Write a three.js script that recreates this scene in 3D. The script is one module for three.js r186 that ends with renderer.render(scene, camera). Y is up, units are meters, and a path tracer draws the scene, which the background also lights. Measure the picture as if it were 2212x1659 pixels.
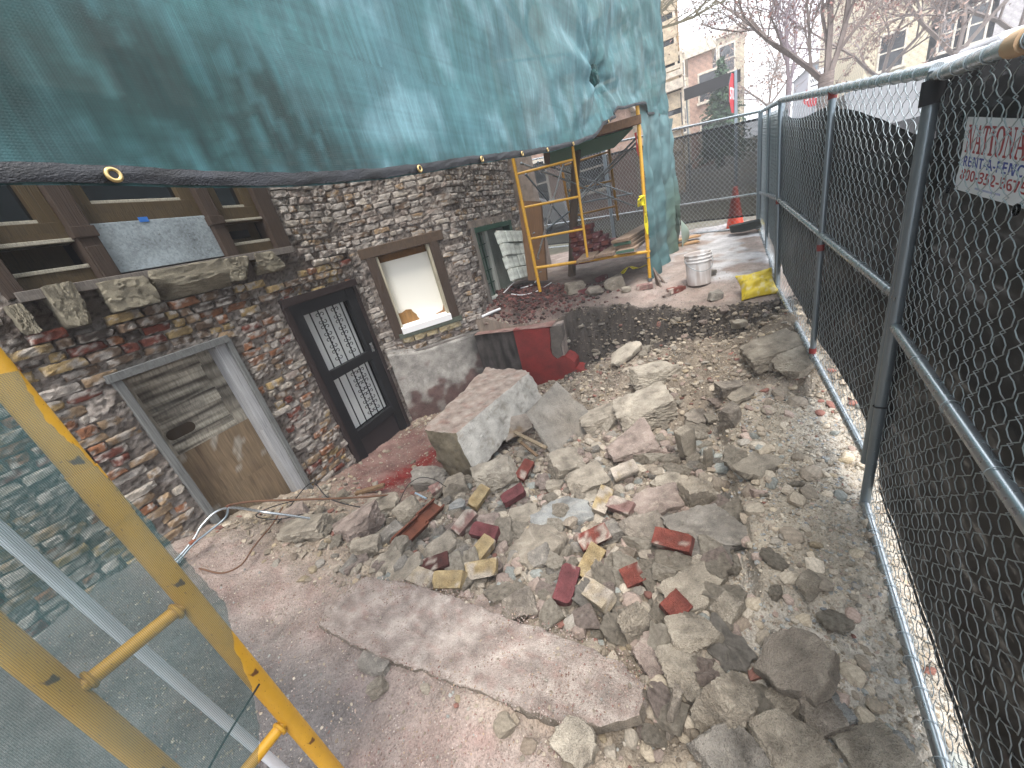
import * as THREE from 'three';
import { ImprovedNoise } from 'three/addons/math/ImprovedNoise.js';
import { RoundedBoxGeometry } from 'three/addons/geometries/RoundedBoxGeometry.js';
import { mergeGeometries, toCreasedNormals } from 'three/addons/utils/BufferGeometryUtils.js';

// ---------------------------------------------------------------- camera, sky, sun, haze, exposure
const scene = new THREE.Scene();
const renderer = new THREE.WebGLRenderer({ antialias: true });
renderer.toneMapping = THREE.LinearToneMapping;
renderer.toneMappingExposure = 3.7;
renderer.shadowMap.enabled = true;
const V = (x, y, z) => new THREE.Vector3(x, y, z);
const EYE = 1.85;                                    // eye height over the pavement at the camera's feet
// the lens: focal length and principal point measured on a 2212 x 1659 print of the view, pitch and roll from its vanishing points
const F = 801, CX = 1106, CY = 829.5;
const camDown = V(1590.4 - CX, 2694.7 - CY, F).normalize();            // camera axes: x right, y down, z forward
const camFwd = V(1490 - CX, 385.8 - CY, F).normalize();                // the street direction (-z)
const camRight = camDown.clone().cross(camFwd).normalize();
const toWorld = (c) => V(c.dot(camRight), -c.dot(camDown), -c.dot(camFwd));
const camera = new THREE.PerspectiveCamera(2 * Math.atan(CY / F) * 180 / Math.PI, 4 / 3, 0.05, 600);
camera.position.set(0, EYE, 0);
camera.up.copy(toWorld(V(0, -1, 0)));
camera.lookAt(camera.position.clone().add(toWorld(V(0, 0, 1))));
scene.add(camera);

{ // overcast sky: bright cover, slightly brighter overhead
  const w = 128, h = 64, d = new Float32Array(w * h * 4);
  for (let j = 0; j < h; j++) for (let i = 0; i < w; i++) {
    const e = ((j + 0.5) / h - 0.5) * Math.PI, s = Math.sin(e), k = (j * w + i) * 4;
    const L = s > 0 ? 0.86 + 0.34 * s : 0.86 + (0.30 - 0.86) * Math.min(1, -s * 4);
    d[k] = L * 0.95; d[k + 1] = L * 0.985; d[k + 2] = L * 1.05; d[k + 3] = 1;
  }
  const t = new THREE.DataTexture(d, w, h, THREE.RGBAFormat, THREE.FloatType);
  t.mapping = THREE.EquirectangularReflectionMapping; t.magFilter = t.minFilter = THREE.LinearFilter; t.needsUpdate = true;
  scene.background = t; scene.environment = t;
}
const sun = new THREE.DirectionalLight(0xfff6ea, 1.15);
sun.position.set(3.5, 22, 5); sun.target.position.set(-1, 0, -3);
sun.castShadow = true; sun.shadow.radius = 40; sun.shadow.mapSize.set(2048, 2048);
Object.assign(sun.shadow.camera, { left: -14, right: 14, top: 14, bottom: -14, near: 1, far: 60 });
scene.add(sun, sun.target);
scene.fog = new THREE.FogExp2(0xeef0f6, 0.006);

// ---------------------------------------------------------------- helpers
function rng(a) { return () => { a |= 0; a = a + 0x6D2B79F5 | 0; let t = Math.imul(a ^ a >>> 15, 1 | a); t = t + Math.imul(t ^ t >>> 7, 61 | t) ^ t; return ((t ^ t >>> 14) >>> 0) / 4294967296; }; }
const PN = new ImprovedNoise();
const noise = (x, y, z = 0) => PN.noise(x + 31.7, y + 17.3, z + 5.1);
function fbm(x, y, z = 0, o = 4) { let a = 0, s = 1, n = 0; for (let i = 0; i < o; i++) { a += s * noise(x, y, z); n += s; s *= 0.5; x *= 2.03; y *= 2.03; z *= 2.03; } return a / n; }
const clamp = (x, a = 0, b = 1) => Math.min(b, Math.max(a, x));
const sstep = (a, b, x) => { const t = clamp((x - a) / (b - a)); return t * t * (3 - 2 * t); };
const lerp = (a, b, t) => a + (b - a) * t;
const C = (h) => new THREE.Color(h);
const mixC = (a, b, t) => a.clone().lerp(b, t);
// a ray of the measured view, and where it meets upright or level planes of the place
const ray = (px, py) => toWorld(V(px - CX, py - CY, F));
const onX = (px, py, x) => { const r = ray(px, py); return r.multiplyScalar(x / r.x).add(camera.position); };
const onY = (px, py, y) => { const r = ray(px, py); return r.multiplyScalar((y - EYE) / r.y).add(camera.position); };
const onZ = (px, py, z) => { const r = ray(px, py); return r.multiplyScalar(z / r.z).add(camera.position); };
const onPlane = (px, py, p, n) => { const r = ray(px, py); return r.multiplyScalar(p.clone().sub(camera.position).dot(n) / r.dot(n)).add(camera.position); };
function project(p) { const d = p.clone().sub(camera.position); const c = V(0, 0, 0).addScaledVector(camRight, d.x).addScaledVector(camDown, -d.y).addScaledVector(camFwd, -d.z); return [CX + F * c.x / c.z, CY + F * c.y / c.z, c.z]; }

// naming and adding
const used = {};
function numbered(n) { const k = used[n] || 0; used[n] = k + 1; return k ? `${n}_${String(k).padStart(3, '0')}` : n; }
function tag(o, label, category, group, kind) { o.userData.label = label; if (category) o.userData.category = category; if (group) o.userData.group = group; if (kind) o.userData.kind = kind; return o; }
function thing(name, label, category, pos = [0, 0, 0], turn = 0, group) {
  const o = new THREE.Group(); o.name = numbered(name); o.position.set(...pos); o.rotation.y = turn; scene.add(o);
  return tag(o, label, category, group);
}
function part(name, geo, material, parent) {
  const m = new THREE.Mesh(geo, material); m.name = parent === scene ? numbered(name) : name; m.castShadow = m.receiveShadow = true; parent.add(m); return m;
}
function partEach(name, list, material, parent) { return list.map((g) => part(name, g, material, parent)); }
function single(name, geo, material, label, category, group) { return tag(part(name, geo, material, scene), label, category, group); }
function struct(name, geo, material) { const m = part(name, geo, material, scene); m.userData.kind = 'structure'; return m; }

// geometry helpers
function boxUV(g) {                                    // uv in metres, by the dominant axis of each face
  if (g.index) g = g.toNonIndexed();
  const p = g.attributes.position, n = p.count, uv = new Float32Array(n * 2), a = V(), b = V(), c = V();
  for (let i = 0; i < n; i += 3) {
    a.fromBufferAttribute(p, i); b.fromBufferAttribute(p, i + 1); c.fromBufferAttribute(p, i + 2);
    const m = b.clone().sub(a).cross(c.clone().sub(a)), x = Math.abs(m.x), y = Math.abs(m.y), z = Math.abs(m.z);
    [a, b, c].forEach((q, k) => { const [s, t] = x > y && x > z ? [q.z, q.y] : y > z ? [q.x, q.z] : [q.x, q.y]; uv[(i + k) * 2] = s; uv[(i + k) * 2 + 1] = t; });
  }
  g.setAttribute('uv', new THREE.BufferAttribute(uv, 2)); return g;
}
function box(w, h, d, x = 0, y = 0, z = 0, r = 0.004) { const s = Math.min(w, h, d); const g = new RoundedBoxGeometry(w, h, d, 1, Math.min(r, s * 0.3)); g.translate(x, y, z); return boxUV(g); }
function merge(list) { return mergeGeometries(list.map((g) => { const q = g.index ? g.toNonIndexed() : g; for (const k of Object.keys(q.attributes)) if (!['position', 'normal', 'uv'].includes(k)) q.deleteAttribute(k); return q; })); }
function tube(pts, r, sides = 8, seg, closed = false) { const c = new THREE.CatmullRomCurve3(pts, closed, 'centripetal'); return new THREE.TubeGeometry(c, seg || Math.max(2, pts.length * 4), r, sides, closed); }
function rod(a, b, r, sides = 12, r2 = r) { const d = b.clone().sub(a), L = d.length(); const g = new THREE.CylinderGeometry(r2, r, L, sides, 1); g.translate(0, L / 2, 0); g.applyQuaternion(new THREE.Quaternion().setFromUnitVectors(V(0, 1, 0), d.normalize())); g.translate(a.x, a.y, a.z); const uv = g.attributes.uv; for (let i = 0; i < uv.count; i++) uv.setXY(i, uv.getX(i) * 6.28 * r, uv.getY(i) * L); return g; }
function colorize(g, fn) { const p = g.attributes.position, n = g.attributes.normal, c = new Float32Array(p.count * 3), P = V(), N = V(); for (let i = 0; i < p.count; i++) { P.fromBufferAttribute(p, i); if (n) N.fromBufferAttribute(n, i); const k = fn(P, N); c[i * 3] = k.r; c[i * 3 + 1] = k.g; c[i * 3 + 2] = k.b; } g.setAttribute('color', new THREE.BufferAttribute(c, 3)); return g; }
// a grid of points (rows of Vector3) turned into a sheet
function sheet(nu, nv, fn, keep) {
  const pos = [], uv = [], idx = [];
  for (let j = 0; j <= nv; j++) for (let i = 0; i <= nu; i++) { const q = fn(i / nu, j / nv, i, j); pos.push(q.x, q.y, q.z); uv.push(q.u ?? i / nu, q.v ?? j / nv); }
  for (let j = 0; j < nv; j++) for (let i = 0; i < nu; i++) { if (keep && !keep(i, j)) continue; const a = j * (nu + 1) + i, b = a + 1, c = a + nu + 1, d = c + 1; idx.push(a, b, d, a, d, c); }
  const g = new THREE.BufferGeometry(); g.setAttribute('position', new THREE.Float32BufferAttribute(pos, 3)); g.setAttribute('uv', new THREE.Float32BufferAttribute(uv, 2)); g.setIndex(idx); g.computeVertexNormals(); return g;
}
// broken lumps: a ball cut by random planes, roughened
function rockGeo(seed, sx, sy, sz, { detail = 8, planes = 6, rough = 0.05, boxy = 0.5 } = {}) {
  const R = rng(seed), pl = [];
  for (const a of [[1, 0, 0], [-1, 0, 0], [0, 1, 0], [0, -1, 0], [0, 0, 1], [0, 0, -1]]) { const n = V(...a).add(V(R() - 0.5, R() - 0.5, R() - 0.5).multiplyScalar(0.75 * (1 - boxy))).normalize(); pl.push([n, 0.78 + 0.2 * R()]); }
  for (let i = 0; i < planes; i++) { const n = V(R() - 0.5, R() - 0.5, R() - 0.5).normalize(); pl.push([n, lerp(0.62, 1.12, R() * (1 - boxy * 0.45) + boxy * 0.45)]); }
  const g = new THREE.IcosahedronGeometry(1, detail), p = g.attributes.position, d = V();
  for (let i = 0; i < p.count; i++) {
    d.fromBufferAttribute(p, i).normalize(); let r = 1.75;
    for (const [n, h] of pl) { const c = n.dot(d); if (c > 0.02) r = Math.min(r, h / c); }
    r *= 1 + rough * (1.2 * fbm(d.x * 2.2 + seed, d.y * 2.2, d.z * 2.2, 3) + 1.1 * Math.abs(noise(d.x * 5 + seed, d.y * 5, d.z * 5)) + 0.75 * noise(d.x * 13 + seed, d.y * 13, d.z * 13));
    p.setXYZ(i, d.x * r * sx / 2, d.y * r * sy / 2, d.z * r * sz / 2);
  }
  g.computeVertexNormals(); return boxUV(toCreasedNormals(g, 0.42));
}
// broken flat piece of slab: ragged polygon with thickness
function slabGeo(seed, w, d, t, { n = 8, rough = 0.012 } = {}) {
  const R = rng(seed), ring = [];
  for (let i = 0; i < n; i++) { const a = (i + 0.7 * (R() - 0.5)) / n * 6.283; const m = Math.max(Math.abs(Math.cos(a)), Math.abs(Math.sin(a))); const r = 0.5 / lerp(1, m, 0.7) * lerp(0.86, 1.02, R()); ring.push(V(Math.cos(a) * r * w, 0, Math.sin(a) * r * d)); }
  return ragged(ring, t, seed, rough);
}
function ragged(ring, t, seed, rough = 0.012, topFn, nr = 5, per = 6) {   // closed outline (xz) -> plate with rough edge faces
  const out = [], n = ring.length;
  for (let i = 0; i < n; i++) for (let k = 0; k < per; k++) { const q = ring[i].clone().lerp(ring[(i + 1) % n], k / per); const e = rough * 2.2 * fbm(q.x * 9 + seed, q.z * 9, 3, 3); const c = q.clone().normalize(); q.addScaledVector(c, k ? e * 1.5 : e * 0.6); out.push(q); }
  const m = out.length, ctr = out.reduce((a, b) => a.add(b), V(0, 0, 0)).multiplyScalar(1 / m), pos = [], rings = [...Array.from({ length: nr - 1 }, (_, i) => i / (nr - 1) * 0.93), 0.97];
  const at = (i, f, y) => { const q = ctr.clone().lerp(out[(i + m) % m], f); return V(q.x, y + (topFn ? topFn(q.x, q.z) : 0), q.z); };
  const jit = (q, s) => q.add(V(noise(q.x * 21, q.y * 21, q.z * 21 + seed), noise(q.x * 23 + 9, q.y * 23, q.z * 23), noise(q.x * 19, q.y * 19 + 7, q.z * 19)).multiplyScalar(s));
  const tri = (a, b, c) => pos.push(...a.toArray(), ...b.toArray(), ...c.toArray()), quad = (a, b, c, d) => { tri(a, b, c); tri(a, c, d); };
  const top = rings.map((f) => out.map((_, i) => jit(at(i, f, t / 2 - (f > 0.95 ? t * 0.05 : 0)), rough * 0.5)));
  const s1 = out.map((_, i) => jit(at(i, 1.0, t * 0.38), rough)), s2 = out.map((_, i) => jit(at(i, 1.02, 0), rough * 1.4)), s3 = out.map((_, i) => jit(at(i, 0.97, -t * 0.4), rough * 1.4));
  const b1 = out.map((_, i) => jit(at(i, 0.9, -t / 2), rough)), b0 = out.map(() => V(ctr.x, -t / 2 + (topFn ? topFn(ctr.x, ctr.z) : 0), ctr.z));
  const L = [...top, s1, s2, s3, b1, b0];
  for (let k = 0; k < L.length - 1; k++) for (let i = 0; i < m; i++) { const j = (i + 1) % m; quad(L[k][i], L[k][j], L[k + 1][j], L[k + 1][i]); }
  const g = new THREE.BufferGeometry(); g.setAttribute('position', new THREE.Float32BufferAttribute(pos, 3));
  // wind outward whichever way the outline runs
  let area = 0; for (let i = 0; i < m; i++) { const a = out[i], b = out[(i + 1) % m]; area += a.x * b.z - b.x * a.z; }
  if (area < 0) { const p = g.attributes.position.array; for (let i = 0; i < p.length; i += 9) for (let k = 0; k < 3; k++) { const s = p[i + 3 + k]; p[i + 3 + k] = p[i + 6 + k]; p[i + 6 + k] = s; } }
  return boxUV(toCreasedNormals(g, 0.7));
}

// ---------------------------------------------------------------- procedural textures
function tex(n, fn, srgb = false, m = n) {
  const d = new Uint8Array(n * m * 4);
  for (let j = 0; j < m; j++) for (let i = 0; i < n; i++) { const c = fn(i / n, j / m, i, j), k = (j * n + i) * 4; d[k] = 255 * clamp(c[0]); d[k + 1] = 255 * clamp(c[1]); d[k + 2] = 255 * clamp(c[2]); d[k + 3] = c.length > 3 ? 255 * clamp(c[3]) : 255; }
  const t = new THREE.DataTexture(d, n, m); t.wrapS = t.wrapT = THREE.RepeatWrapping; t.magFilter = THREE.LinearFilter; t.minFilter = THREE.LinearMipmapLinearFilter; t.generateMipmaps = true;
  if (srgb) t.colorSpace = THREE.SRGBColorSpace; t.needsUpdate = true; return t;
}
function lattice(seed, n) { const R = rng(seed), a = new Float32Array(n * n); for (let i = 0; i < a.length; i++) a[i] = R(); return (x, y) => { x *= n; y *= n; let i = Math.floor(x), j = Math.floor(y); const u = x - i, v = y - j, su = u * u * (3 - 2 * u), sv = v * v * (3 - 2 * v); i = ((i % n) + n) % n; j = ((j % n) + n) % n; const i1 = (i + 1) % n, j1 = (j + 1) % n; return lerp(lerp(a[j * n + i], a[j * n + i1], su), lerp(a[j1 * n + i], a[j1 * n + i1], su), sv); }; }
function tfbm(seed, n0, oct) { const L = []; for (let i = 0; i < oct; i++) L.push(lattice(seed + i * 7, n0 << i)); return (x, y) => { let s = 0, w = 1, t = 0; for (const l of L) { s += w * l(x, y); t += w; w *= 0.55; } return s / t; }; }
const T = {};
{
  const a = tfbm(1, 6, 6), b = tfbm(2, 90, 3), s = lattice(3, 256), s2 = lattice(4, 128);
  const h = (x, y) => 0.5 * a(x, y) + 0.5 * b(x, y);
  const sp = lattice(5, 170), sq = lattice(6, 300), big = tfbm(7, 3, 4);
  T.grain = tex(1024, (x, y) => { const k = 0.78 + 1.05 * (h(x, y) - 0.5) + 0.4 * (big(x, y) - 0.5), w = sstep(0.84, 0.9, s(x, y)), d = sstep(0.86, 0.93, s2(x, y)), r = sstep(0.93, 0.97, sp(x, y)), e = sstep(0.88, 0.95, sq(x, y)); let c = [k, k * 0.985, k * 0.965]; c = c.map((v, i) => lerp(v, [1, 0.98, 0.95][i], 0.55 * w)); c = c.map((v, i) => lerp(v, v * [0.5, 0.48, 0.46][i], 0.75 * d)); c = c.map((v, i) => lerp(v, [0.72, 0.45, 0.38][i], 0.5 * r)); return c.map((v) => lerp(v, v * 0.62, 0.6 * e)); });
  T.grainBump = tex(1024, (x, y) => { const k = 0.35 * a(x, y) + 0.5 * b(x, y) + (s(x, y) > 0.86 ? 0.12 : 0); return [k, k, k]; });
}
{
  const a = tfbm(11, 4, 5), f = tfbm(12, 160, 2), st = lattice(13, 128);
  const g = (x, y) => { const w = 0.06 * a(x, y * 0.5); return 0.55 * f((x + w) * 0.6, y * 0.02) + 0.45 * st(x + w, y * 0.05); };
  T.wood = tex(512, (x, y) => { const k = 0.35 + 0.6 * g(x, y) + 0.25 * (a(x, y) - 0.5); return [k, k * 0.97, k * 0.93]; });
  T.woodBump = tex(512, (x, y) => { const k = g(x, y); return [k, k, k]; });
  T.rough = tex(256, (x, y) => { const k = 0.35 + 0.6 * a(x, y); return [k, k, k]; });
}
const rep = (t, x, y = x) => { const c = t.clone(); c.repeat.set(x, y); c.needsUpdate = true; return c; };
T.g1 = rep(T.grain, 1.7); T.b1 = rep(T.grainBump, 1.7);
T.g2 = rep(T.grain, 3.3); T.b2 = rep(T.grainBump, 3.3);
T.w1 = rep(T.wood, 3.0, 1.2); T.wb1 = rep(T.woodBump, 3.0, 1.2);
const M = {};
const std = (o) => new THREE.MeshStandardMaterial({ side: THREE.DoubleSide, ...o });
M.stone = std({ vertexColors: true, roughness: 0.95, map: T.g2, bumpMap: T.b2, bumpScale: 0.018 });
M.brick = std({ vertexColors: true, roughness: 0.95, map: T.g2, bumpMap: T.b2, bumpScale: 0.022 });
M.mortar = std({ vertexColors: true, roughness: 0.97, map: T.g2, bumpMap: T.b2, bumpScale: 0.03 });
M.ground = std({ vertexColors: true,  roughness: 0.97, map: T.g1, bumpMap: T.b1, bumpScale: 0.018 });
const gritty = (hex, o = {}) => std({ color: C(hex).multiplyScalar(1.25), roughness: 0.92, map: T.g2, bumpMap: T.b2, bumpScale: 0.004, ...o });
const woody = (hex, o = {}) => std({ color: C(hex).multiplyScalar(1.5), roughness: 0.85, map: T.w1, bumpMap: T.wb1, bumpScale: 0.003, ...o });
M.galv = std({ color: C('#a9b0b4'), roughness: 0.42, metalness: 0.85, roughnessMap: rep(T.rough, 3) });
M.galvDull = std({ color: C('#7f8a91'), roughness: 0.55, metalness: 0.7, roughnessMap: rep(T.rough, 3) });
M.wire = std({ color: C('#a7b1b5'), roughness: 0.45, metalness: 0.8 });
M.black = std({ color: C('#1a1b1f'), roughness: 0.8 });

// ================================================================ GROUND
function rbf(points) {                                  // smooth surface through a few surveyed heights [x, z, y]
  const n = points.length, N = n + 3, A = [];
  const ph = (a, b) => Math.hypot(a[0] - b[0], a[1] - b[1]);
  for (let i = 0; i < n; i++) A.push([...points.map((q) => ph(points[i], q)), 1, points[i][0], points[i][1], points[i][2]]);
  for (let k = 0; k < 3; k++) A.push([...points.map((q) => [1, q[0], q[1]][k]), 0, 0, 0, 0]);
  for (let i = 0; i < N; i++) { let p = i; for (let r = i + 1; r < N; r++) if (Math.abs(A[r][i]) > Math.abs(A[p][i])) p = r;[A[i], A[p]] = [A[p], A[i]]; for (let r = 0; r < N; r++) if (r !== i) { const f = A[r][i] / A[i][i]; if (f) for (let c = i; c <= N; c++) A[r][c] -= f * A[i][c]; } }
  const w = A.map((r, i) => r[N] / r[i]);
  return (x, z) => { let s = w[n] + w[n + 1] * x + w[n + 2] * z; for (let i = 0; i < n; i++) s += w[i] * Math.hypot(x - points[i][0], z - points[i][1]); return s; };
}
const lvl = (list) => list.map(([px, py, y]) => { const q = onY(px, py, y); return [q.x, q.z, y]; });
const pitH = rbf([
  ...lvl([[1106, 1659, 0], [720, 1659, 0], [2030, 1659, 0.03], [1500, 1620, -0.03], [1700, 1500, 0.05], [1850, 1320, 0.06], [1868, 1085, 0.08], [1763, 765, 0.46], [1690, 690, 0.55],
    [1700, 1000, 0.1], [1610, 1000, 0.06], [1610, 1200, 0.04], [1520, 1080, -0.1], [1520, 930, -0.06], [1300, 1200, -0.1], [1000, 1200, -0.12], [1300, 950, -0.14], [1400, 1050, -0.14], [1040, 1060, -0.26],
    [850, 1045, -0.36], [880, 1000, -0.38], [760, 1050, -0.27], [700, 1090, -0.12], [600, 1130, 0.04], [500, 1150, 0.2], [470, 1250, 0.12], [640, 1280, 0.02], [540, 1450, 0.0], [780, 1230, 0.0], [1000, 1330, -0.02], [1250, 1430, -0.02], [1450, 1480, -0.02], [911, 1462, 0.07], [1080, 1530, 0.07], [755, 1405, 0.075], [1230, 1585, 0.03], [660, 1380, 0.06], [620, 1500, 0.05],
    [1235, 860, -0.14], [1330, 860, -0.02], [1400, 800, 0.16], [1480, 760, 0.28], [1600, 760, 0.32], [1600, 850, 0.24], [1480, 860, 0.1], [1720, 850, 0.2]]),
  [-3.75, -3.2, -0.38], [-2.9, -4.4, -0.38], [-2.0, -4.4, -0.3], [-2.4, -3.2, -0.38], [-3.75, -0.4, 0.3], [-3.75, 1.5, 0.1], [-1, 1.5, -0.05], [1, 1.5, 0], [1.2, -1.0, 0.03], [1.2, -3.5, 0.46], [1.0, -2.3, 0.18], [-2.2, -0.2, 0.06]]);
const backH = rbf([[-2.75, -4.8, 0.86], [-2.75, -5.9, 0.95], [-2.75, -6.8, 0.95], [-1.95, -5.0, 0.84], [-0.53, -5.46, 0.72], [0.05, -5.1, 0.66], [1.1, -8.2, 0.75], [-0.3, -8.9, 0.86], [-2, -8, 0.92], [-1.64, -4.62, 0.56], [-2.28, -4.62, 0.6], [-1.0, -4.75, 0.54],
  [-0.1, -4.45, 0.49], [0.76, -4.2, 0.58], [1.3, -4.6, 0.6], [-5, -6, 0.8], [-5, -9, 0.9], [2, -9, 0.8], [-1.4, -6.2, 0.82]]);
const rimZ = (x) => -4.5 - 0.34 * Math.exp(-(((x + 1.05) / 0.55) ** 2)) + 0.3 * sstep(-0.4, 0.7, x) + 0.05 * noise(x * 3, 2.2) * sstep(-1.6, -1.2, x);
const mound = (x, z) => Math.exp(-(((x + 2.2) / 0.7) ** 2) - (((z + 5.2) / 0.6) ** 2));
const zones = (x, z) => {                                // what lies where: pinkish brick dust, tan rubble, dark soil, gravel by the fence
  const w = 0.25 * fbm(x * 2.1, z * 2.1, 4, 3);
  const back = 1 - sstep(rimZ(x) - 0.1, rimZ(x) + 0.06, z);
  const near = sstep(-0.95, -0.55, z + w - 0.28 * clamp(x + 1.2, -1, 1)) * (1 - sstep(-0.35, 0.05, x + w));
  const walk = Math.min(1, 1.5 * Math.exp(-(((x + 3.05) / 0.85) ** 2) - (((z + 2.75) / 0.8) ** 2)));
  const gravel = sstep(-0.1, 0.2, x + w * 0.6) * (1 - back) * sstep(-3.4, -2.6, z);
  const bank = sstep(-0.16, -0.02, z - rimZ(x) - 0.0) * (1 - sstep(0.2, 0.42, z - rimZ(x) + w)) * sstep(-1.7, -1.5, x);
  return { back, near, walk, gravel, bank };
};
function baseH(x, z) {
  const r = rimZ(x), wdt = lerp(0.03, 0.16, sstep(-1.62, -1.4, x)) + 0.12 * sstep(-0.2, 0.6, x);
  const t = sstep(-wdt * 0.45, wdt, z - r);               // 0 behind the bank, 1 in the pit
  const under = x > -1.55 && x < 0 ? 0.07 * Math.exp(-(((z - r - 0.16) / 0.08) ** 2)) : 0;
  return (t < 1 ? backH(x, z) * (1 - t) : 0) + (t > 0 ? pitH(x, z) * t : 0) - under;
}
const ledgeX = (z) => 0.17 + 0.035 * (z + 2.2) + 0.012 * noise(z * 5, 1, 1);                      // straight broken edge of the slab under the fence
const ledge = (x, z) => sstep(0, 0.025, x - ledgeX(z)) * sstep(-3.05, -2.8, z) * sstep(-1.25, -1.5, z) * (1 - sstep(0.3, 0.75, x - ledgeX(z)));
function height(x, z) {
  const Z = zones(x, z), lg = ledge(x, z); let y = baseH(x, z) + 0.075 * lg - 0.05 * Math.exp(-(((x - ledgeX(z) + 0.05) / 0.05) ** 2)) * sstep(-3.0, -2.8, z) * sstep(-1.3, -1.5, z);
  const rough = 0.02 + 0.055 * (1 - Z.back) * (1 - Z.near) * (1 - 0.8 * Z.walk) * (1 - 0.55 * Z.gravel) + 0.07 * mound(x, z) + 0.11 * Z.bank - 0.018 * lg;
  y += rough * (1.0 * fbm(x * 3.1, z * 3.1, 1, 3) + 0.55 * Math.abs(noise(x * 11, z * 11, 3)) + 0.35 * fbm(x * 26, z * 26, 8, 2) * 0.8);
  y += (0.004 + 0.008 * (1 - Z.near) * (1 - Z.back)) * noise(x * 55, z * 55, 2);
  return y;
}
const X0 = -3.86, X1 = 1.45, Z0 = 1.4, Z1 = -9.3;
const HN = 0.02, hw = Math.round((X1 - X0) / HN), hd = Math.round((Z0 - Z1) / HN), HF = new Float32Array((hw + 1) * (hd + 1));
for (let j = 0; j <= hd; j++) for (let i = 0; i <= hw; i++) HF[j * (hw + 1) + i] = height(X0 + i * HN, Z0 - j * HN);
function groundY(x, z) { const u = clamp((x - X0) / HN, 0, hw - 0.001), v = clamp((Z0 - z) / HN, 0, hd - 0.001), i = Math.floor(u), j = Math.floor(v), a = u - i, b = v - j, k = j * (hw + 1) + i; return lerp(lerp(HF[k], HF[k + 1], a), lerp(HF[k + hw + 1], HF[k + hw + 2], a), b); }
function hit(px, py) { const r = ray(px, py).normalize(); let t = 0.3, p; for (let k = 0; k < 900; k++) { p = camera.position.clone().addScaledVector(r, t); if (p.y < groundY(p.x, p.z)) break; t += 0.012; } return p; }

const COL = { dust: C('#9d8b84'), dustLight: C('#bbaea6'), tan: C('#a09382'), tanLight: C('#bdb19f'), grey: C('#96928b'), soil: C('#57504a'), dark: C('#3c3733'), red: C('#8c3f38'), redPaint: C('#7d2420'), snow: C('#d5d6da'), mossy: C('#6b6550') };
const groundColor = (p) => {
  const { x, z } = p, Z = zones(x, z), w0 = 0.2 * fbm(x * 3, z * 3, 33, 3), f1 = 0.5 + 0.9 * fbm(x * 4, z * 4, 2, 4), f2 = 0.5 + 1.1 * fbm(x * 17, z * 17, 5, 3);
  let c = mixC(COL.tan, COL.tanLight, clamp(f1 * 0.6 + f2 * 0.4));
  c.lerp(COL.soil, 0.5 * sstep(0.55, 0.85, 0.5 + fbm(x * 2.3, z * 2.3, 9, 3)));
  c.lerp(mixC(COL.soil, C('#8a7d6e'), f2), 0.6 * sstep(-2.3, -3.2, z + w0) * (1 - Z.back));
  c.lerp(mixC(C('#5e554b'), C('#8b8071'), f2), 0.8 * Math.exp(-(((x + 0.85) / 1.15) ** 4) - (((z + 1.75) / 0.85) ** 4)) * (1 - Z.near) * (1 - Z.walk));  // ground under the heap painted darker, as shade in the gaps between chunks
  c.lerp(mixC(C('#d2cec6'), C('#d6ccbd'), f2), 0.9 * Z.gravel);
  c.lerp(mixC(COL.dust, COL.dustLight, clamp(f1 * 1.2 - 0.1)), clamp(Math.max(Z.near, Z.back * 0.92)));
  c.lerp(COL.red, 0.35 * sstep(0.5, 0.8, 0.45 + fbm(x * 6, z * 6, 12, 3)) * Math.max(0.5 * Z.near, 0.25 * Z.back));
  const wk = Z.walk * (1 - Z.back); c.lerp(mixC(C('#9a7f78'), C('#6f4c48'), clamp(f1)), clamp(wk * 1.3));
  c.lerp(mixC(C('#a59a88'), C('#bfb5a3'), clamp(f2)), 0.7 * ledge(x, z));
  c.lerp(C('#6d6c6d'), 0.85 * sstep(-1.15, -1.5, x + w0) * sstep(-0.75, -0.35, z) * (1 - Z.back));
  const stripe = Math.exp(-(((x + 2.93 + 0.3 * (z + 2.5)) / 0.17) ** 2)) * sstep(-3.4, -3.0, z) * (1 - sstep(-2.2, -1.9, z));
  c.lerp(COL.redPaint, clamp(1.6 * stripe * (0.25 + f2)) * (1 - Z.back));
  const mo = mound(x, z) * Z.back; c.lerp(mixC(C('#6b3330'), COL.dark, sstep(0.35, 0.8, f2)), clamp(mo * 1.3));
  if (Z.back > 0.5) { // behind the bank: brown bare earth under the scaffold, thin snow and lime where the bucket stands
    c.lerp(COL.soil, 0.7 * (1 - sstep(-1.3, -0.5, x)) * sstep(-8, -5.3, -z - 10.6 < 0 ? z : z) * sstep(-6.5, -4.9, -Math.abs(z + 5.8) - 4.6));
    c.lerp(COL.snow, 0.85 * sstep(-0.45, -0.1, x) * sstep(0.42, 0.62, 0.5 + 0.8 * fbm(x * 2.2, z * 1.4, 21, 3)) * (1 - sstep(-5.35, -5.0, z)));
  }
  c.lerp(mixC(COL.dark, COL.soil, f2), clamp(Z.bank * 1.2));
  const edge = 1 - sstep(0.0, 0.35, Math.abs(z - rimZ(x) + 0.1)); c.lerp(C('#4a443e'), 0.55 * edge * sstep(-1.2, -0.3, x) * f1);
  return c.multiplyScalar(0.9);
};
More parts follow.
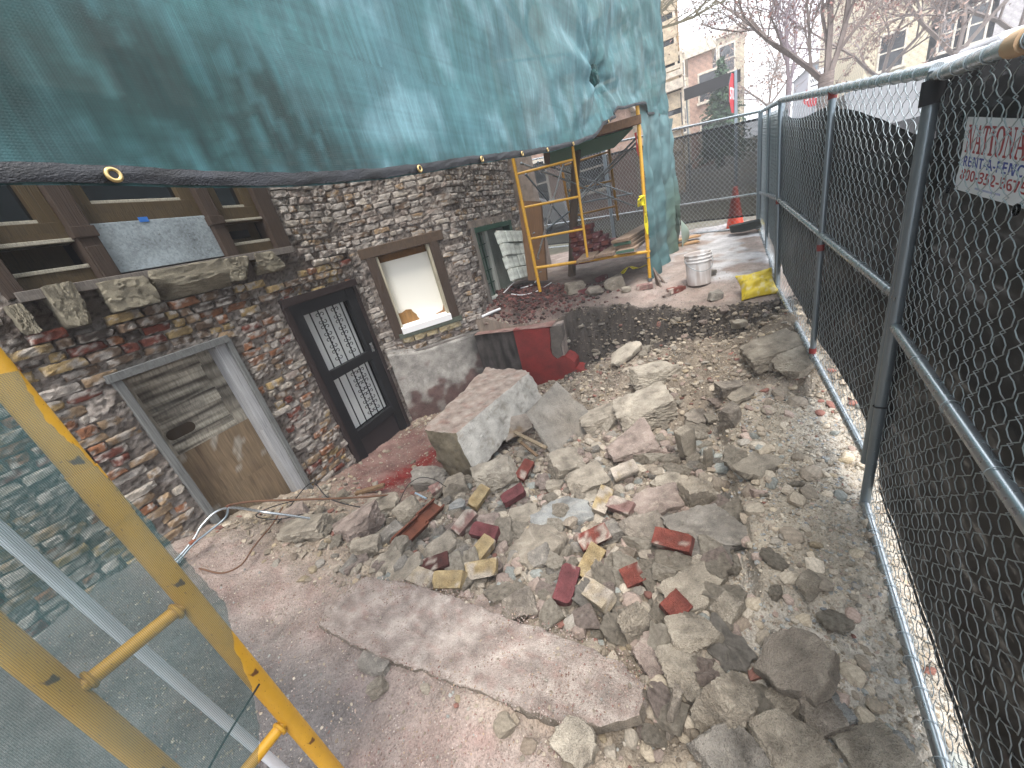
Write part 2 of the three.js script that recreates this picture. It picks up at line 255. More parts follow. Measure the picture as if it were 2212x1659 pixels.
{
  const g = new THREE.BufferGeometry(), st = 0.0165, nu = Math.round((X1 - X0) / st), nv = Math.round((Z0 - Z1) / st), pos = new Float32Array((nu + 1) * (nv + 1) * 3), uv = new Float32Array((nu + 1) * (nv + 1) * 2), idx = [];
  // denser rows close to the camera and in the pit, wider ones behind it
  for (let j = 0; j <= nv; j++) for (let i = 0; i <= nu; i++) { const k = j * (nu + 1) + i, x = X0 + (X1 - X0) * i / nu, z = Z0 + (Z1 - Z0) * j / nv; pos[k * 3] = x; pos[k * 3 + 1] = height(x, z); pos[k * 3 + 2] = z; uv[k * 2] = x; uv[k * 2 + 1] = z; }
  const bay = (x, z) => x < -3.8 || (x + z < -7.45 && x < -2.8 && z > -6.8);
  for (let j = 0; j < nv; j++) for (let i = 0; i < nu; i++) { const a = j * (nu + 1) + i; if (bay(pos[a * 3], pos[a * 3 + 2])) continue; idx.push(a, a + 1, a + nu + 2, a, a + nu + 2, a + nu + 1); }
  g.setAttribute('position', new THREE.BufferAttribute(pos, 3)); g.setAttribute('uv', new THREE.BufferAttribute(uv, 2)); g.setIndex(idx); g.computeVertexNormals();
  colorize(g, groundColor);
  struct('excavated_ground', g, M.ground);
}
{ // the hillside street and lawns beyond, one sheet to the horizon, lying a little under the dug ground
  const zs = [8, 3, 1.38, 1.34, 0, -2, -4.5, -7, -9.2, -9.28, -10.6, -12, -15, -20, -28, -40, -60, -100, -160], xs = [-120, -90, -60, -30, -16, -9, -5, -4.5, -4.42, -2, 0, 1.38, 1.43, 2, 4, 7, 12, 20, 40, 80, 120];
  const hy = (x, z) => { const d = -z; let y = d < 0 ? 0 : d < 45 ? d * 0.085 : 45 * 0.085 + (d - 45) * 0.03; return y + 0.06 * clamp(x - 1, 0, 40); };
  const g = sheet(xs.length - 1, zs.length - 1, (u, v, i, j) => { const x = xs[i], z = zs[j], inside = x > -4.45 && x < 1.4 && z < 1.36 && z > -9.25; const q = V(x, hy(x, z) - (inside ? 1.3 : 0.03), z); q.u = x; q.v = z; return q; });
  colorize(g, (p) => { const d = -p.z; return d < 9.3 ? C('#8e8a86') : d < 13 ? C('#6d6b5c') : C('#75756f'); });
  struct('terrain', g, M.ground);
}

// ================================================================ THE STRIPPED BRICK BUILDING
const WX = -3.75, BX = -2.75, q2 = Math.SQRT1_2;
const facets = {
  A: { o: V(WX, 0, 0), u: V(0, 0, -1), n: V(1, 0, 0), s0: -1.3, s1: 3.6 },
  B: { o: V(WX, 0, -3.6), u: V(q2, 0, -q2), n: V(q2, 0, q2), s0: 0, s1: Math.SQRT2 },
  C: { o: V(BX, 0, -4.6), u: V(0, 0, -1), n: V(1, 0, 0), s0: 0, s1: 2.15 },
};
const wpt = (f, s, y, d) => f.o.clone().addScaledVector(f.u, s).addScaledVector(f.n, d).setY(y);
function onWall(f, px, py, d = 0) { const p = onPlane(px, py, f.o.clone().addScaledVector(f.n, d), f.n); return [p.clone().sub(f.o).dot(f.u), p.y]; }
function toWall(g, f, s = 0, y = 0, d = 0) { const m = new THREE.Matrix4().makeBasis(f.u, V(0, 1, 0), f.n).setPosition(wpt(f, s, y, d)); g.applyMatrix4(m); return g; }   // local x along the wall, y up, z outward (A, C: mirrored handedness is fine with double-sided faces)
const wbox = (f, s0, s1, y0, y1, d0, d1, r = 0.004) => toWall(box(s1 - s0, y1 - y0, d1 - d0, 0, 0, 0, r), f, (s0 + s1) / 2, (y0 + y1) / 2, (d0 + d1) / 2);
const building = thing('brick_building', 'old brick building stripped to rough common brick and mortar, with boarded basement doors', 'building', [0, 0, 0]);

// openings, measured on the wall planes
const D1 = { s0: 1.03, s1: 1.84, y0: -0.2, y1: 1.545 }, D2 = { s0: 2.5, s1: 3.46, y0: -0.42, y1: 1.66 };
const UW = { s0: 0.92, s1: 2.84, y0: 2.17, y1: 3.7 };
const BW = { s0: 0.155, s1: 1.09, y0: 0.83, y1: 1.9 }, CW = { s0: 0.34, s1: 1.66, y0: 0.85, y1: 1.93 };
const holes = { A: [D1, D2, UW], B: [BW], C: [CW] };
const inHole = (k, s, y, e = 0) => holes[k].some((h) => s > h.s0 - e && s < h.s1 + e && y > h.y0 - e && y < h.y1 + e);
const baseTop = 0.6;                                    // painted concrete base under the bay
const smear = (k, s, y) => fbm(s * 2.4 + (k === 'A' ? 0 : k === 'B' ? 40 : 80), y * 2.4, 3, 3);
const mortarD = (k, s, y) => { const a = k === 'A' ? 0 : k === 'B' ? 40 : 80; const m = smear(k, s, y); return -0.012 + 0.026 * Math.abs(noise(s * 11 + a, y * 24, 2)) + 0.028 * fbm(s * 22 + a, y * 44, 7, 3) + 0.05 * sstep(-0.02, 0.35, m) * (0.3 + 1.0 * Math.abs(noise(s * 19 + a, y * 30, 9))); };
const MORT = [C('#cbc2bb'), C('#a3978f'), C('#e0d9d2'), C('#b3a292')];
for (const k of ['A', 'B', 'C']) {
  const f = facets[k], st = 0.0165, y0 = -0.7, y1 = 3.4, nu = Math.round((f.s1 - f.s0) / st), nv = Math.round((y1 - y0) / st);
  const S = (i) => lerp(f.s0, f.s1, i / nu), Y = (j) => lerp(y0, y1, j / nv);
  const g = sheet(nu, nv, (u, v, i, j) => { const s = S(i), y = Y(j), p = wpt(f, s, y, mortarD(k, s, y)); p.u = s; p.v = y; return p; }, (i, j) => !inHole(k, S(i + 0.5), Y(j + 0.5), -0.01) && !(k === 'B' && Y(j) < baseTop - 0.05));
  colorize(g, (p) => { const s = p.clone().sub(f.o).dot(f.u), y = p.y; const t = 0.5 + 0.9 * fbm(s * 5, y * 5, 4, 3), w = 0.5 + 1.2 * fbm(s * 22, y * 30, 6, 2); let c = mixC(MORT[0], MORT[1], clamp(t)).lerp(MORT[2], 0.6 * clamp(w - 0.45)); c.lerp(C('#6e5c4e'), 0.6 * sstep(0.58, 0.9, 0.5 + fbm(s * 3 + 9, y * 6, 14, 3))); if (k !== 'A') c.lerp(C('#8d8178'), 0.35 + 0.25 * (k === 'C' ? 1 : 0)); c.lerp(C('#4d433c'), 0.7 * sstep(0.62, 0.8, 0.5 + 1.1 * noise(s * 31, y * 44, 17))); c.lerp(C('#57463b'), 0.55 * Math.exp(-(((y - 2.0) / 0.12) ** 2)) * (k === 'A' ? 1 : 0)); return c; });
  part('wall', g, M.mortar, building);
}
// the building behind its front: upper walls, the far side of the bay, roof
partEach('upper_wall', [wbox(facets.A, -9, 3.6, 3.38, 10, -0.3, -0.02), wbox(facets.B, 0, Math.SQRT2, 3.38, 10, -0.3, -0.02), wbox(facets.C, 0, 2.15, 3.38, 10, -0.3, -0.02), wbox(facets.A, -9, -1.3, -0.5, 3.38, -0.3, -0.02),
  box(1.6, 10.6, 0.28, -3.35, 4.7, -7.28).rotateY(0)], gritty('#8d8178'), building);
part('roof', box(14, 0.3, 18, -10.6, 10.1, 0.9), gritty('#5b5a58'), building);
partEach('back_wall', [box(0.3, 10.4, 18, -17.2, 4.8, 0.9), box(13.6, 10.4, 0.3, -10.5, 4.8, 9.2), box(13.2, 10.4, 0.3, -10.6, 4.8, -7.6)], gritty('#7d736a'), building);
partEach('interior', [wbox(facets.A, -1.3, 3.55, -0.7, 3.6, -0.42, -0.34), wbox(facets.B, 0, 1.35, -0.7, 3.6, -0.5, -0.42), wbox(facets.C, 0, 2.1, -0.7, 3.6, -0.42, -0.34)], M.black, building);

// bricks: each its own broken face
function brickGeo(seed, l, h, d) {
  const R = rng(seed), g = new THREE.BoxGeometry(l, h, d, 9, 5, 2), p = g.attributes.position, pl = [], q = V();
  for (let i = 0; i < 5; i++) { const n = V((R() - 0.5) * 2, (R() - 0.5) * 1.6, 0.25 + R()).normalize(); pl.push([n, (Math.abs(n.x) * l / 2 + Math.abs(n.y) * h / 2 + n.z * d / 2) * lerp(0.68, 0.98, R())]); }
  for (let i = 0; i < p.count; i++) {
    q.fromBufferAttribute(p, i);
    const ex = Math.abs(q.x) > l * 0.49, ey = Math.abs(q.y) > h * 0.49; if (q.z > d * 0.4 && (ex || ey)) q.z -= 0.005 * (ex && ey ? 2 : 1);
    for (const [n, k] of pl) { const e = q.dot(n) - k; if (e > 0) q.addScaledVector(n, -e); }
    q.x += 0.006 * noise(q.x * 30 + seed, q.y * 40, q.z * 30); q.y += 0.006 * noise(q.x * 35, q.y * 30 + seed, q.z * 30); q.z += 0.011 * noise(q.x * 24, q.y * 34, seed * 1.7) + 0.007 * noise(q.x * 70, q.y * 90, seed);
    p.setXYZ(i, q.x, q.y, q.z);
  }
  return toCreasedNormals(g, 0.75);
}
const BC = { lime: C('#c4bbb3'), mauve: C('#a4978f'), grey: C('#979089'), tan: C('#b2987a'), yellow: C('#bfa576'), red: C('#87493a'), orange: C('#9f6d4d'), dark: C('#544840'), brown: C('#7f6a58'), pale: C('#d4cabd') };
const palettes = { A: ['lime', 'mauve', 'tan', 'tan', 'yellow', 'red', 'orange', 'brown', 'pale', 'tan', 'pale', 'orange'], belt: ['red', 'orange', 'yellow', 'tan', 'dark', 'brown', 'yellow', 'brown'], up: ['lime', 'mauve', 'grey', 'pale', 'tan', 'mauve', 'lime', 'brown'], C: ['grey', 'mauve', 'brown', 'grey', 'tan', 'lime', 'mauve'] };
{
  const R = rng(77), bricks = []; let id = 100;
  for (const k of ['A', 'B', 'C']) {
    const f = facets[k]; let y = k === 'B' ? baseTop + 0.02 : -0.62;
    while (y < 3.1) {
      const h = 0.052 + 0.014 * R(), rowD = 0.012 * (R() - 0.5) + (k === 'A' && Math.abs(y - 1.9) < 0.12 ? 0.03 : 0); let s = f.s0 + 0.01 - 0.1 * R();
      while (s < f.s1 - 0.03) {
        const l = (R() < 0.4 ? 0.1 : 0.2) * lerp(0.82, 1.08, R()), s1 = s + l, c = (s + s1) / 2, yc = y + h / 2;
        const skip = inHole(k, c, yc, 0.02) || inHole(k, s + 0.01, yc, 0.008) || inHole(k, s1 - 0.01, yc, 0.008) || s1 > f.s1 + 0.04 || R() < 0.07 || (k === 'A' && c > 0.75 && c < 3 && y > 1.93 && y < 2.2);
        if (!skip) {
          const m = smear(k, c, yc), belt = k === 'A' && yc > 1.62 && yc < 1.96, P = k === 'C' ? palettes.C : belt ? palettes.belt : yc > 2.0 || k === 'B' ? palettes.up : palettes.A;
          const col = BC[P[Math.floor(R() * P.length)]].clone().multiplyScalar(lerp(0.9, 1.35, R()));
          const g = brickGeo(id, l - 0.006, h, 0.085), dd = rowD + 0.024 * (R() - 0.4) - 0.028;
          g.rotateX((R() - 0.5) * 0.18).rotateY((R() - 0.5) * 0.14).rotateZ((R() - 0.5) * 0.05);
          const sd = id, lm = clamp(0.5 + m * 1.3) * (belt ? 0.35 : 1);
          colorize(g, (p) => { const t = 0.5 + 1.1 * fbm(p.x * 16 + sd, p.y * 20, p.z * 16, 3); return mixC(col, MORT[2], 0.9 * sstep(0.55 - 0.34 * lm, 0.8 - 0.25 * lm, t)).multiplyScalar(lerp(0.82, 1.08, clamp(0.5 + noise(p.x * 60, p.y * 60, sd)))); });
          toWall(boxUV(g), f, c, yc, dd);
          const [px, py, dz] = project(wpt(f, c, yc, 0.02)), seen = px > 0 && px < 2212 && py > 330 && py < 1300 && dz > 0 && !(k === 'C' && c > 1.75);
          bricks.push({ g, w: seen ? l / (dz * dz) * (k === 'A' ? Math.abs(ray(px, py).normalize().x) : 1) : 0 }); id++;
        }
        s = s1 + 0.004 + 0.01 * R();
      }
      y += h + 0.01;
    }
  }
  bricks.sort((a, b) => b.w - a.w);
  for (const b of bricks.slice(0, 296)) part('brick', b.g, M.brick, building);
  const rest = bricks.slice(296).map((b) => b.g);
  const all = mergeGeometries(rest); const m = part('brick_courses', all, M.brick, building); m.userData.kind = 'stuff';
}
// rough stone course under the upper window
{
  const st = [[[112, 640], [210, 696], 0], [[212, 592], [346, 668], 1], [[330, 560], [490, 617], 2], [[480, 548], [543, 584], 3], [[548, 525], [610, 562], 4], [[40, 690], [110, 740], 5]];
  for (const [a, b, k] of st) {
    const A = onWall(facets.A, a[0], a[1], 0.1), B = onWall(facets.A, b[0], b[1], 0.1), w = B[0] - A[0], y1 = [2.155, 2.15, 2.15, 2.15, 2.15, 2.1][k], h = [0.22, 0.2, 0.19, 0.17, 0.16, 0.16][k];
    const g = rockGeo(310 + k, w * 1.5, h * 1.3, 0.34, { boxy: 0.93, planes: 4, rough: 0.065, detail: 10 });
    colorize(g, (p) => mixC(C('#878070'), C('#b3ac98'), clamp(0.5 + 0.9 * fbm(p.x * 7 + k, p.y * 9, p.z * 7, 4))).lerp(C('#4d473d'), 0.5 * sstep(0.6, 0.9, 0.5 + fbm(p.x * 5, p.y * 5 + k, 3, 3))));
    toWall(g, facets.A, (A[0] + B[0]) / 2, y1 - h / 2, -0.05); part('sill_stone', g, M.stone, building);
  }
}
M.brownWood = woody('#4a3d26', { roughness: 0.6 }); M.darkWood = woody('#3b2e25', { roughness: 0.75 }); M.weathered = woody('#6f6a66'); M.paleEdge = woody('#a9a69a');
M.glassDark = new THREE.MeshPhysicalMaterial({ color: C('#10181c'), roughness: 0.08, metalness: 0, clearcoat: 0.6, side: THREE.DoubleSide });
{ // upper window: three sashes between brown posts; sheet metal over the middle, slotted recess on the right
  const f = facets.A, S = (px, py) => onWall(f, px, py, 0)[0], Y = (px, py) => onWall(f, px, py, 0)[1];
  const w = new THREE.Group(); w.name = 'window'; building.add(w); w.userData.label = 'wide brown timber window of three sashes under the green netting';
  const p1 = S(240, 603), p2 = S(492, 538), yB = UW.y0, L = UW.s0, Rr = UW.s1;
  partEach('frame', [wbox(f, L - 0.06, L + 0.02, yB - 0.02, 3.7, -0.12, 0.06), wbox(f, Rr - 0.13, Rr + 0.02, yB - 0.01, 3.7, -0.14, 0.04), wbox(f, p1 - 0.055, p1 + 0.055, yB, 3.7, -0.1, 0.05), wbox(f, p2 - 0.05, p2 + 0.05, yB, 3.7, -0.1, 0.05),
    wbox(f, p1 - 0.065, p1 + 0.065, yB + 0.28, yB + 0.35, -0.09, 0.065), wbox(f, p2 - 0.06, p2 + 0.06, yB + 0.28, yB + 0.35, -0.09, 0.065), wbox(f, p1 - 0.045, p1 + 0.045, yB + 0.01, yB + 0.22, 0.04, 0.062)], M.darkWood, w);
  part('sill', wbox(f, L - 0.03, Rr, yB - 0.05, yB + 0.012, -0.2, 0.075), M.weathered, w);
  const sash = (a, b, yG, name) => { // bottom rail, stiles and the pale glazing bead of one sash
    partEach('sash', [wbox(f, a, a + 0.1, yG - 0.12, 3.7, -0.11, -0.02), wbox(f, b - 0.1, b, yG - 0.12, 3.7, -0.11, -0.02), wbox(f, a, b, yG - 0.13, yG, -0.112, -0.018)], M.brownWood, w);
    part('bead', wbox(f, a + 0.1, b - 0.1, yG, yG + 0.022, -0.1, -0.03), M.paleEdge, w);
    part('pane', wbox(f, a + 0.09, b - 0.09, yG + 0.01, 3.7, -0.085, -0.078, 0.001), M.glassDark, w);
  };
  sash(L + 0.02, p1 - 0.055, yB + 0.4, 'l'); sash(p1 + 0.055, p2 - 0.05, yB + 0.5, 'm'); sash(p2 + 0.05, Rr - 0.13, yB + 0.42, 'r');
  partEach('apron', [wbox(f, L + 0.02, p1 - 0.055, yB + 0.01, yB + 0.1, -0.13, -0.03), wbox(f, p2 + 0.05, Rr - 0.13, yB + 0.01, yB + 0.1, -0.13, -0.03), wbox(f, L + 0.02, p1 - 0.055, yB + 0.1, yB + 0.3, -0.25, -0.22), wbox(f, p2 + 0.05, Rr - 0.13, yB + 0.1, yB + 0.32, -0.19, -0.15)], M.brownWood, w);
  partEach('ledge', [wbox(f, L + 0.02, p1 - 0.055, yB + 0.1, yB + 0.125, -0.2, -0.02), wbox(f, L, p1 - 0.055, yB + 0.27, yB + 0.295, -0.12, 0.0), wbox(f, p2 + 0.05, Rr - 0.13, yB + 0.1, yB + 0.125, -0.15, -0.03), wbox(f, p2 + 0.05, Rr - 0.13, yB + 0.3, yB + 0.32, -0.1, 0.0)], M.paleEdge, w);
  part('slot', wbox(f, (p2 + Rr) / 2 - 0.12, (p2 + Rr) / 2 + 0.06, yB + 0.17, yB + 0.24, -0.149, -0.14, 0.002), M.black, w);
  const sm = part('sheet_panel', wbox(f, p1 + 0.055, p2 - 0.05, yB + 0.03, yB + 0.37, -0.03, -0.005), std({ color: C('#a9b6be'), roughness: 0.5, map: rep(T.grain, 0.8) }), w); sm.userData.label = 'pale blue-grey sheet panel screwed over the middle sash';
  part('tape', wbox(f, p1 + 0.36, p1 + 0.42, yB + 0.355, yB + 0.39, -0.006, 0.0, 0.001), std({ color: C('#2f6fc0'), roughness: 0.6 }), w).userData.label = 'scrap of blue tape';
}
{ // basement door on the left: weathered panels, plywood below
  const f = facets.A, d = new THREE.Group(); d.name = 'door'; building.add(d); d.userData.label = 'weathered grey panel door patched with plywood, half buried in debris';
  const { s0, s1, y0, y1 } = D1;
  M.jamb = std({ color: C('#6c6f70').multiplyScalar(1.4), roughness: 0.8, map: T.w1, bumpMap: T.wb1, bumpScale: 0.003 }); M.jambPale = std({ color: C('#a2a5aa').multiplyScalar(1.4), roughness: 0.7, map: T.w1 });
  partEach('frame', [wbox(f, s0, s0 + 0.05, y0, y1, -0.2, 0.05), wbox(f, s0 - 0.02, s1 + 0.02, y1 - 0.04, y1 + 0.02, -0.2, 0.06), wbox(f, s1 - 0.012, s1 + 0.03, y0, y1, -0.2, 0.055)], M.jamb, d);
  part('jamb', wbox(f, s1 - 0.1, s1 - 0.012, y0, y1 - 0.04, -0.2, 0.02), M.jambPale, d).userData.label = 'wide pale grey jamb board';
  const a = s0 + 0.05, b = s1 - 0.1, ply = 0.78, peel = std({ vertexColors: true, roughness: 0.9, map: rep(T.wood, 1.2, 3), bumpMap: T.wb1, bumpScale: 0.004 });
  const boardG = (g, sd) => colorize(g, (p) => { const t = 0.5 + 1.2 * fbm(p.z * 2 + sd, p.y * 22, 3, 3); return mixC(C('#5a534b'), C('#d9d4c6'), clamp(t * 1.3 - 0.1)); });
  const sub = (s0, s1, y0, y1, d0, d1) => { const g = new THREE.BoxGeometry(s1 - s0, y1 - y0, d1 - d0, 24, 24, 1); return toWall(boxUV(g), f, (s0 + s1) / 2, (y0 + y1) / 2, (d0 + d1) / 2); };
  partEach('stile', [sub(a, a + 0.07, y0, y1 - 0.04, -0.16, -0.12), sub(b - 0.1, b, 0.72, y1 - 0.04, -0.16, -0.115)].map((g) => boardG(g, 2)), peel, d);
  partEach('rail', [sub(a + 0.07, b - 0.1, y1 - 0.16, y1 - 0.04, -0.16, -0.121), sub(a + 0.07, b - 0.1, 1.06, 1.17, -0.16, -0.121), sub(a + 0.07, b - 0.1, ply, 0.88, -0.16, -0.119)].map((g) => boardG(g, 4)), peel, d);
  part('upper_panel', boardG(sub(a + 0.06, b - 0.09, 1.16, y1 - 0.15, -0.165, -0.145), 7), peel, d);
  part('lower_panel', boardG(sub(a + 0.06, b - 0.09, 0.87, 1.07, -0.165, -0.142), 9), peel, d);
  { const sh = new THREE.Shape(); const w = 0.15, h = 0.045; sh.absellipse(-w * 0.4, 0, h, h, Math.PI / 2, Math.PI * 1.5, false); sh.absellipse(w * 0.4, 0, h, h, -Math.PI / 2, Math.PI / 2, false); const g = new THREE.ExtrudeGeometry(sh, { depth: 0.004, bevelEnabled: false }); part('hole', toWall(boxUV(g), f, a + 0.18, 0.95, -0.141), std({ color: C('#3b2f22'), roughness: 1 }), d); }
  const pg = sub(a, b + 0.01, y0, ply, -0.13, -0.112); colorize(pg, (p) => mixC(C('#84705a'), C('#a18d72'), clamp(0.5 + fbm(p.z * 3, p.y * 2, 2, 4))).lerp(C('#4a3018'), 0.9 * sstep(0.55, 0.85, 0.42 + 0.75 * fbm(p.z * 9, p.y * 1.3, 8, 3) + 0.35 * sstep(0.5, -0.1, p.y) * sstep(-1.4, -1.1, p.z))).lerp(C('#c9c5bb'), 0.7 * sstep(0.72, 0.8, 0.5 + fbm(p.z * 8, p.y * 5, 31, 3))));
  part('plywood', pg, std({ vertexColors: true, roughness: 0.85, map: rep(T.wood, 1.5, 1.5) }), d).userData.label = 'water stained plywood sheet over the lower half';
}
{ // security door with scrollwork
  const f = facets.A, d = new THREE.Group(); d.name = 'door'; building.add(d); d.userData.label = 'black iron security door with vertical bars and scrolls over pale boards';
  const { s0, s1, y0, y1 } = D2, iron = std({ color: C('#17181c'), roughness: 0.55, metalness: 0.3, bumpMap: T.b2, bumpScale: 0.002 }), trim = std({ color: C('#2a1c1b').multiplyScalar(1.3), roughness: 0.85, map: T.w1, bumpMap: T.wb1, bumpScale: 0.003 });
  partEach('frame', [wbox(f, s0 - 0.03, s0 + 0.025, y0, y1 + 0.02, -0.16, 0.035), wbox(f, s1 - 0.03, s1 + 0.02, y0, y1 + 0.02, -0.16, 0.03), wbox(f, s0 - 0.03, s1 + 0.03, y1 - 0.03, y1 + 0.05, -0.16, 0.06)], trim, d);
  const ymid = onWall(f, 756, 790, 0)[1], ylow = onWall(f, 805, 906, 0)[1], a = s0 + 0.025, b = s1 - 0.03;
  partEach('leaf_frame', [wbox(f, a, a + 0.13, y0 + 0.02, y1 - 0.03, -0.05, 0.02), wbox(f, b - 0.13, b, y0 + 0.02, y1 - 0.03, -0.05, 0.018), wbox(f, a + 0.13, b - 0.13, y1 - 0.16, y1 - 0.03, -0.05, 0.017), wbox(f, a + 0.13, b - 0.13, ymid - 0.055, ymid + 0.055, -0.05, 0.022), wbox(f, a + 0.13, b - 0.13, ylow - 0.12, ylow, -0.05, 0.017)], iron, d);
  part('kick_plate', wbox(f, a + 0.13, b - 0.13, y0 + 0.05, ylow - 0.12, -0.05, -0.02), std({ color: C('#2c2527'), roughness: 0.6 }), d);
  part('threshold', wbox(f, s0 - 0.05, s1 + 0.05, y0 - 0.06, y0 + 0.03, -0.15, 0.1), gritty('#6b5a58'), d);
  const pale = std({ color: C('#e2e5e4'), roughness: 0.7 });
  part('panel', wbox(f, a + 0.12, b - 0.12, ymid, y1 - 0.15, -0.12, -0.1), pale, d).userData.label = 'pale board behind the upper bars';
  part('panel', wbox(f, a + 0.12, b - 0.12, ylow - 0.01, ymid, -0.12, -0.101), pale, d).userData.label = 'pale board behind the lower bars';
  for (const [lo, hi, sc] of [[ymid + 0.05, y1 - 0.15, [2, 4]], [ylow, ymid - 0.05, [3, 4]]]) for (let i = 1; i < 6; i++) {
    const s = lerp(a + 0.13, b - 0.13, i / 6);
    part('bar', wbox(f, s - 0.006, s + 0.006, lo, hi, -0.03, -0.018, 0.002), iron, d);
    if (!sc.includes(i)) continue;
    const cs = [];
    for (const k of [0.2, 0.42, 0.64, 0.85]) { // pairs of C scrolls about the bar
      const yc = lerp(lo, hi, k);
      for (const sx of [-1, 1]) for (const sy of [-1, 1]) { const pts = []; for (let t = 0; t <= 16; t++) { const an = t / 16 * 5.2, r = 0.03 * (1 - t / 22); pts.push(V(sx * (0.033 - r * Math.cos(an)), sy * (0.03 + r * Math.sin(an) * 0.9 + 0.008), 0)); } cs.push(tube(pts, 0.0045, 5, 18)); }
      cs.push(new THREE.SphereGeometry(0.011, 8, 6));
      cs.forEach((g) => { if (!g.userData.put) { g.userData.put = 1; toWall(g, f, s, yc, -0.014); } });
    }
    part('scrollwork', merge(cs), iron, d);
  }
  part('latch', wbox(f, b - 0.09, b - 0.05, ymid + 0.02, ymid + 0.14, 0.018, 0.03), M.galv, d);
}
{ // bay window with the torn white board
  const f = facets.B, w = new THREE.Group(); w.name = 'window'; building.add(w); w.userData.label = 'dark timber window frame on the bay, filled by a torn white board';
  const { s0, s1, y0, y1 } = BW;
  partEach('frame', [wbox(f, s0, s0 + 0.12, y0, y1, -0.16, 0.025), wbox(f, s1 - 0.12, s1, y0 + 0.05, y1, -0.16, 0.03)], M.darkWood, w);
  part('lintel', wbox(f, s0 - 0.06, s1 + 0.09, y1 - 0.015, y1 + 0.11, -0.14, 0.03, 0.012), woody('#4d3f33'), w);
  const bead = std({ color: C('#b7b2a0').multiplyScalar(1.2), roughness: 0.8, map: T.w1 });
  partEach('inner_frame', [wbox(f, s0 + 0.12, s0 + 0.15, y0 + 0.1, y1 - 0.015, -0.15, 0.0), wbox(f, s1 - 0.155, s1 - 0.12, y0 + 0.1, y1 - 0.015, -0.15, 0.0)], bead, w);
  const brd = part('board', wbox(f, s0 + 0.15, s1 - 0.155, y0 + 0.08, y1 - 0.1, -0.15, -0.125), std({ color: C('#e6e4da'), roughness: 0.6 }), w); brd.userData.label = 'white board filling the opening';
  part('header', wbox(f, s0 + 0.15, s1 - 0.155, y1 - 0.1, y1 - 0.015, -0.15, -0.12), woody('#6b4a1f'), w);
  const sh = new THREE.Shape(); sh.moveTo(0, 0); sh.lineTo(0.27, 0); sh.lineTo(0.24, 0.06); sh.lineTo(0.235, 0.1); sh.lineTo(0.2, 0.15); sh.lineTo(0.19, 0.185); sh.lineTo(0.12, 0.2); sh.lineTo(0.05, 0.175); sh.lineTo(0, 0.18);
  part('tear', toWall(boxUV(new THREE.ExtrudeGeometry(sh, { depth: 0.006, bevelEnabled: false })), f, s0 + 0.15, y0 + 0.12, -0.124), woody('#8d6a3d'), w).userData.label = 'torn patch showing brown fibreboard';
  const sh2 = new THREE.Shape(); sh2.moveTo(0, 0); sh2.lineTo(0.3, 0); sh2.lineTo(0.3, 0.14); sh2.lineTo(0.27, 0.07); sh2.lineTo(0.16, 0.045); sh2.lineTo(0.1, 0.03);
  part('tear', toWall(boxUV(new THREE.ExtrudeGeometry(sh2, { depth: 0.006, bevelEnabled: false })), f, s1 - 0.455, y0 + 0.1, -0.1238), woody('#8f6c4a'), w);
  const sg = new THREE.BoxGeometry(s1 - s0 - 0.24, 0.08, 0.22, 40, 4, 8); colorize(boxUV(sg), (p) => mixC(C('#6e4a40'), C('#c5bcb2'), clamp(0.4 + 1.2 * fbm(p.x * 9, p.z * 30, p.y * 9, 3)))); sg.rotateX(0.12);
  part('sill', toWall(sg, f, (s0 + s1) / 2, y0 + 0.09, -0.05), std({ vertexColors: true, roughness: 0.9, bumpMap: T.wb1, bumpScale: 0.004 }), w).userData.label = 'sill with peeling paint';
  part('sill_plate', wbox(f, s0 + 0.06, s1 + 0.02, y0 - 0.015, y0 + 0.05, -0.1, 0.05), std({ color: C('#5d665c'), roughness: 0.8, map: T.w1 }), w);
  for (let i = 0; i < 5; i++) { const a = s0 + 0.16 + i * 0.17; const g = brickGeo(900 + i, 0.165, 0.075, 0.09); colorize(g, (p) => mixC(C('#b9a577'), C('#cfc6ae'), clamp(0.5 + fbm(p.x * 14 + i, p.y * 14, 2, 3)))); part('brick', toWall(boxUV(g), f, a, y0 - 0.055, 0.0), M.stone, w); }
}
{ // painted concrete base of the bay, blackened towards its outer end
  const f = facets.B, nu = 70, nv = 56;
  const face = sheet(nu, nv, (u, v) => { const s = lerp(-0.02, 1.5, u), y = lerp(-0.55, baseTop + 0.02 + 0.1 * (1 - u) * sstep(0.35, 0, u), v); const p = wpt(f, s, y, 0.04 + 0.012 * fbm(s * 4, y * 4, 3, 4) + (v > 0.96 ? -0.02 : 0)); p.u = s; p.v = y; return p; });
  colorize(face, (p) => { const s = p.clone().sub(f.o).dot(f.u), y = p.y, t = 0.5 + fbm(s * 4, y * 6, 2, 4); let c = mixC(C('#9a9793'), C('#c6c3bd'), clamp(0.5 + 1.2 * fbm(s * 9, y * 9, 22, 4))); c.lerp(C('#5d2e2c'), 0.75 * sstep(0.35, 0.6, 0.45 + fbm(s * 4, y * 4, 12, 3) - 1.1 * (y - 0.02))); c.lerp(C('#57413c'), 0.5 * sstep(0.1, -0.3, y)); c.lerp(C('#2a2829'), 0.9 * sstep(0.95, 1.3, s + 0.25 * fbm(s * 3, y * 3, 5, 3))); return c; });
  part('base_wall', face, M.ground, building).userData.label = 'grey painted concrete base below the bay window';
  part('base_core', merge([wbox(f, -0.02, 1.46, -0.6, baseTop - 0.0, -0.2, 0.025)]), gritty('#77726e'), building);
}
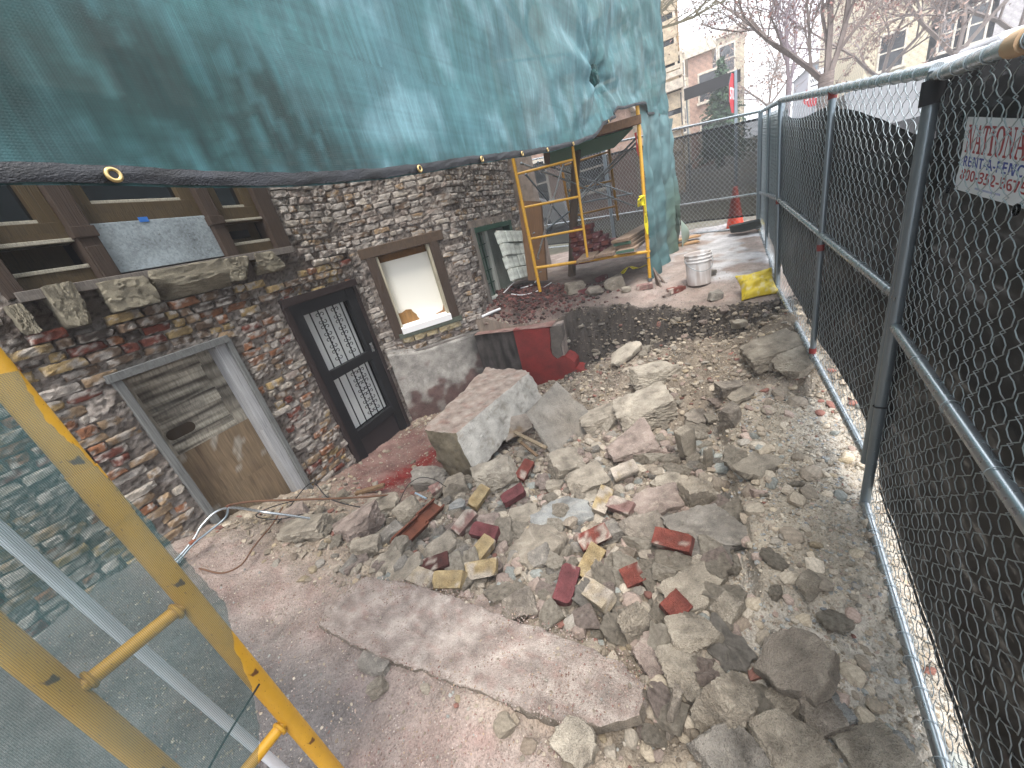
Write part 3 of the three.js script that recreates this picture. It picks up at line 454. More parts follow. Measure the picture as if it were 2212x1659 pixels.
{ // small green framed window on the bay front
  const f = facets.C, w = new THREE.Group(); w.name = 'window'; building.add(w); w.userData.label = 'green framed window on the bay front with metal glazing bars';
  const { s0, s1, y0, y1 } = CW, green = std({ color: C('#12402f'), roughness: 0.6 });
  partEach('frame', [wbox(f, s0, s0 + 0.05, y0 + 0.35, y1, -0.14, 0.03), wbox(f, s1 - 0.1, s1, y0, y1, -0.14, 0.03), wbox(f, s0, s1, y1 - 0.07, y1, -0.14, 0.035)], green, w);
  part('jamb', wbox(f, s0 - 0.07, s0 - 0.004, y0 - 0.1, y1 + 0.02, -0.1, 0.04), M.weathered, w);
  partEach('sash', [wbox(f, s0 + 0.05, s0 + 0.09, y0, y1 - 0.07, -0.13, -0.06), wbox(f, s0 + 0.45, s0 + 0.53, y0 + 0.07, y1 - 0.07, -0.13, -0.05), wbox(f, s0, s1 - 0.1, y0, y0 + 0.07, -0.13, 0.0)], std({ color: C('#b4b8b2'), roughness: 0.7 }), w);
  part('pane', wbox(f, s0 + 0.05, s1 - 0.1, y0 + 0.05, y1 - 0.07, -0.11, -0.1, 0.001), std({ color: C('#7f8b86'), roughness: 0.3, map: rep(T.grain, 1.2) }), w);
  const mu = []; for (let i = 1; i < 3; i++) mu.push(wbox(f, s0 + 0.05 + i * 0.14, s0 + 0.065 + i * 0.14, y0 + 0.07, y1 - 0.07, -0.1, -0.08, 0.002)); for (let i = 1; i < 5; i++) mu.push(wbox(f, s0 + 0.05, s0 + 0.45, y0 + 0.07 + i * 0.19, y0 + 0.085 + i * 0.19, -0.1, -0.082, 0.002));
  part('muntin', merge(mu), green, w);
  part('lintel', wbox(f, s0 - 0.1, s1 + 0.1, y1, y1 + 0.1, -0.1, 0.02, 0.01), gritty('#7d736b'), w);
}

// ================================================================ RUBBLE IN THE EXCAVATION
const screenRight = toWorld(V(1, 0, 0)).setY(0).normalize(), baseTurn = Math.atan2(-screenRight.z, screenRight.x);
const RC = { tan: ['#989083', '#bbb2a3'], pale: ['#aaa193', '#c9c1b2'], grey: ['#858079', '#a8a39b'], dark: ['#857d74', '#a69d91'], pink: ['#9a8a82', '#b9aaa1'], brown: ['#958c7f', '#b3aa9b'], blue: ['#8e9293', '#b2b4b2'] };
const rockColor = (g, kind, sd, fleck = 0.25) => { const [a, b] = RC[kind].map((h) => C(h).multiplyScalar(0.98)); return colorize(g, (p, n) => { const t = 0.5 + 1.0 * fbm(p.x * 9 + sd, p.y * 9, p.z * 9, 4), w = 0.5 + 1.2 * fbm(p.x * 40 + sd, p.y * 40, p.z * 40, 2); return mixC(a, b, clamp(t)).lerp(C('#e0d8c8'), fleck * sstep(0.7, 0.95, w)).lerp(C('#4f473e'), 0.35 * sstep(0.62, 0.9, 1 - t)); }); };
function settle(o, px, py, lift, turn = 0, tx = 0, tz = 0) { const p = hit(px, py); o.position.set(p.x, groundY(p.x, p.z) + lift, p.z); o.rotation.set(tx, baseTurn + turn, tz, 'YXZ'); return project(p)[2]; }
const scale = (px, py) => project(hit(px, py))[2] / F;           // metres per pixel of the measured view on the ground there
// [x, y, width, height, colour, form, turn, tilt x, tilt z, label]
const lumps = [
  [821, 1089, 100, 40, 'tan', 's', 0.1, 0.1, 0.05, 'flat tan chunk of broken concrete beside the bent rusty wires'],
  [780, 1134, 98, 72, 'pink', 'r', 0.3, 0, 0.2, 'pinkish squared lump of concrete at the left edge of the rubble'],
  [933, 1033, 74, 56, 'grey', 'r', 0, 0.1, -0.2, 'grey broken slab leaning below the red walkway'],
  [989, 1051, 58, 64, 'brown', 'r', 0.5, 0, 0, 'brown lump standing at the near end of the large concrete block'],
  [892, 1104, 58, 60, 'tan', 'r', 0.8, 0.2, 0.1, 'tan pitted lump between the red brick and the flat chunk'],
  [1078, 1025, 108, 80, 'pale', 'r', 0.2, 0.3, 0.1, 'large pale whitish slab piece in front of the concrete block'],
  [1228, 1005, 92, 58, 'tan', 'r', 0.4, 0.2, -0.25, 'tan wedge of concrete below the leaning grey panel'],
  [1269, 1037, 95, 52, 'tan', 'r', 0.1, 0.1, 0.1, 'speckled concrete lump just below the tan wedge'],
  [1201, 1052, 46, 34, 'tan', 'r', 0, 0, 0, 'small tan lump left of the speckled one'],
  [1265, 1074, 78, 38, 'pale', 's', 0.1, 0.1, 0.1, 'pale flat chunk under the speckled lump'],
  [1165, 1165, 128, 120, 'brown', 's', 0.9, -0.12, 0.05, 'large flat brown paving slab lying in the middle of the rubble'],
  [1172, 1203, 54, 52, 'grey', 'r', 0.4, 0.2, 0, 'grey triangular chunk on the flat brown slab'],
  [959, 1194, 84, 58, 'tan', 'r', 0.5, 0.3, 0.2, 'tan rough chunk right of the rusty tile pieces'],
  [880, 1234, 88, 36, 'tan', 's', 0.4, 0.2, 0.2, 'thin tan flake tilted above the big pavement slab'],
  [839, 1212, 74, 42, 'tan', 's', 0.5, 0.3, 0.1, 'tan flake left of the tilted thin one'],
  [854, 1152, 58, 58, 'grey', 'r', 0.7, 0, 0.3, 'grey smooth-faced piece left of the rusty tile pieces'],
  [798, 1182, 62, 56, 'tan', 'r', 0.2, 0, 0, 'tan crumbling lump below the pinkish one'],
  [873, 1221, 42, 46, 'grey', 'r', 0.6, 0.4, 0, 'dark grey small block between two flakes'],
  [1007, 1197, 46, 56, 'grey', 'r', 0.3, 0.4, 0.2, 'grey-green piece beneath the maroon brick'],
  [1134, 1112, 84, 32, 'tan', 's', 0.2, 0.1, 0.1, 'long flat tan flake right of the maroon brick pair'],
  [992, 1092, 42, 28, 'blue', 'r', 0.1, 0, 0, 'bluish grey stone left of the yellow brick with a dark patch'],
  [1060, 1128, 58, 46, 'pink', 'r', 0.2, 0.2, 0, 'pale pink lump above the long maroon brick'],
  [668, 1141, 104, 62, 'tan', 'r', 0.1, 0, 0, 'low tan lump below the boarded door'],
  [641, 1108, 62, 40, 'pink', 'r', 0.4, 0, 0, 'dusty pink lump under the bent silver conduit'],
  [761, 1223, 44, 36, 'grey', 'r', 0.9, 0, 0, 'grey stone at the left foot of the rubble'],
  [1352, 770, 84, 40, 'pale', 's', 0.35, 0.1, 0.35, 'pale curved flake below the dark undercut bank'],
  [1408, 811, 96, 52, 'pale', 'r', 0.2, 0, 0, 'pale yellowish lumpy stone below the curved flake'],
  [1389, 880, 124, 62, 'pale', 'r', 0.0, 0.1, 0.15, 'broad pale flat boulder in the upper middle of the pit'],
  [1299, 905, 98, 44, 'tan', 'r', 0.2, 0, 0.1, 'tan broken chunk behind the leaning grey panel'],
  [1363, 964, 108, 66, 'pink', 'r', 0.2, 0.3, 0.2, 'smooth pinkish slab piece right of the leaning grey panel'],
  [1486, 962, 80, 104, 'tan', 'u', 0.4, 0, 0.1, 'upright thin slab of tan concrete'],
  [1530, 992, 40, 74, 'tan', 'u', 0.5, 0, 0, 'narrow upright slab right of the wider one'],
  [1505, 903, 58, 42, 'dark', 's', 0.6, 0.3, 0, 'dark flat stone above the upright slabs'],
  [1579, 897, 54, 62, 'dark', 'r', 0.9, 0, 0.2, 'dark angular stone at the top of the cracked ledge'],
  [1602, 854, 62, 34, 'brown', 's', 0.3, 0.1, 0.2, 'brown flat stone above the cracked ledge'],
  [1576, 838, 52, 34, 'dark', 'r', 0.0, 0, 0, 'small dark stone in the soil right of the broad boulder'],
  [1508, 1066, 68, 100, 'brown', 'r', 0.2, 0, 0, 'tall earthy lump right of centre, standing by the ledge'],
  [1423, 1080, 124, 70, 'pink', 's', 0.1, 0.2, 0.05, 'flat brownish slab below the brick with mortar'],
  [1400, 1149, 104, 74, 'dark', 'r', 0.2, 0.2, 0.1, 'dark grey lump with a bluish edge'],
  [1523, 1146, 156, 52, 'grey', 'r', 0.05, 0, 0, 'long grey beam-like piece lying across the rubble'],
  [1527, 1214, 80, 40, 'tan', 'r', 0.1, 0, 0, 'tan chunk below the long grey piece'],
  [1441, 1043, 64, 38, 'pale', 's', 0.4, 0.3, 0.2, 'pale wedge above the flat brownish slab'],
  [1668, 757, 128, 44, 'brown', 'r', 0.1, 0.1, 0.15, 'long boulder with a reddish face beside the fence'],
  [1722, 787, 100, 50, 'tan', 'r', 0.3, 0.2, 0.2, 'cracked tan boulder touching the fence rail'],
  [1665, 783, 48, 34, 'pale', 'r', 0.2, 0, 0, 'small pale stone under the reddish boulder'],
  [1245, 1592, 80, 98, 'pale', 's', 1.1, 0.1, 0.2, 'pale pink flake on the dark soil at the near edge'],
  [1458, 1530, 78, 140, 'dark', 'u', 1.1, 0.1, -0.3, 'dark upright slab in the near right heap'],
  [1503, 1488, 66, 66, 'tan', 'r', 0.3, 0, 0, 'rough lump between two dark slabs in the near heap'],
  [1578, 1510, 108, 140, 'brown', 'r', 0.6, 0.2, -0.4, 'large brown block tilted in the near right heap'],
  [1571, 1618, 140, 104, 'grey', 'r', 0.4, 0.4, 0.1, 'grey flat-faced chunk lowest in the near heap'],
  [1700, 1598, 140, 104, 'tan', 'r', 0.2, 0.1, 0.2, 'tan chunk with a broken front in the near heap'],
  [1720, 1432, 168, 150, 'dark', 's', 0.5, -0.35, 0.2, 'big dark rounded slab standing on edge near the fence'],
  [1884, 1618, 140, 90, 'tan', 'r', 0.1, 0, 0, 'tan lump at the foot of the near fence'],
  [1374, 1333, 74, 132, 'brown', 'r', 0.45, 0.1, 0.3, 'long brown prism of concrete pointing down the heap'],
  [1489, 1272, 156, 62, 'tan', 's', 0.55, 0.1, 0.1, 'long tan slab lying diagonally'],
  [1496, 1367, 106, 80, 'tan', 'r', 0.2, 0, 0, 'tan crumbled lump under the diagonal slab'],
  [1571, 1313, 66, 64, 'pale', 'r', 0.7, 0, 0, 'pale lump right of the diagonal slab'],
  [1673, 1530, 104, 64, 'brown', 'r', 0.4, 0, 0.2, 'brown chunk below the big rounded slab'],
  [1775, 1544, 94, 64, 'dark', 'r', 0.1, 0, 0, 'dark chunk right of the brown one'],
  [1421, 1413, 116, 54, 'pink', 'r', 0.2, 0, -0.15, 'pinkish ridge of concrete at the end of the big pavement slab'],
  [1489, 1440, 124, 56, 'tan', 'r', 0.3, 0, -0.3, 'tan sloping chunk above the dark upright slab'],
  [1122, 1306, 78, 68, 'dark', 'r', 0.2, 0.3, 0, 'dull dark red slab corner beside the yellow bricks'],
  [1064, 1302, 100, 60, 'pink', 's', 0.1, 0.05, 0, 'pink slab piece under the yellow bricks'],
  [1931, 1615, 64, 78, 'blue', 'r', 0.6, 0.2, 0, 'blue-grey stone against the near fence rail'],
  [1802, 1537, 74, 50, 'blue', 'r', 0.3, 0, 0, 'bluish stone in the gravel below the big rounded slab'],
  [1636, 1000, 110, 60, 'tan', 's', 0.5, 0.05, 0, 'flat tan plate on the cracked ledge'],
  [1745, 1262, 56, 50, 'brown', 'r', 0.5, 0.1, 0, 'brown pitted stone in the gravel near the fence'],
  [815, 1424, 86, 22, 'grey', 'r', -0.45, 0, 0, 'long thin grey stone in the joint of the pavement'],
  [823, 1480, 36, 62, 'tan', 'r', 0.3, 0, 0.1, 'small wedge stone standing below the pavement joint'],
  [1432, 1045, 50, 40, 'tan', 'r', 0.3, 0, 0, 'tan stone beside the pale wedge'],
  [1320, 1150, 60, 50, 'grey', 'r', 0.3, 0, 0, 'grey stone with white mortar above the red and white brick'],
  [1213, 1107, 150, 70, 'blue', 's', 0.3, 0.05, 0, 'bluish white broken slab in the middle of the rubble'],
];
lumps.forEach(([px, py, w, h, col, form, turn, tx, tz, label], i) => {
  const m = scale(px, py + h * 0.3) * 0.94, W = w * m, Hh = h * m; let g, lift;
  if (form === 's') { const t = Math.max(0.035, Math.min(0.075, Hh * 0.3)); g = slabGeo(500 + i, W, Math.max(W * 0.62, Hh * 1.05), t, { rough: 0.012 }); lift = t * 0.55 + Math.abs(Math.sin(tz)) * W * 0.3 + Math.abs(Math.sin(tx)) * W * 0.22; }
  else if (form === 'u') { g = rockGeo(500 + i, W * 0.62, Hh * 1.0, W * 0.3, { boxy: 0.8, planes: 8, rough: 0.05 }); lift = Hh * 0.33; }
  else { g = rockGeo(500 + i, W * 1.02, Hh * 0.86, W * 0.78, { boxy: 0.55, rough: 0.085, detail: 12, planes: 5 }); lift = Hh * 0.24; }
  rockColor(g, col, i * 3.7);
  const o = single('concrete_chunk', g, M.stone, label, 'rubble', 'large broken pieces in the excavation');
  settle(o, px, py + h * 0.25, lift, turn * 0.8, tx, tz);
});
// loose bricks: [x, y, colour, turn, tilt x, tilt z, lift, label]
const brickCols = { yellow: ['#b39a6c', '#cdbb94'], maroon: ['#70383d', '#8a5153'], red: ['#7e3d35', '#985548'], pink: ['#96706a', '#b09089'], pale: ['#bfae92', '#d8cdbb'], dark: ['#4c2a27', '#6b3b35'] };
function looseBrick(seed, col, lime, l = 0.2, h = 0.062, w = 0.098) {
  const R = rng(seed), g = new THREE.BoxGeometry(l, h, w, 9, 4, 5), p = g.attributes.position, q = V(), pl = [];
  for (let i = 0; i < 4; i++) { const n = V(R() - 0.5, R() - 0.5, R() - 0.5).normalize(); pl.push([n, (Math.abs(n.x) * l + Math.abs(n.y) * h + Math.abs(n.z) * w) / 2 * lerp(0.78, 0.97, R())]); }
  for (let i = 0; i < p.count; i++) { q.fromBufferAttribute(p, i); for (const [n, k] of pl) { const e = q.dot(n) - k; if (e > 0) q.addScaledVector(n, -e); } q.x += 0.003 * noise(q.x * 40 + seed, q.y * 40, q.z * 40); q.y += 0.003 * noise(q.x * 40, q.y * 40 + seed, q.z * 40); q.z += 0.003 * noise(q.x * 40, q.y * 40, q.z * 40 + seed); p.setXYZ(i, q.x, q.y, q.z); }
  const [a, b] = brickCols[col].map(C);
  return colorize(boxUV(toCreasedNormals(g, 0.6)), (p) => { const t = 0.5 + 1.1 * fbm(p.x * 20 + seed, p.y * 20, p.z * 20, 3); return mixC(a, b, clamp(t)).lerp(C('#d3c9bd'), 0.85 * sstep(0.93 - lime, 1.1 - lime, 0.5 + 1.2 * fbm(p.x * 13 + seed * 2, p.y * 13, p.z * 13, 3))); });
}
const bricksLoose = [
  [1041, 1093, 'yellow', 1.0, 0.35, 0.25, 0.06, 'yellow brick with a dark patch, tilted at the top of the brick heap'],
  [1115, 1090, 'maroon', 0.35, 0.25, 0.2, 0.06, 'maroon brick with a broken face right of the patched yellow brick'],
  [1056, 1173, 'maroon', -0.45, 0.3, -0.1, 0.07, 'long maroon brick lying clean across the middle of the heap'],
  [1045, 1206, 'yellow', 0.9, 0.2, 0.1, 0.03, 'orange-yellow brick half under the long maroon brick'],
  [1050, 1250, 'yellow', 0.0, 0.75, 0.02, 0.05, 'yellow brick with white mortar lying face up in front'],
  [977, 1270, 'yellow', -0.2, 0.4, 0.1, 0.02, 'yellow brick edge left of the mortared yellow brick'],
  [914, 1260, 'pale', -0.5, 0.3, 0, 0.02, 'pale yellow brick at the edge of the big pavement slab'],
  [944, 1234, 'dark', 0.2, 0.2, 0, 0.02, 'dark red brick in the shade left of the yellow ones'],
  [1011, 1145, 'pink', 0.8, 0.3, 0.3, 0.05, 'pinkish white brick touching the long maroon brick'],
  [962, 996, 'pink', 0.3, 0.2, 0.2, 0.05, 'small pink brick piece on the grey slab by the block'],
  [1052, 1000, 'pink', 0.9, 0.2, 0.2, 0.04, 'pink brick piece against the white side of the block'],
  [1138, 1033, 'red', 1.0, 0.3, 0.3, 0.05, 'red dusty brick right of the large pale slab piece'],
  [948, 1070, 'pink', 0.5, 0.2, 0.1, 0.04, 'dull pink brick left of the patched yellow brick'],
  [1306, 1104, 'yellow', 1.05, 0.3, 0.3, 0.06, 'yellow brick with white ends standing steeply right of centre'],
  [1287, 1184, 'red', 0.3, 0.5, 0.15, 0.05, 'red brick with a white dusted top'],
  [1280, 1231, 'yellow', 0.9, 0.3, 0.4, 0.03, 'yellow brick corner sticking up below the red and white brick'],
  [1231, 1290, 'maroon', 1.15, 0.2, 0.2, 0.06, 'maroon brick standing lengthwise beside the prism of concrete'],
  [1291, 1304, 'pale', -0.9, 0.2, 0.2, 0.04, 'pale yellow brick leaning next to the standing maroon brick'],
  [1353, 1041, 'pale', 0.2, 0.5, 0.2, 0.07, 'orange brick caked in white mortar right of the speckled lump'],
  [1342, 1112, 'pink', -0.8, 0.3, 0.1, 0.04, 'dusty pink brick right of the steep yellow brick'],
  [1456, 1194, 'red', -0.6, 0.4, 0.1, 0.05, 'red brick right of the dark grey lump'],
  [1462, 1330, 'red', 0.5, 0.3, 0.2, 0.02, 'dull red brick end in the crumbled lump'],
  [1370, 1262, 'red', 0.2, 0.3, 0.2, 0.02, 'flat red brick fragment under the diagonal slab'],
];
bricksLoose.forEach(([px, py, col, turn, tx, tz, lift, label], i) => {
  const frag = [9, 10, 12, 21, 22].includes(i);
  const o = single('loose_brick', looseBrick(40 + i, col, [0.12, 0.1, 0.02, 0.1, 0.45, 0.2, 0.35, 0.1, 0.5, 0.15, 0.3, 0.3, 0.2, 0.45, 0.4, 0.2, 0.1, 0.3, 0.55, 0.35, 0.15, 0.2, 0.2][i], frag ? 0.11 : 0.2), M.brick, label, 'brick', 'loose bricks on the rubble');
  settle(o, px, py, lift + 0.035, turn, tx, tz);
});
// rusty channel tiles
for (const [px, py, turn, tz, l, label] of [[893, 1172, 1.08, -0.25, 0.3, 'rusty brown channel tile in the rubble, the nearer of two'], [934, 1126, 1.1, -0.3, 0.26, 'rusty brown channel tile in the rubble, the farther of two']]) {
  const g = merge([box(l, 0.014, 0.11, 0, 0, 0), box(l, 0.05, 0.014, 0, 0.026, 0.05), box(l, 0.05, 0.014, 0, 0.026, -0.05)]);
  const o = single('channel_tile', g, gritty('#6a3d2c', { bumpScale: 0.006 }), label, 'tile', 'rusty channel tiles'); settle(o, px, py, 0.08, turn, 0.5, tz);
}
// the big block that fell into the stairwell
{
  const c = [onY(909, 928, 0.2), onY(982, 938, 0.16), onY(1148, 799, 0.22), onY(1050, 792, 0.24)], b = [V(-2.42, -0.4, -2.45), onY(1028, 1028, -0.2), onY(1172, 862, -0.12), V(-2.55, -0.4, -3.9)];
  const n = 40, mid = [...c, ...b].reduce((q, w) => q.add(w), V(0, 0, 0)).multiplyScalar(1 / 8), faces = [], quad = (A, B, Cc, D, sd) => faces.push(sheet(n, n, (u, v) => { const p = A.clone().lerp(B, u).lerp(D.clone().lerp(Cc, u), v); const e = Math.min(u, 1 - u, v, 1 - v); p.x += 0.02 * fbm(p.x * 8, p.y * 8, p.z * 8 + sd * 0, 4); p.y += 0.022 * fbm(p.x * 7, p.y * 7 + 4, p.z * 7, 4); p.z += 0.02 * fbm(p.x * 8 + 8, p.y * 8, p.z * 8, 3); const ch = Math.max(0, 0.35 + 1.3 * fbm(p.x * 6, p.y * 6, p.z * 6 + 3, 3)) * Math.exp(-e * 9); p.lerp(mid, 0.075 * ch); return p; }));
  quad(c[0], c[1], c[2], c[3], 1); quad(b[0], b[1], c[1], c[0], 2); quad(b[1], b[2], c[2], c[1], 3); quad(b[3], b[0], c[0], c[3], 4); quad(b[2], b[3], c[3], c[2], 5);
  const mats = [(p) => mixC(C('#a39187'), C('#c6bab0'), clamp(0.5 + 1.2 * fbm(p.x * 11, p.z * 11, 3, 4))).lerp(C('#96655a'), 0.4 * sstep(0.6, 0.85, 0.5 + fbm(p.x * 9, p.z * 9, 8, 3))), (p) => mixC(C('#746b5a'), C('#8d8470'), clamp(0.5 + fbm(p.x * 8, p.y * 8, 2, 4))), (p) => mixC(C('#b3b0a8'), C('#d2d0ca'), clamp(0.5 + fbm(p.z * 14, p.y * 2.5, 2, 4))).lerp(C('#857c6e'), 0.5 * sstep(0.62, 0.8, 0.5 + fbm(p.z * 10, p.y * 10, 6, 4))), (p) => C('#8b8378'), (p) => mixC(C('#a2998a'), C('#c0b8a6'), clamp(0.5 + fbm(p.x * 8, p.y * 8, 2, 4)))];
  const g = mergeGeometries(faces.map((f, i) => colorize(boxUV(f), mats[i])));
  single('concrete_block', g, M.stone, 'massive pale concrete block with a dusty red top, fallen into the stairwell', 'concrete block');
}
// a thin grey panel leaning behind it, and its smaller neighbours
function leaning(name, corners, t, col, label, cat) {   // corners in space, laid out around a flat plate
  const a = corners[0], e = corners[1].clone().sub(a), n = e.clone().cross(corners[2].clone().sub(a)).normalize(), x = e.normalize(), y = n.clone().cross(x), ring = corners.map((c) => { const d = c.clone().sub(a); return V(d.dot(x), 0, d.dot(y)); });
  const g = ragged(ring, t, 61, 0.005); g.applyMatrix4(new THREE.Matrix4().makeBasis(x, n.clone().negate(), y).setPosition(a)); g.computeVertexNormals(); colorize(boxUV(g), (p) => mixC(C(col[0]), C(col[1]), clamp(0.5 + 1.1 * fbm(p.x * 7, p.y * 12, p.z * 7, 4))).lerp(C('#7b5c2c'), 0.6 * sstep(0.66, 0.85, 0.5 + fbm(p.x * 6 + 2, p.y * 6, p.z * 6, 3))));
  return single(name, g, M.stone, label, cat);
}
{
  const P0 = hit(1200, 985), n = toWorld(V(0.12, -0.55, -1)).normalize(), P = (x, y) => onPlane(x, y, P0, n);
  leaning('leaning_panel', [P(1203, 826), P(1138, 893), P(1166, 942), P(1196, 990), P(1338, 996), P(1312, 935), P(1262, 880)], 0.03, ['#8d8880', '#aaa59c'], 'thin grey panel leaning upright in the middle of the rubble', 'panel');
  const P1 = hit(1100, 985), m = toWorld(V(-0.1, -0.7, -1)).normalize(), Q = (x, y) => onPlane(x, y, P1, m);
  leaning('broken_slab', [Q(1075, 930), Q(1090, 905), Q(1142, 893), Q(1150, 925), Q(1095, 955)], 0.04, ['#93897f', '#ada49a'], 'flat grey slab piece between the block and the leaning panel', 'slab');
  const pp = onPlane(1146, 845, hit(1150, 900), toWorld(V(0, 0, -1)));
  const st = thing('pipe_stub', 'short pale plastic pipe stub standing up beside the block', 'pipe');
  part('pipe', rod(pp.clone().add(V(0.01, -0.16, 0)), pp, 0.02, 14), std({ color: C('#aab4c4'), roughness: 0.4 }), st);
  const rim = new THREE.TorusGeometry(0.021, 0.007, 8, 18); rim.rotateX(Math.PI / 2 - 0.3); rim.translate(pp.x, pp.y, pp.z); part('rim', rim, std({ color: C('#7d7669'), roughness: 0.6 }), st);
}
// the broken pavement slab in front
{
  const top = 0.1, P = [[789, 1242], [905, 1262], [1027, 1303], [1120, 1338], [1211, 1368], [1340, 1422], [1387, 1470], [1380, 1537], [1290, 1560], [1204, 1551], [1110, 1520], [1027, 1490], [911, 1449], [850, 1429], [755, 1388], [687, 1347], [700, 1306]].map(([x, y]) => onY(x, y, top));
  const c = P.reduce((a, b) => a.add(b), V(0, 0, 0)).multiplyScalar(1 / P.length);
  const ring = P.map((p) => V(p.x - c.x, 0, p.z - c.z));
  const g = ragged(ring, 0.11, 5, 0.008, (x, z) => 0.014 * fbm(x * 5, z * 5, 2, 4) - 0.02 * sstep(0.3, 0.8, x), 26, 18);
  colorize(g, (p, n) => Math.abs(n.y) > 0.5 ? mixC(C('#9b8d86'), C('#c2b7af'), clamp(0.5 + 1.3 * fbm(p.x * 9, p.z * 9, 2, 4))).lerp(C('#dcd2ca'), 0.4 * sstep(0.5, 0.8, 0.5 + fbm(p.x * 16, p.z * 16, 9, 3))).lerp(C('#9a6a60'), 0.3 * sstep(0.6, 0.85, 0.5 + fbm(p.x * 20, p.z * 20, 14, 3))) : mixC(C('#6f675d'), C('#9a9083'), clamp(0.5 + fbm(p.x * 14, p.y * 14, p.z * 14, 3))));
  const o = single('pavement_slab', g, M.stone, 'large broken slab of pinkish pavement lying in front of the rubble', 'slab'); o.position.set(c.x, top - 0.055, c.z);
}
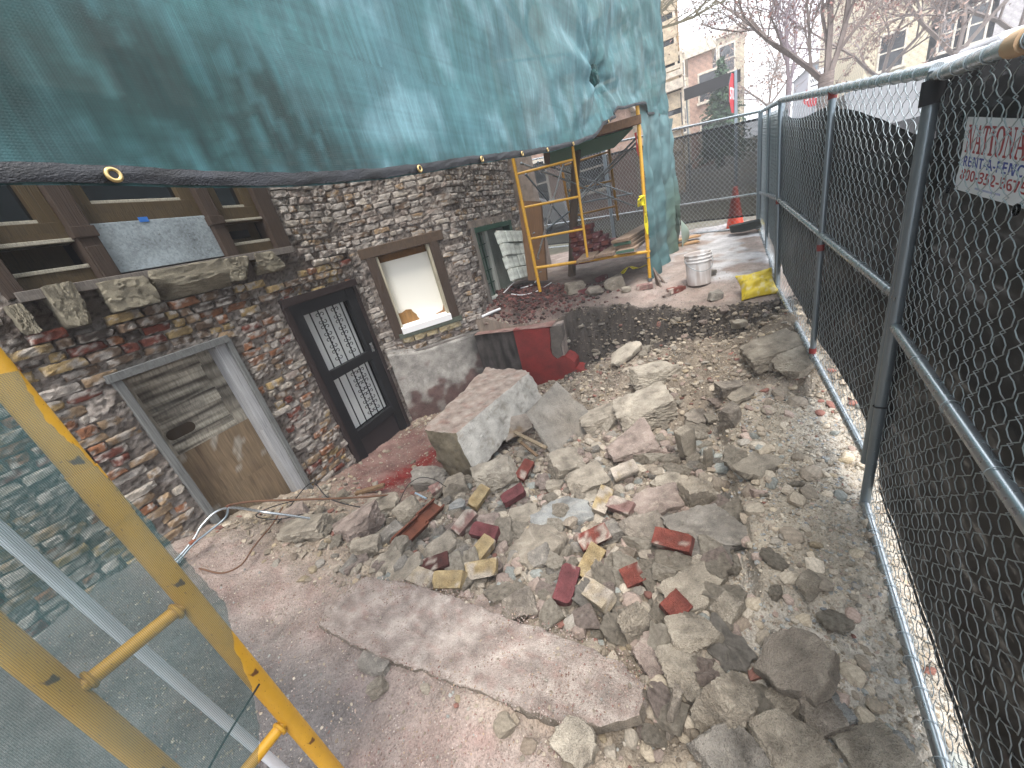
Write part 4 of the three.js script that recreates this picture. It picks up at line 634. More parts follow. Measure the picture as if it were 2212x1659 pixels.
// smaller lumps too alike to tell apart, then the crumbs and gravel nobody could count
{
  const R = rng(9), kinds = ['tan', 'tan', 'pale', 'brown', 'grey', 'pink'], proto = [];
  for (let i = 0; i < 14; i++) { const g = i % 2 ? rockGeo(700 + i, 1, 0.55, 0.72, { detail: 6, boxy: 0.4 }) : slabGeo(700 + i, 1, 0.7, 0.22, { rough: 0.05 }); proto.push(rockColor(g, kinds[i % 6], i * 2.3)); }
  const slabPx = [[770, 1235], [1027, 1285], [1340, 1405], [1400, 1470], [1385, 1555], [1204, 1570], [900, 1465], [680, 1360]], inSlab = (x, y) => { let c = false; for (let i = 0, j = 7; i < 8; j = i++) { const [a, b] = slabPx[i], [d, e] = slabPx[j]; if (b > y !== e > y && x < (d - a) * (y - b) / (e - b) + a) c = !c; } return c; };
  let n = 0, protoO = proto.map(() => null);
  while (n < 296) {
    const mid = R() < 0.68, px = mid ? 680 + R() * 880 : 640 + R() * 1180, py = mid ? 950 + R() * 460 : 740 + R() * 860; if (inSlab(px, py)) continue;
    const p = hit(px, py), Z = zones(p.x, p.z);
    if (Z.near > 0.3 || Z.back > 0.3 || Z.walk > 0.45 || p.x > 0.55 || p.x < -3.5) continue;
    if (p.x > 0.1 && R() < 0.75) continue; const k = Math.floor(R() * proto.length), s = lerp(0.055, 0.16, R() ** 1.5);
    let o; if (protoO[k]) { o = protoO[k].clone(); o.name = numbered('small_chunk'); scene.add(o); } else { o = protoO[k] = single('small_chunk', proto[k], M.stone, 'small broken lump of concrete lying in the rubble', 'rubble', 'small lumps in the rubble'); }
    o.position.set(p.x, groundY(p.x, p.z) + s * 0.12, p.z); o.rotation.set((R() - 0.5) * 0.7, R() * 6.28, (R() - 0.5) * 0.7); o.scale.setScalar(s); n++;
  }
  // broken flat pieces heaped over one another
  const flats = []; for (let i = 0; i < 9; i++) flats.push(rockColor(i % 3 ? slabGeo(950 + i, 1, 0.66, 0.24, { n: 6, rough: 0.045 }) : rockGeo(950 + i, 1, 0.42, 0.62, { detail: 9, boxy: 0.7, planes: 5, rough: 0.07 }), ['pale', 'tan', 'grey', 'pale', 'tan', 'pink', 'tan', 'pale', 'brown'][i], i * 5.1)); const flatO = [];
  for (let k = 0, guard = 0; k < 150 && guard < 4000; guard++) {
    const px = 660 + R() * 930, py = 860 + R() * 620, p = hit(px, py), Z = zones(p.x, p.z); if (inSlab(px, py) || Z.near > 0.25 || Z.walk > 0.4 || Z.back > 0.3 || p.x > 0.2) continue;
    const j = k % flats.length, s = lerp(0.1, 0.24, R() ** 1.4); let o; if (flatO[j]) { o = flatO[j].clone(); o.name = numbered('broken_piece'); scene.add(o); } else o = flatO[j] = single('broken_piece', flats[j], M.stone, 'broken flat piece of concrete lying tilted in the heap', 'rubble', 'flat broken pieces in the heap');
    o.position.set(p.x, groundY(p.x, p.z) + s * 0.1 + 0.025 * R() * R(), p.z); o.rotation.set((R() - 0.5) * 0.9, R() * 6.28, (R() - 0.5) * 1.1); o.scale.setScalar(s); k++;
  }
  // stones sticking out of the dark bank
  for (let k = 0; k < 64; k++) {
    const x = lerp(-1.5, 0.66, R()), f = R(), z = rimZ(x) + 0.0 + 0.22 * f, s = lerp(0.04, 0.13, R() * R()), o = protoO[k % protoO.length].clone(); o.name = numbered('bank_stone'); scene.add(o); tag(o, 'stone sticking out of the dark earth bank across the pit', 'stone', 'stones in the bank');
    o.position.set(x, groundY(x, z) + s * 0.1, z); o.rotation.set((R() - 0.5) * 1.2, R() * 6.28, (R() - 0.5) * 1.2); o.scale.setScalar(s);
  }
  const slabXZ = slabPx.map(([x, y]) => { const p = onY(x, y, 0.085); return [p.x, p.z]; }), onSlab = (x, z) => { let c = false; for (let i = 0, j = 7; i < 8; j = i++) { const [a, b] = slabXZ[i], [d, e] = slabXZ[j]; if (b > z !== e > z && x < (d - a) * (z - b) / (e - b) + a) c = !c; } return c; };
  const surfY = (x, z) => onSlab(x, z) ? Math.max(groundY(x, z), 0.098) : groundY(x, z);
  const crumbs = (name, label, N, lo, hi, accept, cols, seed, flat) => {
    const Q = rng(seed), vars = 3; const per = Math.ceil(N / vars);
    const grp = new THREE.Group(); grp.name = numbered(name); scene.add(grp); tag(grp, label, 'gravel', null, 'stuff');
    for (let v = 0; v < vars; v++) {
      const g = rockGeo(800 + seed + v, 1, flat, 0.8, { detail: 1, boxy: 0.3, rough: 0.1 }), im = new THREE.InstancedMesh(g, std({ color: 0xffffff, roughness: 0.95, map: T.g2 }), per); im.name = 'pieces';
      const m = new THREE.Matrix4(), q = new THREE.Quaternion(), e = new THREE.Euler(); let i = 0, guard = 0;
      while (i < per && guard++ < per * 40) {
        const x = lerp(-3.7, 0.95, Q()), z = lerp(0.1, -5.6, Q()); if (!accept(x, z, Q)) continue;
        const s = lerp(lo, hi, Q() ** 3); e.set((Q() - 0.5) * 1.2, Q() * 6.28, (Q() - 0.5) * 1.2); q.setFromEuler(e);
        m.compose(V(x, surfY(x, z) + s * flat * 0.12, z), q, V(s, s, s)); im.setMatrixAt(i, m);
        const c = C(cols[Math.floor(Q() * cols.length)]).multiplyScalar((x > 0.1 ? 1.3 : 1.02) * lerp(0.65, 1.12, Q())); im.setColorAt(i, c); i++;
      }
      im.count = i; im.castShadow = im.receiveShadow = true; grp.add(im);
    }
  };
  const dens = (x, z) => 0.5 + 0.9 * fbm(x * 2.6, z * 2.6, 17, 3);
  crumbs('rubble_fragments', 'broken fragments and crumbs of concrete covering the pit', 9000, 0.015, 0.075, (x, z, Q) => { const Z = zones(x, z); return Q() < (1 - Z.near) * (1 - Z.back) * (1 - 0.93 * Z.walk) * (1 - 0.8 * Z.bank) * (1 - 0.75 * Z.gravel) * (onSlab(x, z) ? 0 : 1) * (0.2 + dens(x, z)); }, ['#a89a82', '#b0a593', '#958a7b', '#9a948a', '#bdb3a3', '#a39187', '#877b6e', '#a39a8c', '#9c9183', '#aca08e', '#8f8577', '#b5aa9a', '#968c7e', '#8a6258'], 3, 0.5);
  crumbs('rubble_heap', 'angular hand-sized and smaller broken pieces packed between the larger chunks', 2800, 0.03, 0.12, (x, z, Q) => { const Z = zones(x, z); return !onSlab(x, z) && Q() < Math.exp(-(((x + 0.8) / 1.25) ** 4) - (((z + 1.85) / 1.05) ** 4)) * (1 - Z.near) * (1 - Z.walk) * (1 - Z.bank) * (1 - 0.6 * Z.gravel); }, ['#a59b8b', '#b1a899', '#948a7d', '#9a958d', '#bbb2a4', '#a2938a', '#897e72', '#a0978a', '#9f8f86', '#8f938f'], 21, 0.55);
  crumbs('gravel', 'fine angular gravel and crumbs over the excavated ground', 52000, 0.005, 0.018, (x, z, Q) => { const Z = zones(x, z); return Q() < (1 - 0.72 * Z.near) * (1 - 0.8 * Z.back) * (1 - 0.75 * Z.walk) * (1 - 0.85 * Z.bank) * (onSlab(x, z) ? 0.15 : 1) * (0.35 + 0.6 * Z.gravel + 0.4 * dens(x, z)); }, ['#a39887', '#b3a999', '#948a7c', '#9a958c', '#c2b9aa', '#a3938a', '#8b8174', '#989a97', '#978a7b', '#a99e8e'], 5, 0.55);
  crumbs('grit', 'bluish and tan chippings beside the fence', 5200, 0.006, 0.026, (x, z, Q) => { const Z = zones(x, z); return Q() < Z.gravel * sstep(-0.05, 0.35, x); }, ['#979a98', '#aaa69d', '#8f8b83', '#a39786', '#b9b3a8', '#90959a', '#9b9080'], 8, 0.45);
  crumbs('dust_crumbs', 'pinkish and white mortar crumbs scattered over the near pavement', 34000, 0.002, 0.009, (x, z, Q) => { const Z = zones(x, z); return x < 0.3 && Q() < Math.max(Z.near, onSlab(x, z) ? 1 : 0) * (0.25 + 0.9 * dens(x * 2, z * 2)) * (x < -1.3 && z > -0.6 ? 0.25 : 1); }, ['#ab9a93', '#c2b7b0', '#a08c85', '#967c75', '#b0a098', '#8a675f', '#b8aca5', '#94857e', '#ab9680'], 11, 0.6);
  crumbs('soil_clods', 'dark reddish clods of earth heaped before the bay', 2600, 0.012, 0.07, (x, z, Q) => Q() < mound(x, z) * (z < rimZ(x) - 0.05 ? 1 : 0), ['#5c3532', '#4a3330', '#6d4540', '#3d322e', '#7a504a'], 13, 0.6);
  crumbs('bank_crumbs', 'grey crumbs of earth on the dark bank', 2600, 0.01, 0.05, (x, z, Q) => Q() < zones(x, z).bank, ['#5a534b', '#4a453f', '#6f675d', '#857b6d', '#3f3a35'], 17, 0.6);
}

// ================================================================ GREEN NETTING AND SCAFFOLDS
const netA = V(-0.87, 0, 0), netDir = V(0.34, 0, -5.46).normalize(), netN = V(-netDir.z, 0, netDir.x);       // the outer face of the scaffold
const onNet = (px, py, off = 0) => onPlane(px, py, netA.clone().addScaledVector(netN, off), netN);
const along = (p) => p.clone().sub(netA).dot(netDir);
{
  const hemPts = [[-40, 401], [0, 401], [120, 401], [237, 402], [420, 405], [600, 405], [700, 400], [800, 391], [900, 377], [1031, 355], [1118, 342], [1183, 329], [1230, 318], [1277, 302], [1300, 272], [1321, 259], [1330, 238], [1374, 232]].map(([x, y]) => { const p = onNet(x, y); return [along(p), p.y]; });
  hemPts.unshift([-1.6, hemPts[0][1]]); hemPts.push([5.5, 2.74], [5.8, 2.68], [6.4, 2.72], [8.2, 2.86]);
  const hemY = (s) => { for (let i = 0; i < hemPts.length - 1; i++) { const [a, ya] = hemPts[i], [b, yb] = hemPts[i + 1]; if (s <= b) return lerp(ya, yb, sstep(0, 1, clamp((s - a) / Math.max(1e-3, b - a))) * 0.4 + 0.6 * clamp((s - a) / Math.max(1e-3, b - a))); } return hemPts[hemPts.length - 1][1]; };
  const pk = onNet(1292, 162), ps = along(pk), py = pk.y;
  const offs = (s, y) => { // how far the cloth stands out from the scaffold
    const far = sstep(0.4, 2.2, s), dx = s - ps, dy = y - py, r = Math.hypot(dx * 0.7, dy), an = Math.atan2(dy, dx * 0.8);
    let o = 0.006 * noise(s * 7, y * 7, 2);
    const crease = (t) => 1 - Math.abs(2 * (t - Math.floor(t)) - 1);                                          // a sharp-ridged wave
    o += far * 0.03 * fbm(s * 0.7, y * 0.9, 3, 2) + 0.02 * far * (0.5 - Math.abs(noise(s * 0.9 - y * 1.3, y * 0.7 + s * 0.4, 12))) + 0.006 * far * Math.abs(noise(s * 4 - y * 3, y * 5, 22));
    o += 0.075 * far * (crease(an * 1.75 + 0.35 * noise(s * 1.2, y * 1.2, 8)) - 0.5) * r / (r + 0.2) * Math.exp(-r * 1.25) - 0.12 * far * Math.exp(-((r / 0.12) ** 2));
    o += 0.028 * sstep(1.2, 3.2, s) * (crease((y - 0.24 * s) * 2.4 + 0.5 * noise(s * 0.9, y * 1.6, 4)) - 0.5) * sstep(1.3, 0.1, Math.abs(y - hemY(s) - 0.25));
    o += 0.075 * sstep(5.0, 5.62, s) + 0.05 * sstep(5.2, 6, s) * noise(s * 3, y * 2.4, 6);                     // round the corner post
    o += 0.1 * sstep(0.3, -0.6, s) * sstep(2.2, 3, y);
    return o;
  };
  const P = (s, y) => netA.clone().addScaledVector(netDir, s).addScaledVector(netN, offs(s, y)).setY(y);
  const nu = 420, nv = 150, sAt = (u) => -1.6 + 9.8 * (u * 0.75 + 0.25 * u * u), top = (s) => 5.6 + 0.45 * clamp(s, 0, 8) + 1.4;
  const g = sheet(nu, nv, (u, v) => { const s = sAt(u), h = hemY(s), y = lerp(h, top(s), v ** 1.7), p = P(s, y); p.u = s; p.v = y; return p; });
  const deep = C('#0b2b2a'), mid = C('#2d605f'), dusty = C('#5a8890'), pale = C('#86aab3');  // deep against dusty also holds the darkening of the mesh by viewing angle
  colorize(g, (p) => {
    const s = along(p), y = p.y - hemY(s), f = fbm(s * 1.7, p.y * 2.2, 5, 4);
    const lim = 0.3 - 0.27 * sstep(0.68, 1.0, s) + 0.05 * f + 0.03 * noise(s * 6, p.y * 5, 6) + 0.05 * sstep(0.2, -0.5, s), w = 0.085;                       // edge of the painted dark zone: gloom behind the mesh, viewed square-on
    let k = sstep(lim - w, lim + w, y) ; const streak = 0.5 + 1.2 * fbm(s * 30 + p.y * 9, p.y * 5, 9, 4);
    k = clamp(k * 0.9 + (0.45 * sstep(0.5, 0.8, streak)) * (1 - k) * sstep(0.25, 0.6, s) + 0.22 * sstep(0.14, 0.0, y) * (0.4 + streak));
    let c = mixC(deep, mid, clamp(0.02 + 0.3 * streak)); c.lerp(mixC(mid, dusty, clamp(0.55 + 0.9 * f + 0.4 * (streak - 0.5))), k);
    c.lerp(pale, 0.55 * k * sstep(0.52, 0.85, 0.5 + fbm(s * 5 + p.y * 2, p.y * 5, 15, 4)));
    c.lerp(mid, 0.5 * sstep(4.8, 6, s));
    return c;
  });
  const weaveT = tex(64, (x, y) => { const a = Math.abs(Math.sin(x * Math.PI * 8)), b = Math.abs(Math.sin(y * Math.PI * 8)), k = 0.62 + 0.38 * Math.max(a * 0.9, b) * (0.8 + 0.2 * Math.sin(x * 31)); return [k, k, k]; });
  const sa = tfbm(61, 5, 6), sb = tfbm(62, 40, 4), sc = lattice(63, 256), sd = lattice(64, 90);
  const scuffT = rep(tex(1024, (x, y) => { const wv = 0.9 + 0.1 * Math.max(Math.abs(Math.sin(x * 201)), Math.abs(Math.sin(y * 201))), st = sb(x * 2 + 0.1 * sa(x, y), y * 0.12), h = sb(x * 0.1, y * 2); let k = (0.68 + 0.5 * (sa(x, y) - 0.5) + 0.42 * (st - 0.5) + 0.2 * (h - 0.5)) * wv; k += 0.2 * sstep(0.86, 0.97, sc(x, y)) * sstep(0.45, 0.7, sa(y, x)) + 0.1 * sstep(0.72, 0.9, sd(x * 2, y * 0.25)); return [k * 0.97, k, k * 1.01]; }), 0.85);
  const cloth = std({ vertexColors: true, roughness: 0.85, map: scuffT, bumpMap: rep(weaveT, 30), bumpScale: 0.0015, transparent: true, opacity: 0.94 });
  const tarp = thing('debris_netting', 'large sheet of teal debris netting hung over the scaffold along the house', 'netting');
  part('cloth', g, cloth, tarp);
  const hem = sheet(420, 5, (u, v) => { const s = sAt(u), h = hemY(s), y = h + 0.026 * v - 0.001 + 0.003 * noise(s * 30, 1, 1) + 0.004; const p = P(s, h).setY(y).addScaledVector(netN, 0.006 + 0.002 * Math.sin(v * Math.PI) + 0.003 * noise(s * 22, v * 2, 3)); p.u = s; p.v = v * 0.05; return p; });
  part('hem', colorize(hem, (p) => mixC(C('#06070a'), C('#1e2027'), clamp(0.35 + 1.4 * fbm(along(p) * 14, p.y * 30, 4, 4)))), std({ vertexColors: true, roughness: 0.55, bumpMap: T.b2, bumpScale: 0.003 }), tarp);
  const brass = std({ color: C('#b39c6b'), roughness: 0.35, metalness: 0.8 });
  for (const [x, y] of [[237, 382], [899, 368], [1031, 347], [1118, 335], [1182, 318], [1231, 304], [1305, 264]]) {
    const s = along(onNet(x, y)), h = hemY(s), p = P(s, h).setY(h + 0.0125).addScaledVector(netN, 0.014);
    const t = new THREE.TorusGeometry(0.0085, 0.0033, 8, 24), m = new THREE.Matrix4().makeBasis(netDir, V(0, 1, 0), netN).setPosition(p); t.applyMatrix4(m); part('grommet', t, brass, tarp);
    const dsk = new THREE.CylinderGeometry(0.0062, 0.0062, 0.002, 16); dsk.rotateX(Math.PI / 2).applyMatrix4(m); part('eyelet', dsk, M.black, tarp);
  }
  // gathered knot where the cloth is tied back
  const kn = rockGeo(33, 0.11, 0.16, 0.1, { detail: 6, rough: 0.16, boxy: 0.1 }); colorize(kn, (p) => mixC(deep, mid, clamp(0.6 + fbm(p.x * 20, p.y * 20, 3, 2)))); const k = part('knot', kn, cloth, tarp); k.position.copy(P(ps, py)).addScaledVector(netN, 0.06);
  // the lower, torn length hanging outside the far scaffold
  const low = thing('hanging_netting', 'pale torn netting hanging down beside the yellow far scaffold leg', 'netting');
  const lg = sheet(60, 90, (u, v) => { const s = lerp(5.5, 7.75, u), y = lerp(lerp(0.66, 0.78, u) + 0.06 * noise(u * 5, 1, 1), 2.78, v), o = 0.03 + 0.15 * u + 0.05 * Math.sin(u * 19 + 2 * noise(u * 3, v * 3, 5)) * (0.4 + 0.6 * (1 - v)) + 0.05 * fbm(u * 5, v * 7, 3, 3) + 0.06 * Math.exp(-(((v - 0.62) / 0.05) ** 2)) * noise(u * 4, 3, 3); const p = netA.clone().addScaledVector(netDir, s).addScaledVector(netN, o).setY(y); p.u = s; p.v = y; return p; });
  colorize(lg, (p) => mixC(C('#2f5456'), C('#6d9194'), clamp(0.35 + 0.9 * fbm(along(p) * 4, p.y * 2.5, 7, 4))).lerp(C('#6f7a4a'), 0.35 * sstep(6.6, 7.2, along(p)) * sstep(2.2, 1.4, p.y)));
  part('cloth', lg, new THREE.MeshPhysicalMaterial({ vertexColors: true, roughness: 0.8, map: rep(weaveT, 30), side: THREE.DoubleSide, transparent: true, opacity: 0.93 }), low);
  const fl = sheet(14, 30, (u, v) => { const s = lerp(7.5, 7.95, u * (1 - 0.8 * v)), y = lerp(0.74, 1.5, v); const p = netA.clone().addScaledVector(netDir, s).addScaledVector(netN, 0.24 + 0.1 * u * Math.sin(v * 5)).setY(y); p.u = s; p.v = y; return p; });
  part('lining', fl, std({ color: C('#8c9c90'), roughness: 0.8 }), low);
}
// yellow paint, worn to brown in places
{
  const a = tfbm(71, 8, 5), b = lattice(72, 64);
  T.paint = tex(256, (x, y) => { const r = sstep(0.66, 0.74, a(x, y)) * 0.9 + (b(x, y) > 0.965 ? 0.7 : 0); const l = 0.9 + 0.14 * (a(y, x) - 0.5); return [lerp(0.85 * l, 0.33, r), lerp(0.64 * l, 0.2, r), lerp(0.17 * l, 0.11, r)]; }, true);
}
M.yellow = std({ map: rep(T.paint, 4, 3), roughness: 0.42, bumpMap: T.b2, bumpScale: 0.001 });
M.yellowDull = std({ color: C('#c9c0a8'), map: rep(T.paint, 4, 3), roughness: 0.6 });
{ // the near scaffold, half behind netting at the lower left
  const t = thing('scaffold', 'close yellow scaffold frame with rungs behind green mesh at the lower left', 'scaffold');
  const r1 = ray(300, 1165), h1 = Math.hypot(r1.x, r1.z), L1 = V(r1.x / h1 * 1.08, 0, r1.z / h1 * 1.08), r2 = ray(165, 1515), h2 = Math.hypot(r2.x, r2.z), L2 = V(r2.x / h2 * 1.08, 0, r2.z / h2 * 1.08);
  part('leg', rod(L1.clone().setY(0.1), L1.clone().setY(4.2), 0.0215, 24), M.yellow, t); part('leg', rod(L2.clone().setY(0.1), L2.clone().setY(4.2), 0.0215, 24), M.yellow, t);
  for (const y of [0.31, 0.76, 1.25, 2.3]) { part('rung', rod(L1.clone().setY(y), L2.clone().setY(y), 0.015, 16), M.yellow, t); for (const L of [L1, L2]) part('weld', new THREE.TorusGeometry(0.017, 0.005, 6, 16).rotateY(L === L1 ? 0.05 : 0.05).translate(L.x, y, lerp(L1.z, L2.z, L === L1 ? 0.14 : 0.86)), M.yellow, t); }
  part('collar', rod(L1.clone().setY(1.5), L1.clone().setY(1.62), 0.0235, 24), M.yellow, t); part('foot', rod(L1.clone().setY(0.02), L1.clone().setY(0.12), 0.05, 20, 0.025), M.galvDull, t); part('foot', rod(L2.clone().setY(0.02), L2.clone().setY(0.12), 0.05, 20, 0.025), M.galvDull, t);
  const x1 = -1.34, b0 = onX(-60, 1098, x1), b1 = onX(640, 1688, x1), bd = b1.clone().sub(b0).normalize();
  const br = thing('cross_brace', 'silver scaffold brace slanting behind the close yellow leg', 'brace'); part('tube', rod(b0.clone().addScaledVector(bd, -0.4), b1.clone().addScaledVector(bd, 0.25), 0.014, 16), std({ color: C('#dfe4ea'), roughness: 0.35, metalness: 0.35 }), br); part('flattened_end', box(0.05, 0.03, 0.006).translate(b1.x + bd.x * 0.26, b1.y + bd.y * 0.26, b1.z + bd.z * 0.26), M.galv, br);
  const edge = [[40, 800], [95, 905], [165, 968], [215, 1012], [300, 1102], [380, 1187], [440, 1252], [490, 1306], [507, 1400], [545, 1490], [560, 1570], [556, 1680], [540, 1800]].map(([x, y]) => onNet(x, y, 0.012));
  const at = (v) => { const k = v * (edge.length - 1), i = Math.min(edge.length - 2, Math.floor(k)); return edge[i].clone().lerp(edge[i + 1], k - i); };
  const g = sheet(40, 90, (u, v) => { const e = at(1 - v), s = lerp(-1.5, along(e) + 0.004 * noise(v * 90, 1, 1), u), y = e.y + (1 - u) * 0.12 * (0.3 + v); const p = netA.clone().addScaledVector(netDir, s).addScaledVector(netN, 0.012 + 0.012 * fbm(s * 5, y * 5, 3, 3) * (1 - u)).setY(y); p.u = s; p.v = y; return p; });
  const mesh = tex(64, (x, y) => { const n = 6, a = Math.abs((x * n) % 1 - 0.5) * 2, b = Math.abs((y * n) % 1 - 0.5) * 2, k = Math.max(a, b); const th = sstep(0.5, 0.8, k); return [0.75 + 0.25 * th, 0.75 + 0.25 * th, 0.75 + 0.25 * th, lerp(0.3, 0.8, th)]; });
  part('torn_mesh', colorize(g, (p) => mixC(C('#1a4140'), C('#4f7577'), clamp(0.25 + 1.0 * fbm(along(p) * 5, p.y * 5, 2, 4)))), std({ vertexColors: true, map: rep(mesh, 75), transparent: true, opacity: 0.88, roughness: 0.8 }), tag(thing('mesh_sheet', 'see-through torn green mesh wrapped round the close yellow scaffold', 'netting'), 'see-through torn green mesh wrapped round the close yellow scaffold', 'netting'));
  const wire = thing('tie_wire', 'dark tie wire hanging across the silver brace behind the mesh', 'wire'); part('strand', tube([onX(560, 1478, -1.0), onX(470, 1625, -1.05), onX(430, 1700, -1.05)], 0.0025, 6), M.black, wire);
}
{ // odds and ends on the ground behind the green mesh
  const g = (x, y, l = 0.03) => { const p = hit(x, y); p.y += l; return p; }, names = ['short yellow tube lying at the far left behind the mesh', 'upper of two yellow tube ends lying behind the mesh', 'lower of two yellow tube ends lying behind the mesh'];
  [[[-20, 1250], [42, 1213]], [[168, 1232], [206, 1207]], [[205, 1257], [242, 1233]]].forEach(([p, q], i) => { const t = thing('scaffold_tube', names[i], 'tube'); part('tube', rod(g(...p), g(...q), 0.018, 12), M.yellow, t); part('end_ring', new THREE.TorusGeometry(0.017, 0.004, 6, 16).translate(...g(...q).toArray()), M.galvDull, t); });
  [[[10, 1345], 0.32, 'crumpled white paper with print lying far left behind the mesh'], [[368, 1225], 0.16, 'small white sheet under the conduit behind the mesh edge']].forEach(([q, w, l], k) => { const p = g(...q, 0.02), sh = sheet(16, 12, (u, v) => { const x = (u - 0.5) * w, z = (v - 0.5) * w * 0.6; const r = V(p.x + x * 0.8 + z * 0.6, p.y + 0.03 * Math.abs(noise(x * 14, z * 14, k)) + 0.02 * noise(x * 30, z * 30, 4), p.z - x * 0.6 + z * 0.8); r.u = u; r.v = v; return r; }); single('paper', sh, std({ color: C('#d9dbe0'), roughness: 0.8 }), l, 'paper'); });
}
// the far scaffold: two yellow frames, braces, planks
const fA = V(-1.95, 0, -5.0), fB = V(-0.53, 0, -5.46), fN = V(-(fB.z - fA.z), 0, fB.x - fA.x).normalize(), onF = (px, py) => onPlane(px, py, fA, fN);
const railY = onF(1300, 558).y;
{
  const t = thing('scaffold', 'yellow scaffold frame at the far end carrying the stacked planks', 'scaffold');
  const R = 0.0215, leg = (p, y0, y1) => part('leg', rod(p.clone().setY(y0), p.clone().setY(y1), R, 16), M.yellow, t);
  const a0 = onF(1167, 630), a1 = onF(1109, 347), b0 = onF(1404, 603), b1 = onF(1377, 234), ex = (p, q, k) => q.clone().addScaledVector(q.clone().sub(p), k);
  part('leg', rod(a0, ex(a0, a1, 0.8), R, 16), M.yellow, t); part('leg', rod(b0, ex(b0, b1, 0.5), R, 16), M.yellow, t);
  const c0 = onF(1269, 556), c1 = onF(1236, 310); part('post', rod(c0, ex(c0, c1, 0.5), 0.017, 14), M.yellow, t);
  for (const [p, q, r] of [[[1118, 376], [1237, 345], 0.015], [[1133, 448], [1250, 425], 0.015], [[1147, 516], [1259, 495], 0.015], [[1158, 579], [1404, 543], 0.0205]]) part(r > 0.02 ? 'rail' : 'rung', rod(onF(...p), onF(...q), r, 14), M.yellow, t);
  part('head_rail', rod(ex(a0, a1, 0.6), ex(b0, b1, 0.3), 0.02, 12), M.yellow, t);
  for (const [x, y] of [[1150, 505], [1160, 560], [1165, 588], [1396, 558]]) { const p = onF(x, y); part('lock_pin', rod(p, p.clone().add(V(0.05, 0.01, 0.05)), 0.007, 8), M.galvDull, t); }
  part('screw_jack', rod(onF(1406, 640), onF(1404, 600), 0.014, 10), M.galvDull, t); part('collar', rod(onF(1404.4, 606), onF(1404, 600), 0.03, 14), M.galvDull, t);
  const t2 = thing('scaffold', 'second yellow scaffold frame farther back behind the tree trunk', 'scaffold'), Z2 = -7.2, oz = (x, y) => onZ(x, y, Z2);
  part('leg', rod(oz(1233, 478), oz(1197, 262), R, 14), M.yellowDull, t2); part('leg', rod(oz(1335, 476), oz(1300, 200), R, 14), M.yellowDull, t2);
  for (const [p, q] of [[[1220, 357], [1315, 328]], [[1229, 412], [1323, 390]], [[1233, 468], [1331, 445]]]) part('rung', rod(oz(...p), oz(...q), 0.016, 12), M.yellowDull, t2);
  const braces = [[1126, 353, -5.1, 1384, 451, -7.1], [1162, 351, -5.6, 1366, 421, -7.4], [1376, 297, -5.6, 1254, 423, -7.2], [1372, 311, -5.7, 1250, 435, -7.3], [1216, 355, -5.2, 1161, 557, -5.2], [1136, 377, -5.6, 1236, 497, -6.8], [1252, 440, -6.4, 1168, 505, -5.6], [1256, 438, -7.0, 1366, 418, -7.3]];
  const lab = ['long silver brace falling to the right behind the yellow ladder', 'thinner silver brace just above the long one', 'dark brace rising to the right towards the yellow leg', 'second dark brace close under the rising one', 'silver brace standing steeply inside the yellow ladder', 'dark brace falling behind the brown board', 'thin brace crossing behind the brown board', 'thin level brace at the back of the scaffold'];
  braces.forEach(([x0, y0, z0, x1, y1, z1], i) => { const b = thing('cross_brace', lab[i], 'brace', [0, 0, 0], 0, 'braces of the far scaffold'), p = onZ(x0, y0, z0), q = onZ(x1, y1, z1); part('tube', rod(p, q, 0.0125, 10), [0, 1, 4].includes(i) ? M.galv : M.galvDull, b); part('flattened_end', new THREE.SphereGeometry(0.018, 8, 6).translate(p.x, p.y, p.z), M.galvDull, b); });
  { const y = onF(1352, 268).y, c = V(-1.22, y, -6.1), dk = thing('scaffold_deck', 'plank deck under the netting at the top of the far scaffold, green sheet below', 'deck'), ang = Math.atan2(fA.z - fB.z, fB.x - fA.x);
    for (let i = 0; i < 5; i++) part('board', box(0.22, 0.04, 1.9, -0.55 + i * 0.235, 0.03, -0.1).rotateY(ang).translate(c.x, c.y, c.z), woody('#6b5138'), dk);
    part('green_sheet', box(1.05, 0.008, 1.5, -0.05, -0.02, -0.2).rotateY(ang).translate(c.x, c.y, c.z), std({ color: C('#1f6a4c'), roughness: 0.6 }), dk); part('edge_beam', box(1.15, 0.09, 0.05, -0.08, 0.0, 0.87).rotateY(ang).translate(c.x, c.y, c.z), woody('#5f4630'), dk); }
  // planks
  const pl = woody('#8a7767', { map: rep(T.wood, 1.2, 3.0) }), pE = onF(1352, 556), pd = V(0.12, 0.0, -1).normalize();
  const names = ['topmost weathered plank of the stack on the scaffold rail', 'second plank from the top of the stack', 'third plank of the stack, slightly set back', 'lowest plank of the stack with a green painted end'];
  const plank = (L, k) => { const g = new THREE.Group(); part('board', box(0.235, 0.038, L, 0, 0, -L / 2, 0.006), pl, g); part('end_grain', box(0.233, 0.036, 0.006, 0, 0, 0.001, 0.002), k === 1 || k === 3 ? std({ color: C('#3f5d4c'), roughness: 0.8 }) : woody('#7d6a59'), g); return g; };
  const place = (k, x, y, z, L, turn, label, cat = 'plank', group = 'planks stacked on the scaffold rail') => { const g = plank(L, k); g.name = numbered('plank'); scene.add(g); g.position.set(x, y, z); g.rotation.y = turn; tag(g, label, cat, group); };
  const tn = -Math.atan2(pd.x, -pd.z);
  [3, 2, 1, 0].forEach((k, i) => place(k, pE.x + [0.02, -0.01, -0.03, -0.05][i], railY + 0.04 + i * 0.042, pE.z + [0.16, -0.02, 0.0, 0.02][i], 2.3, tn + [0.02, -0.02, 0.0, -0.015][i], names[k]));
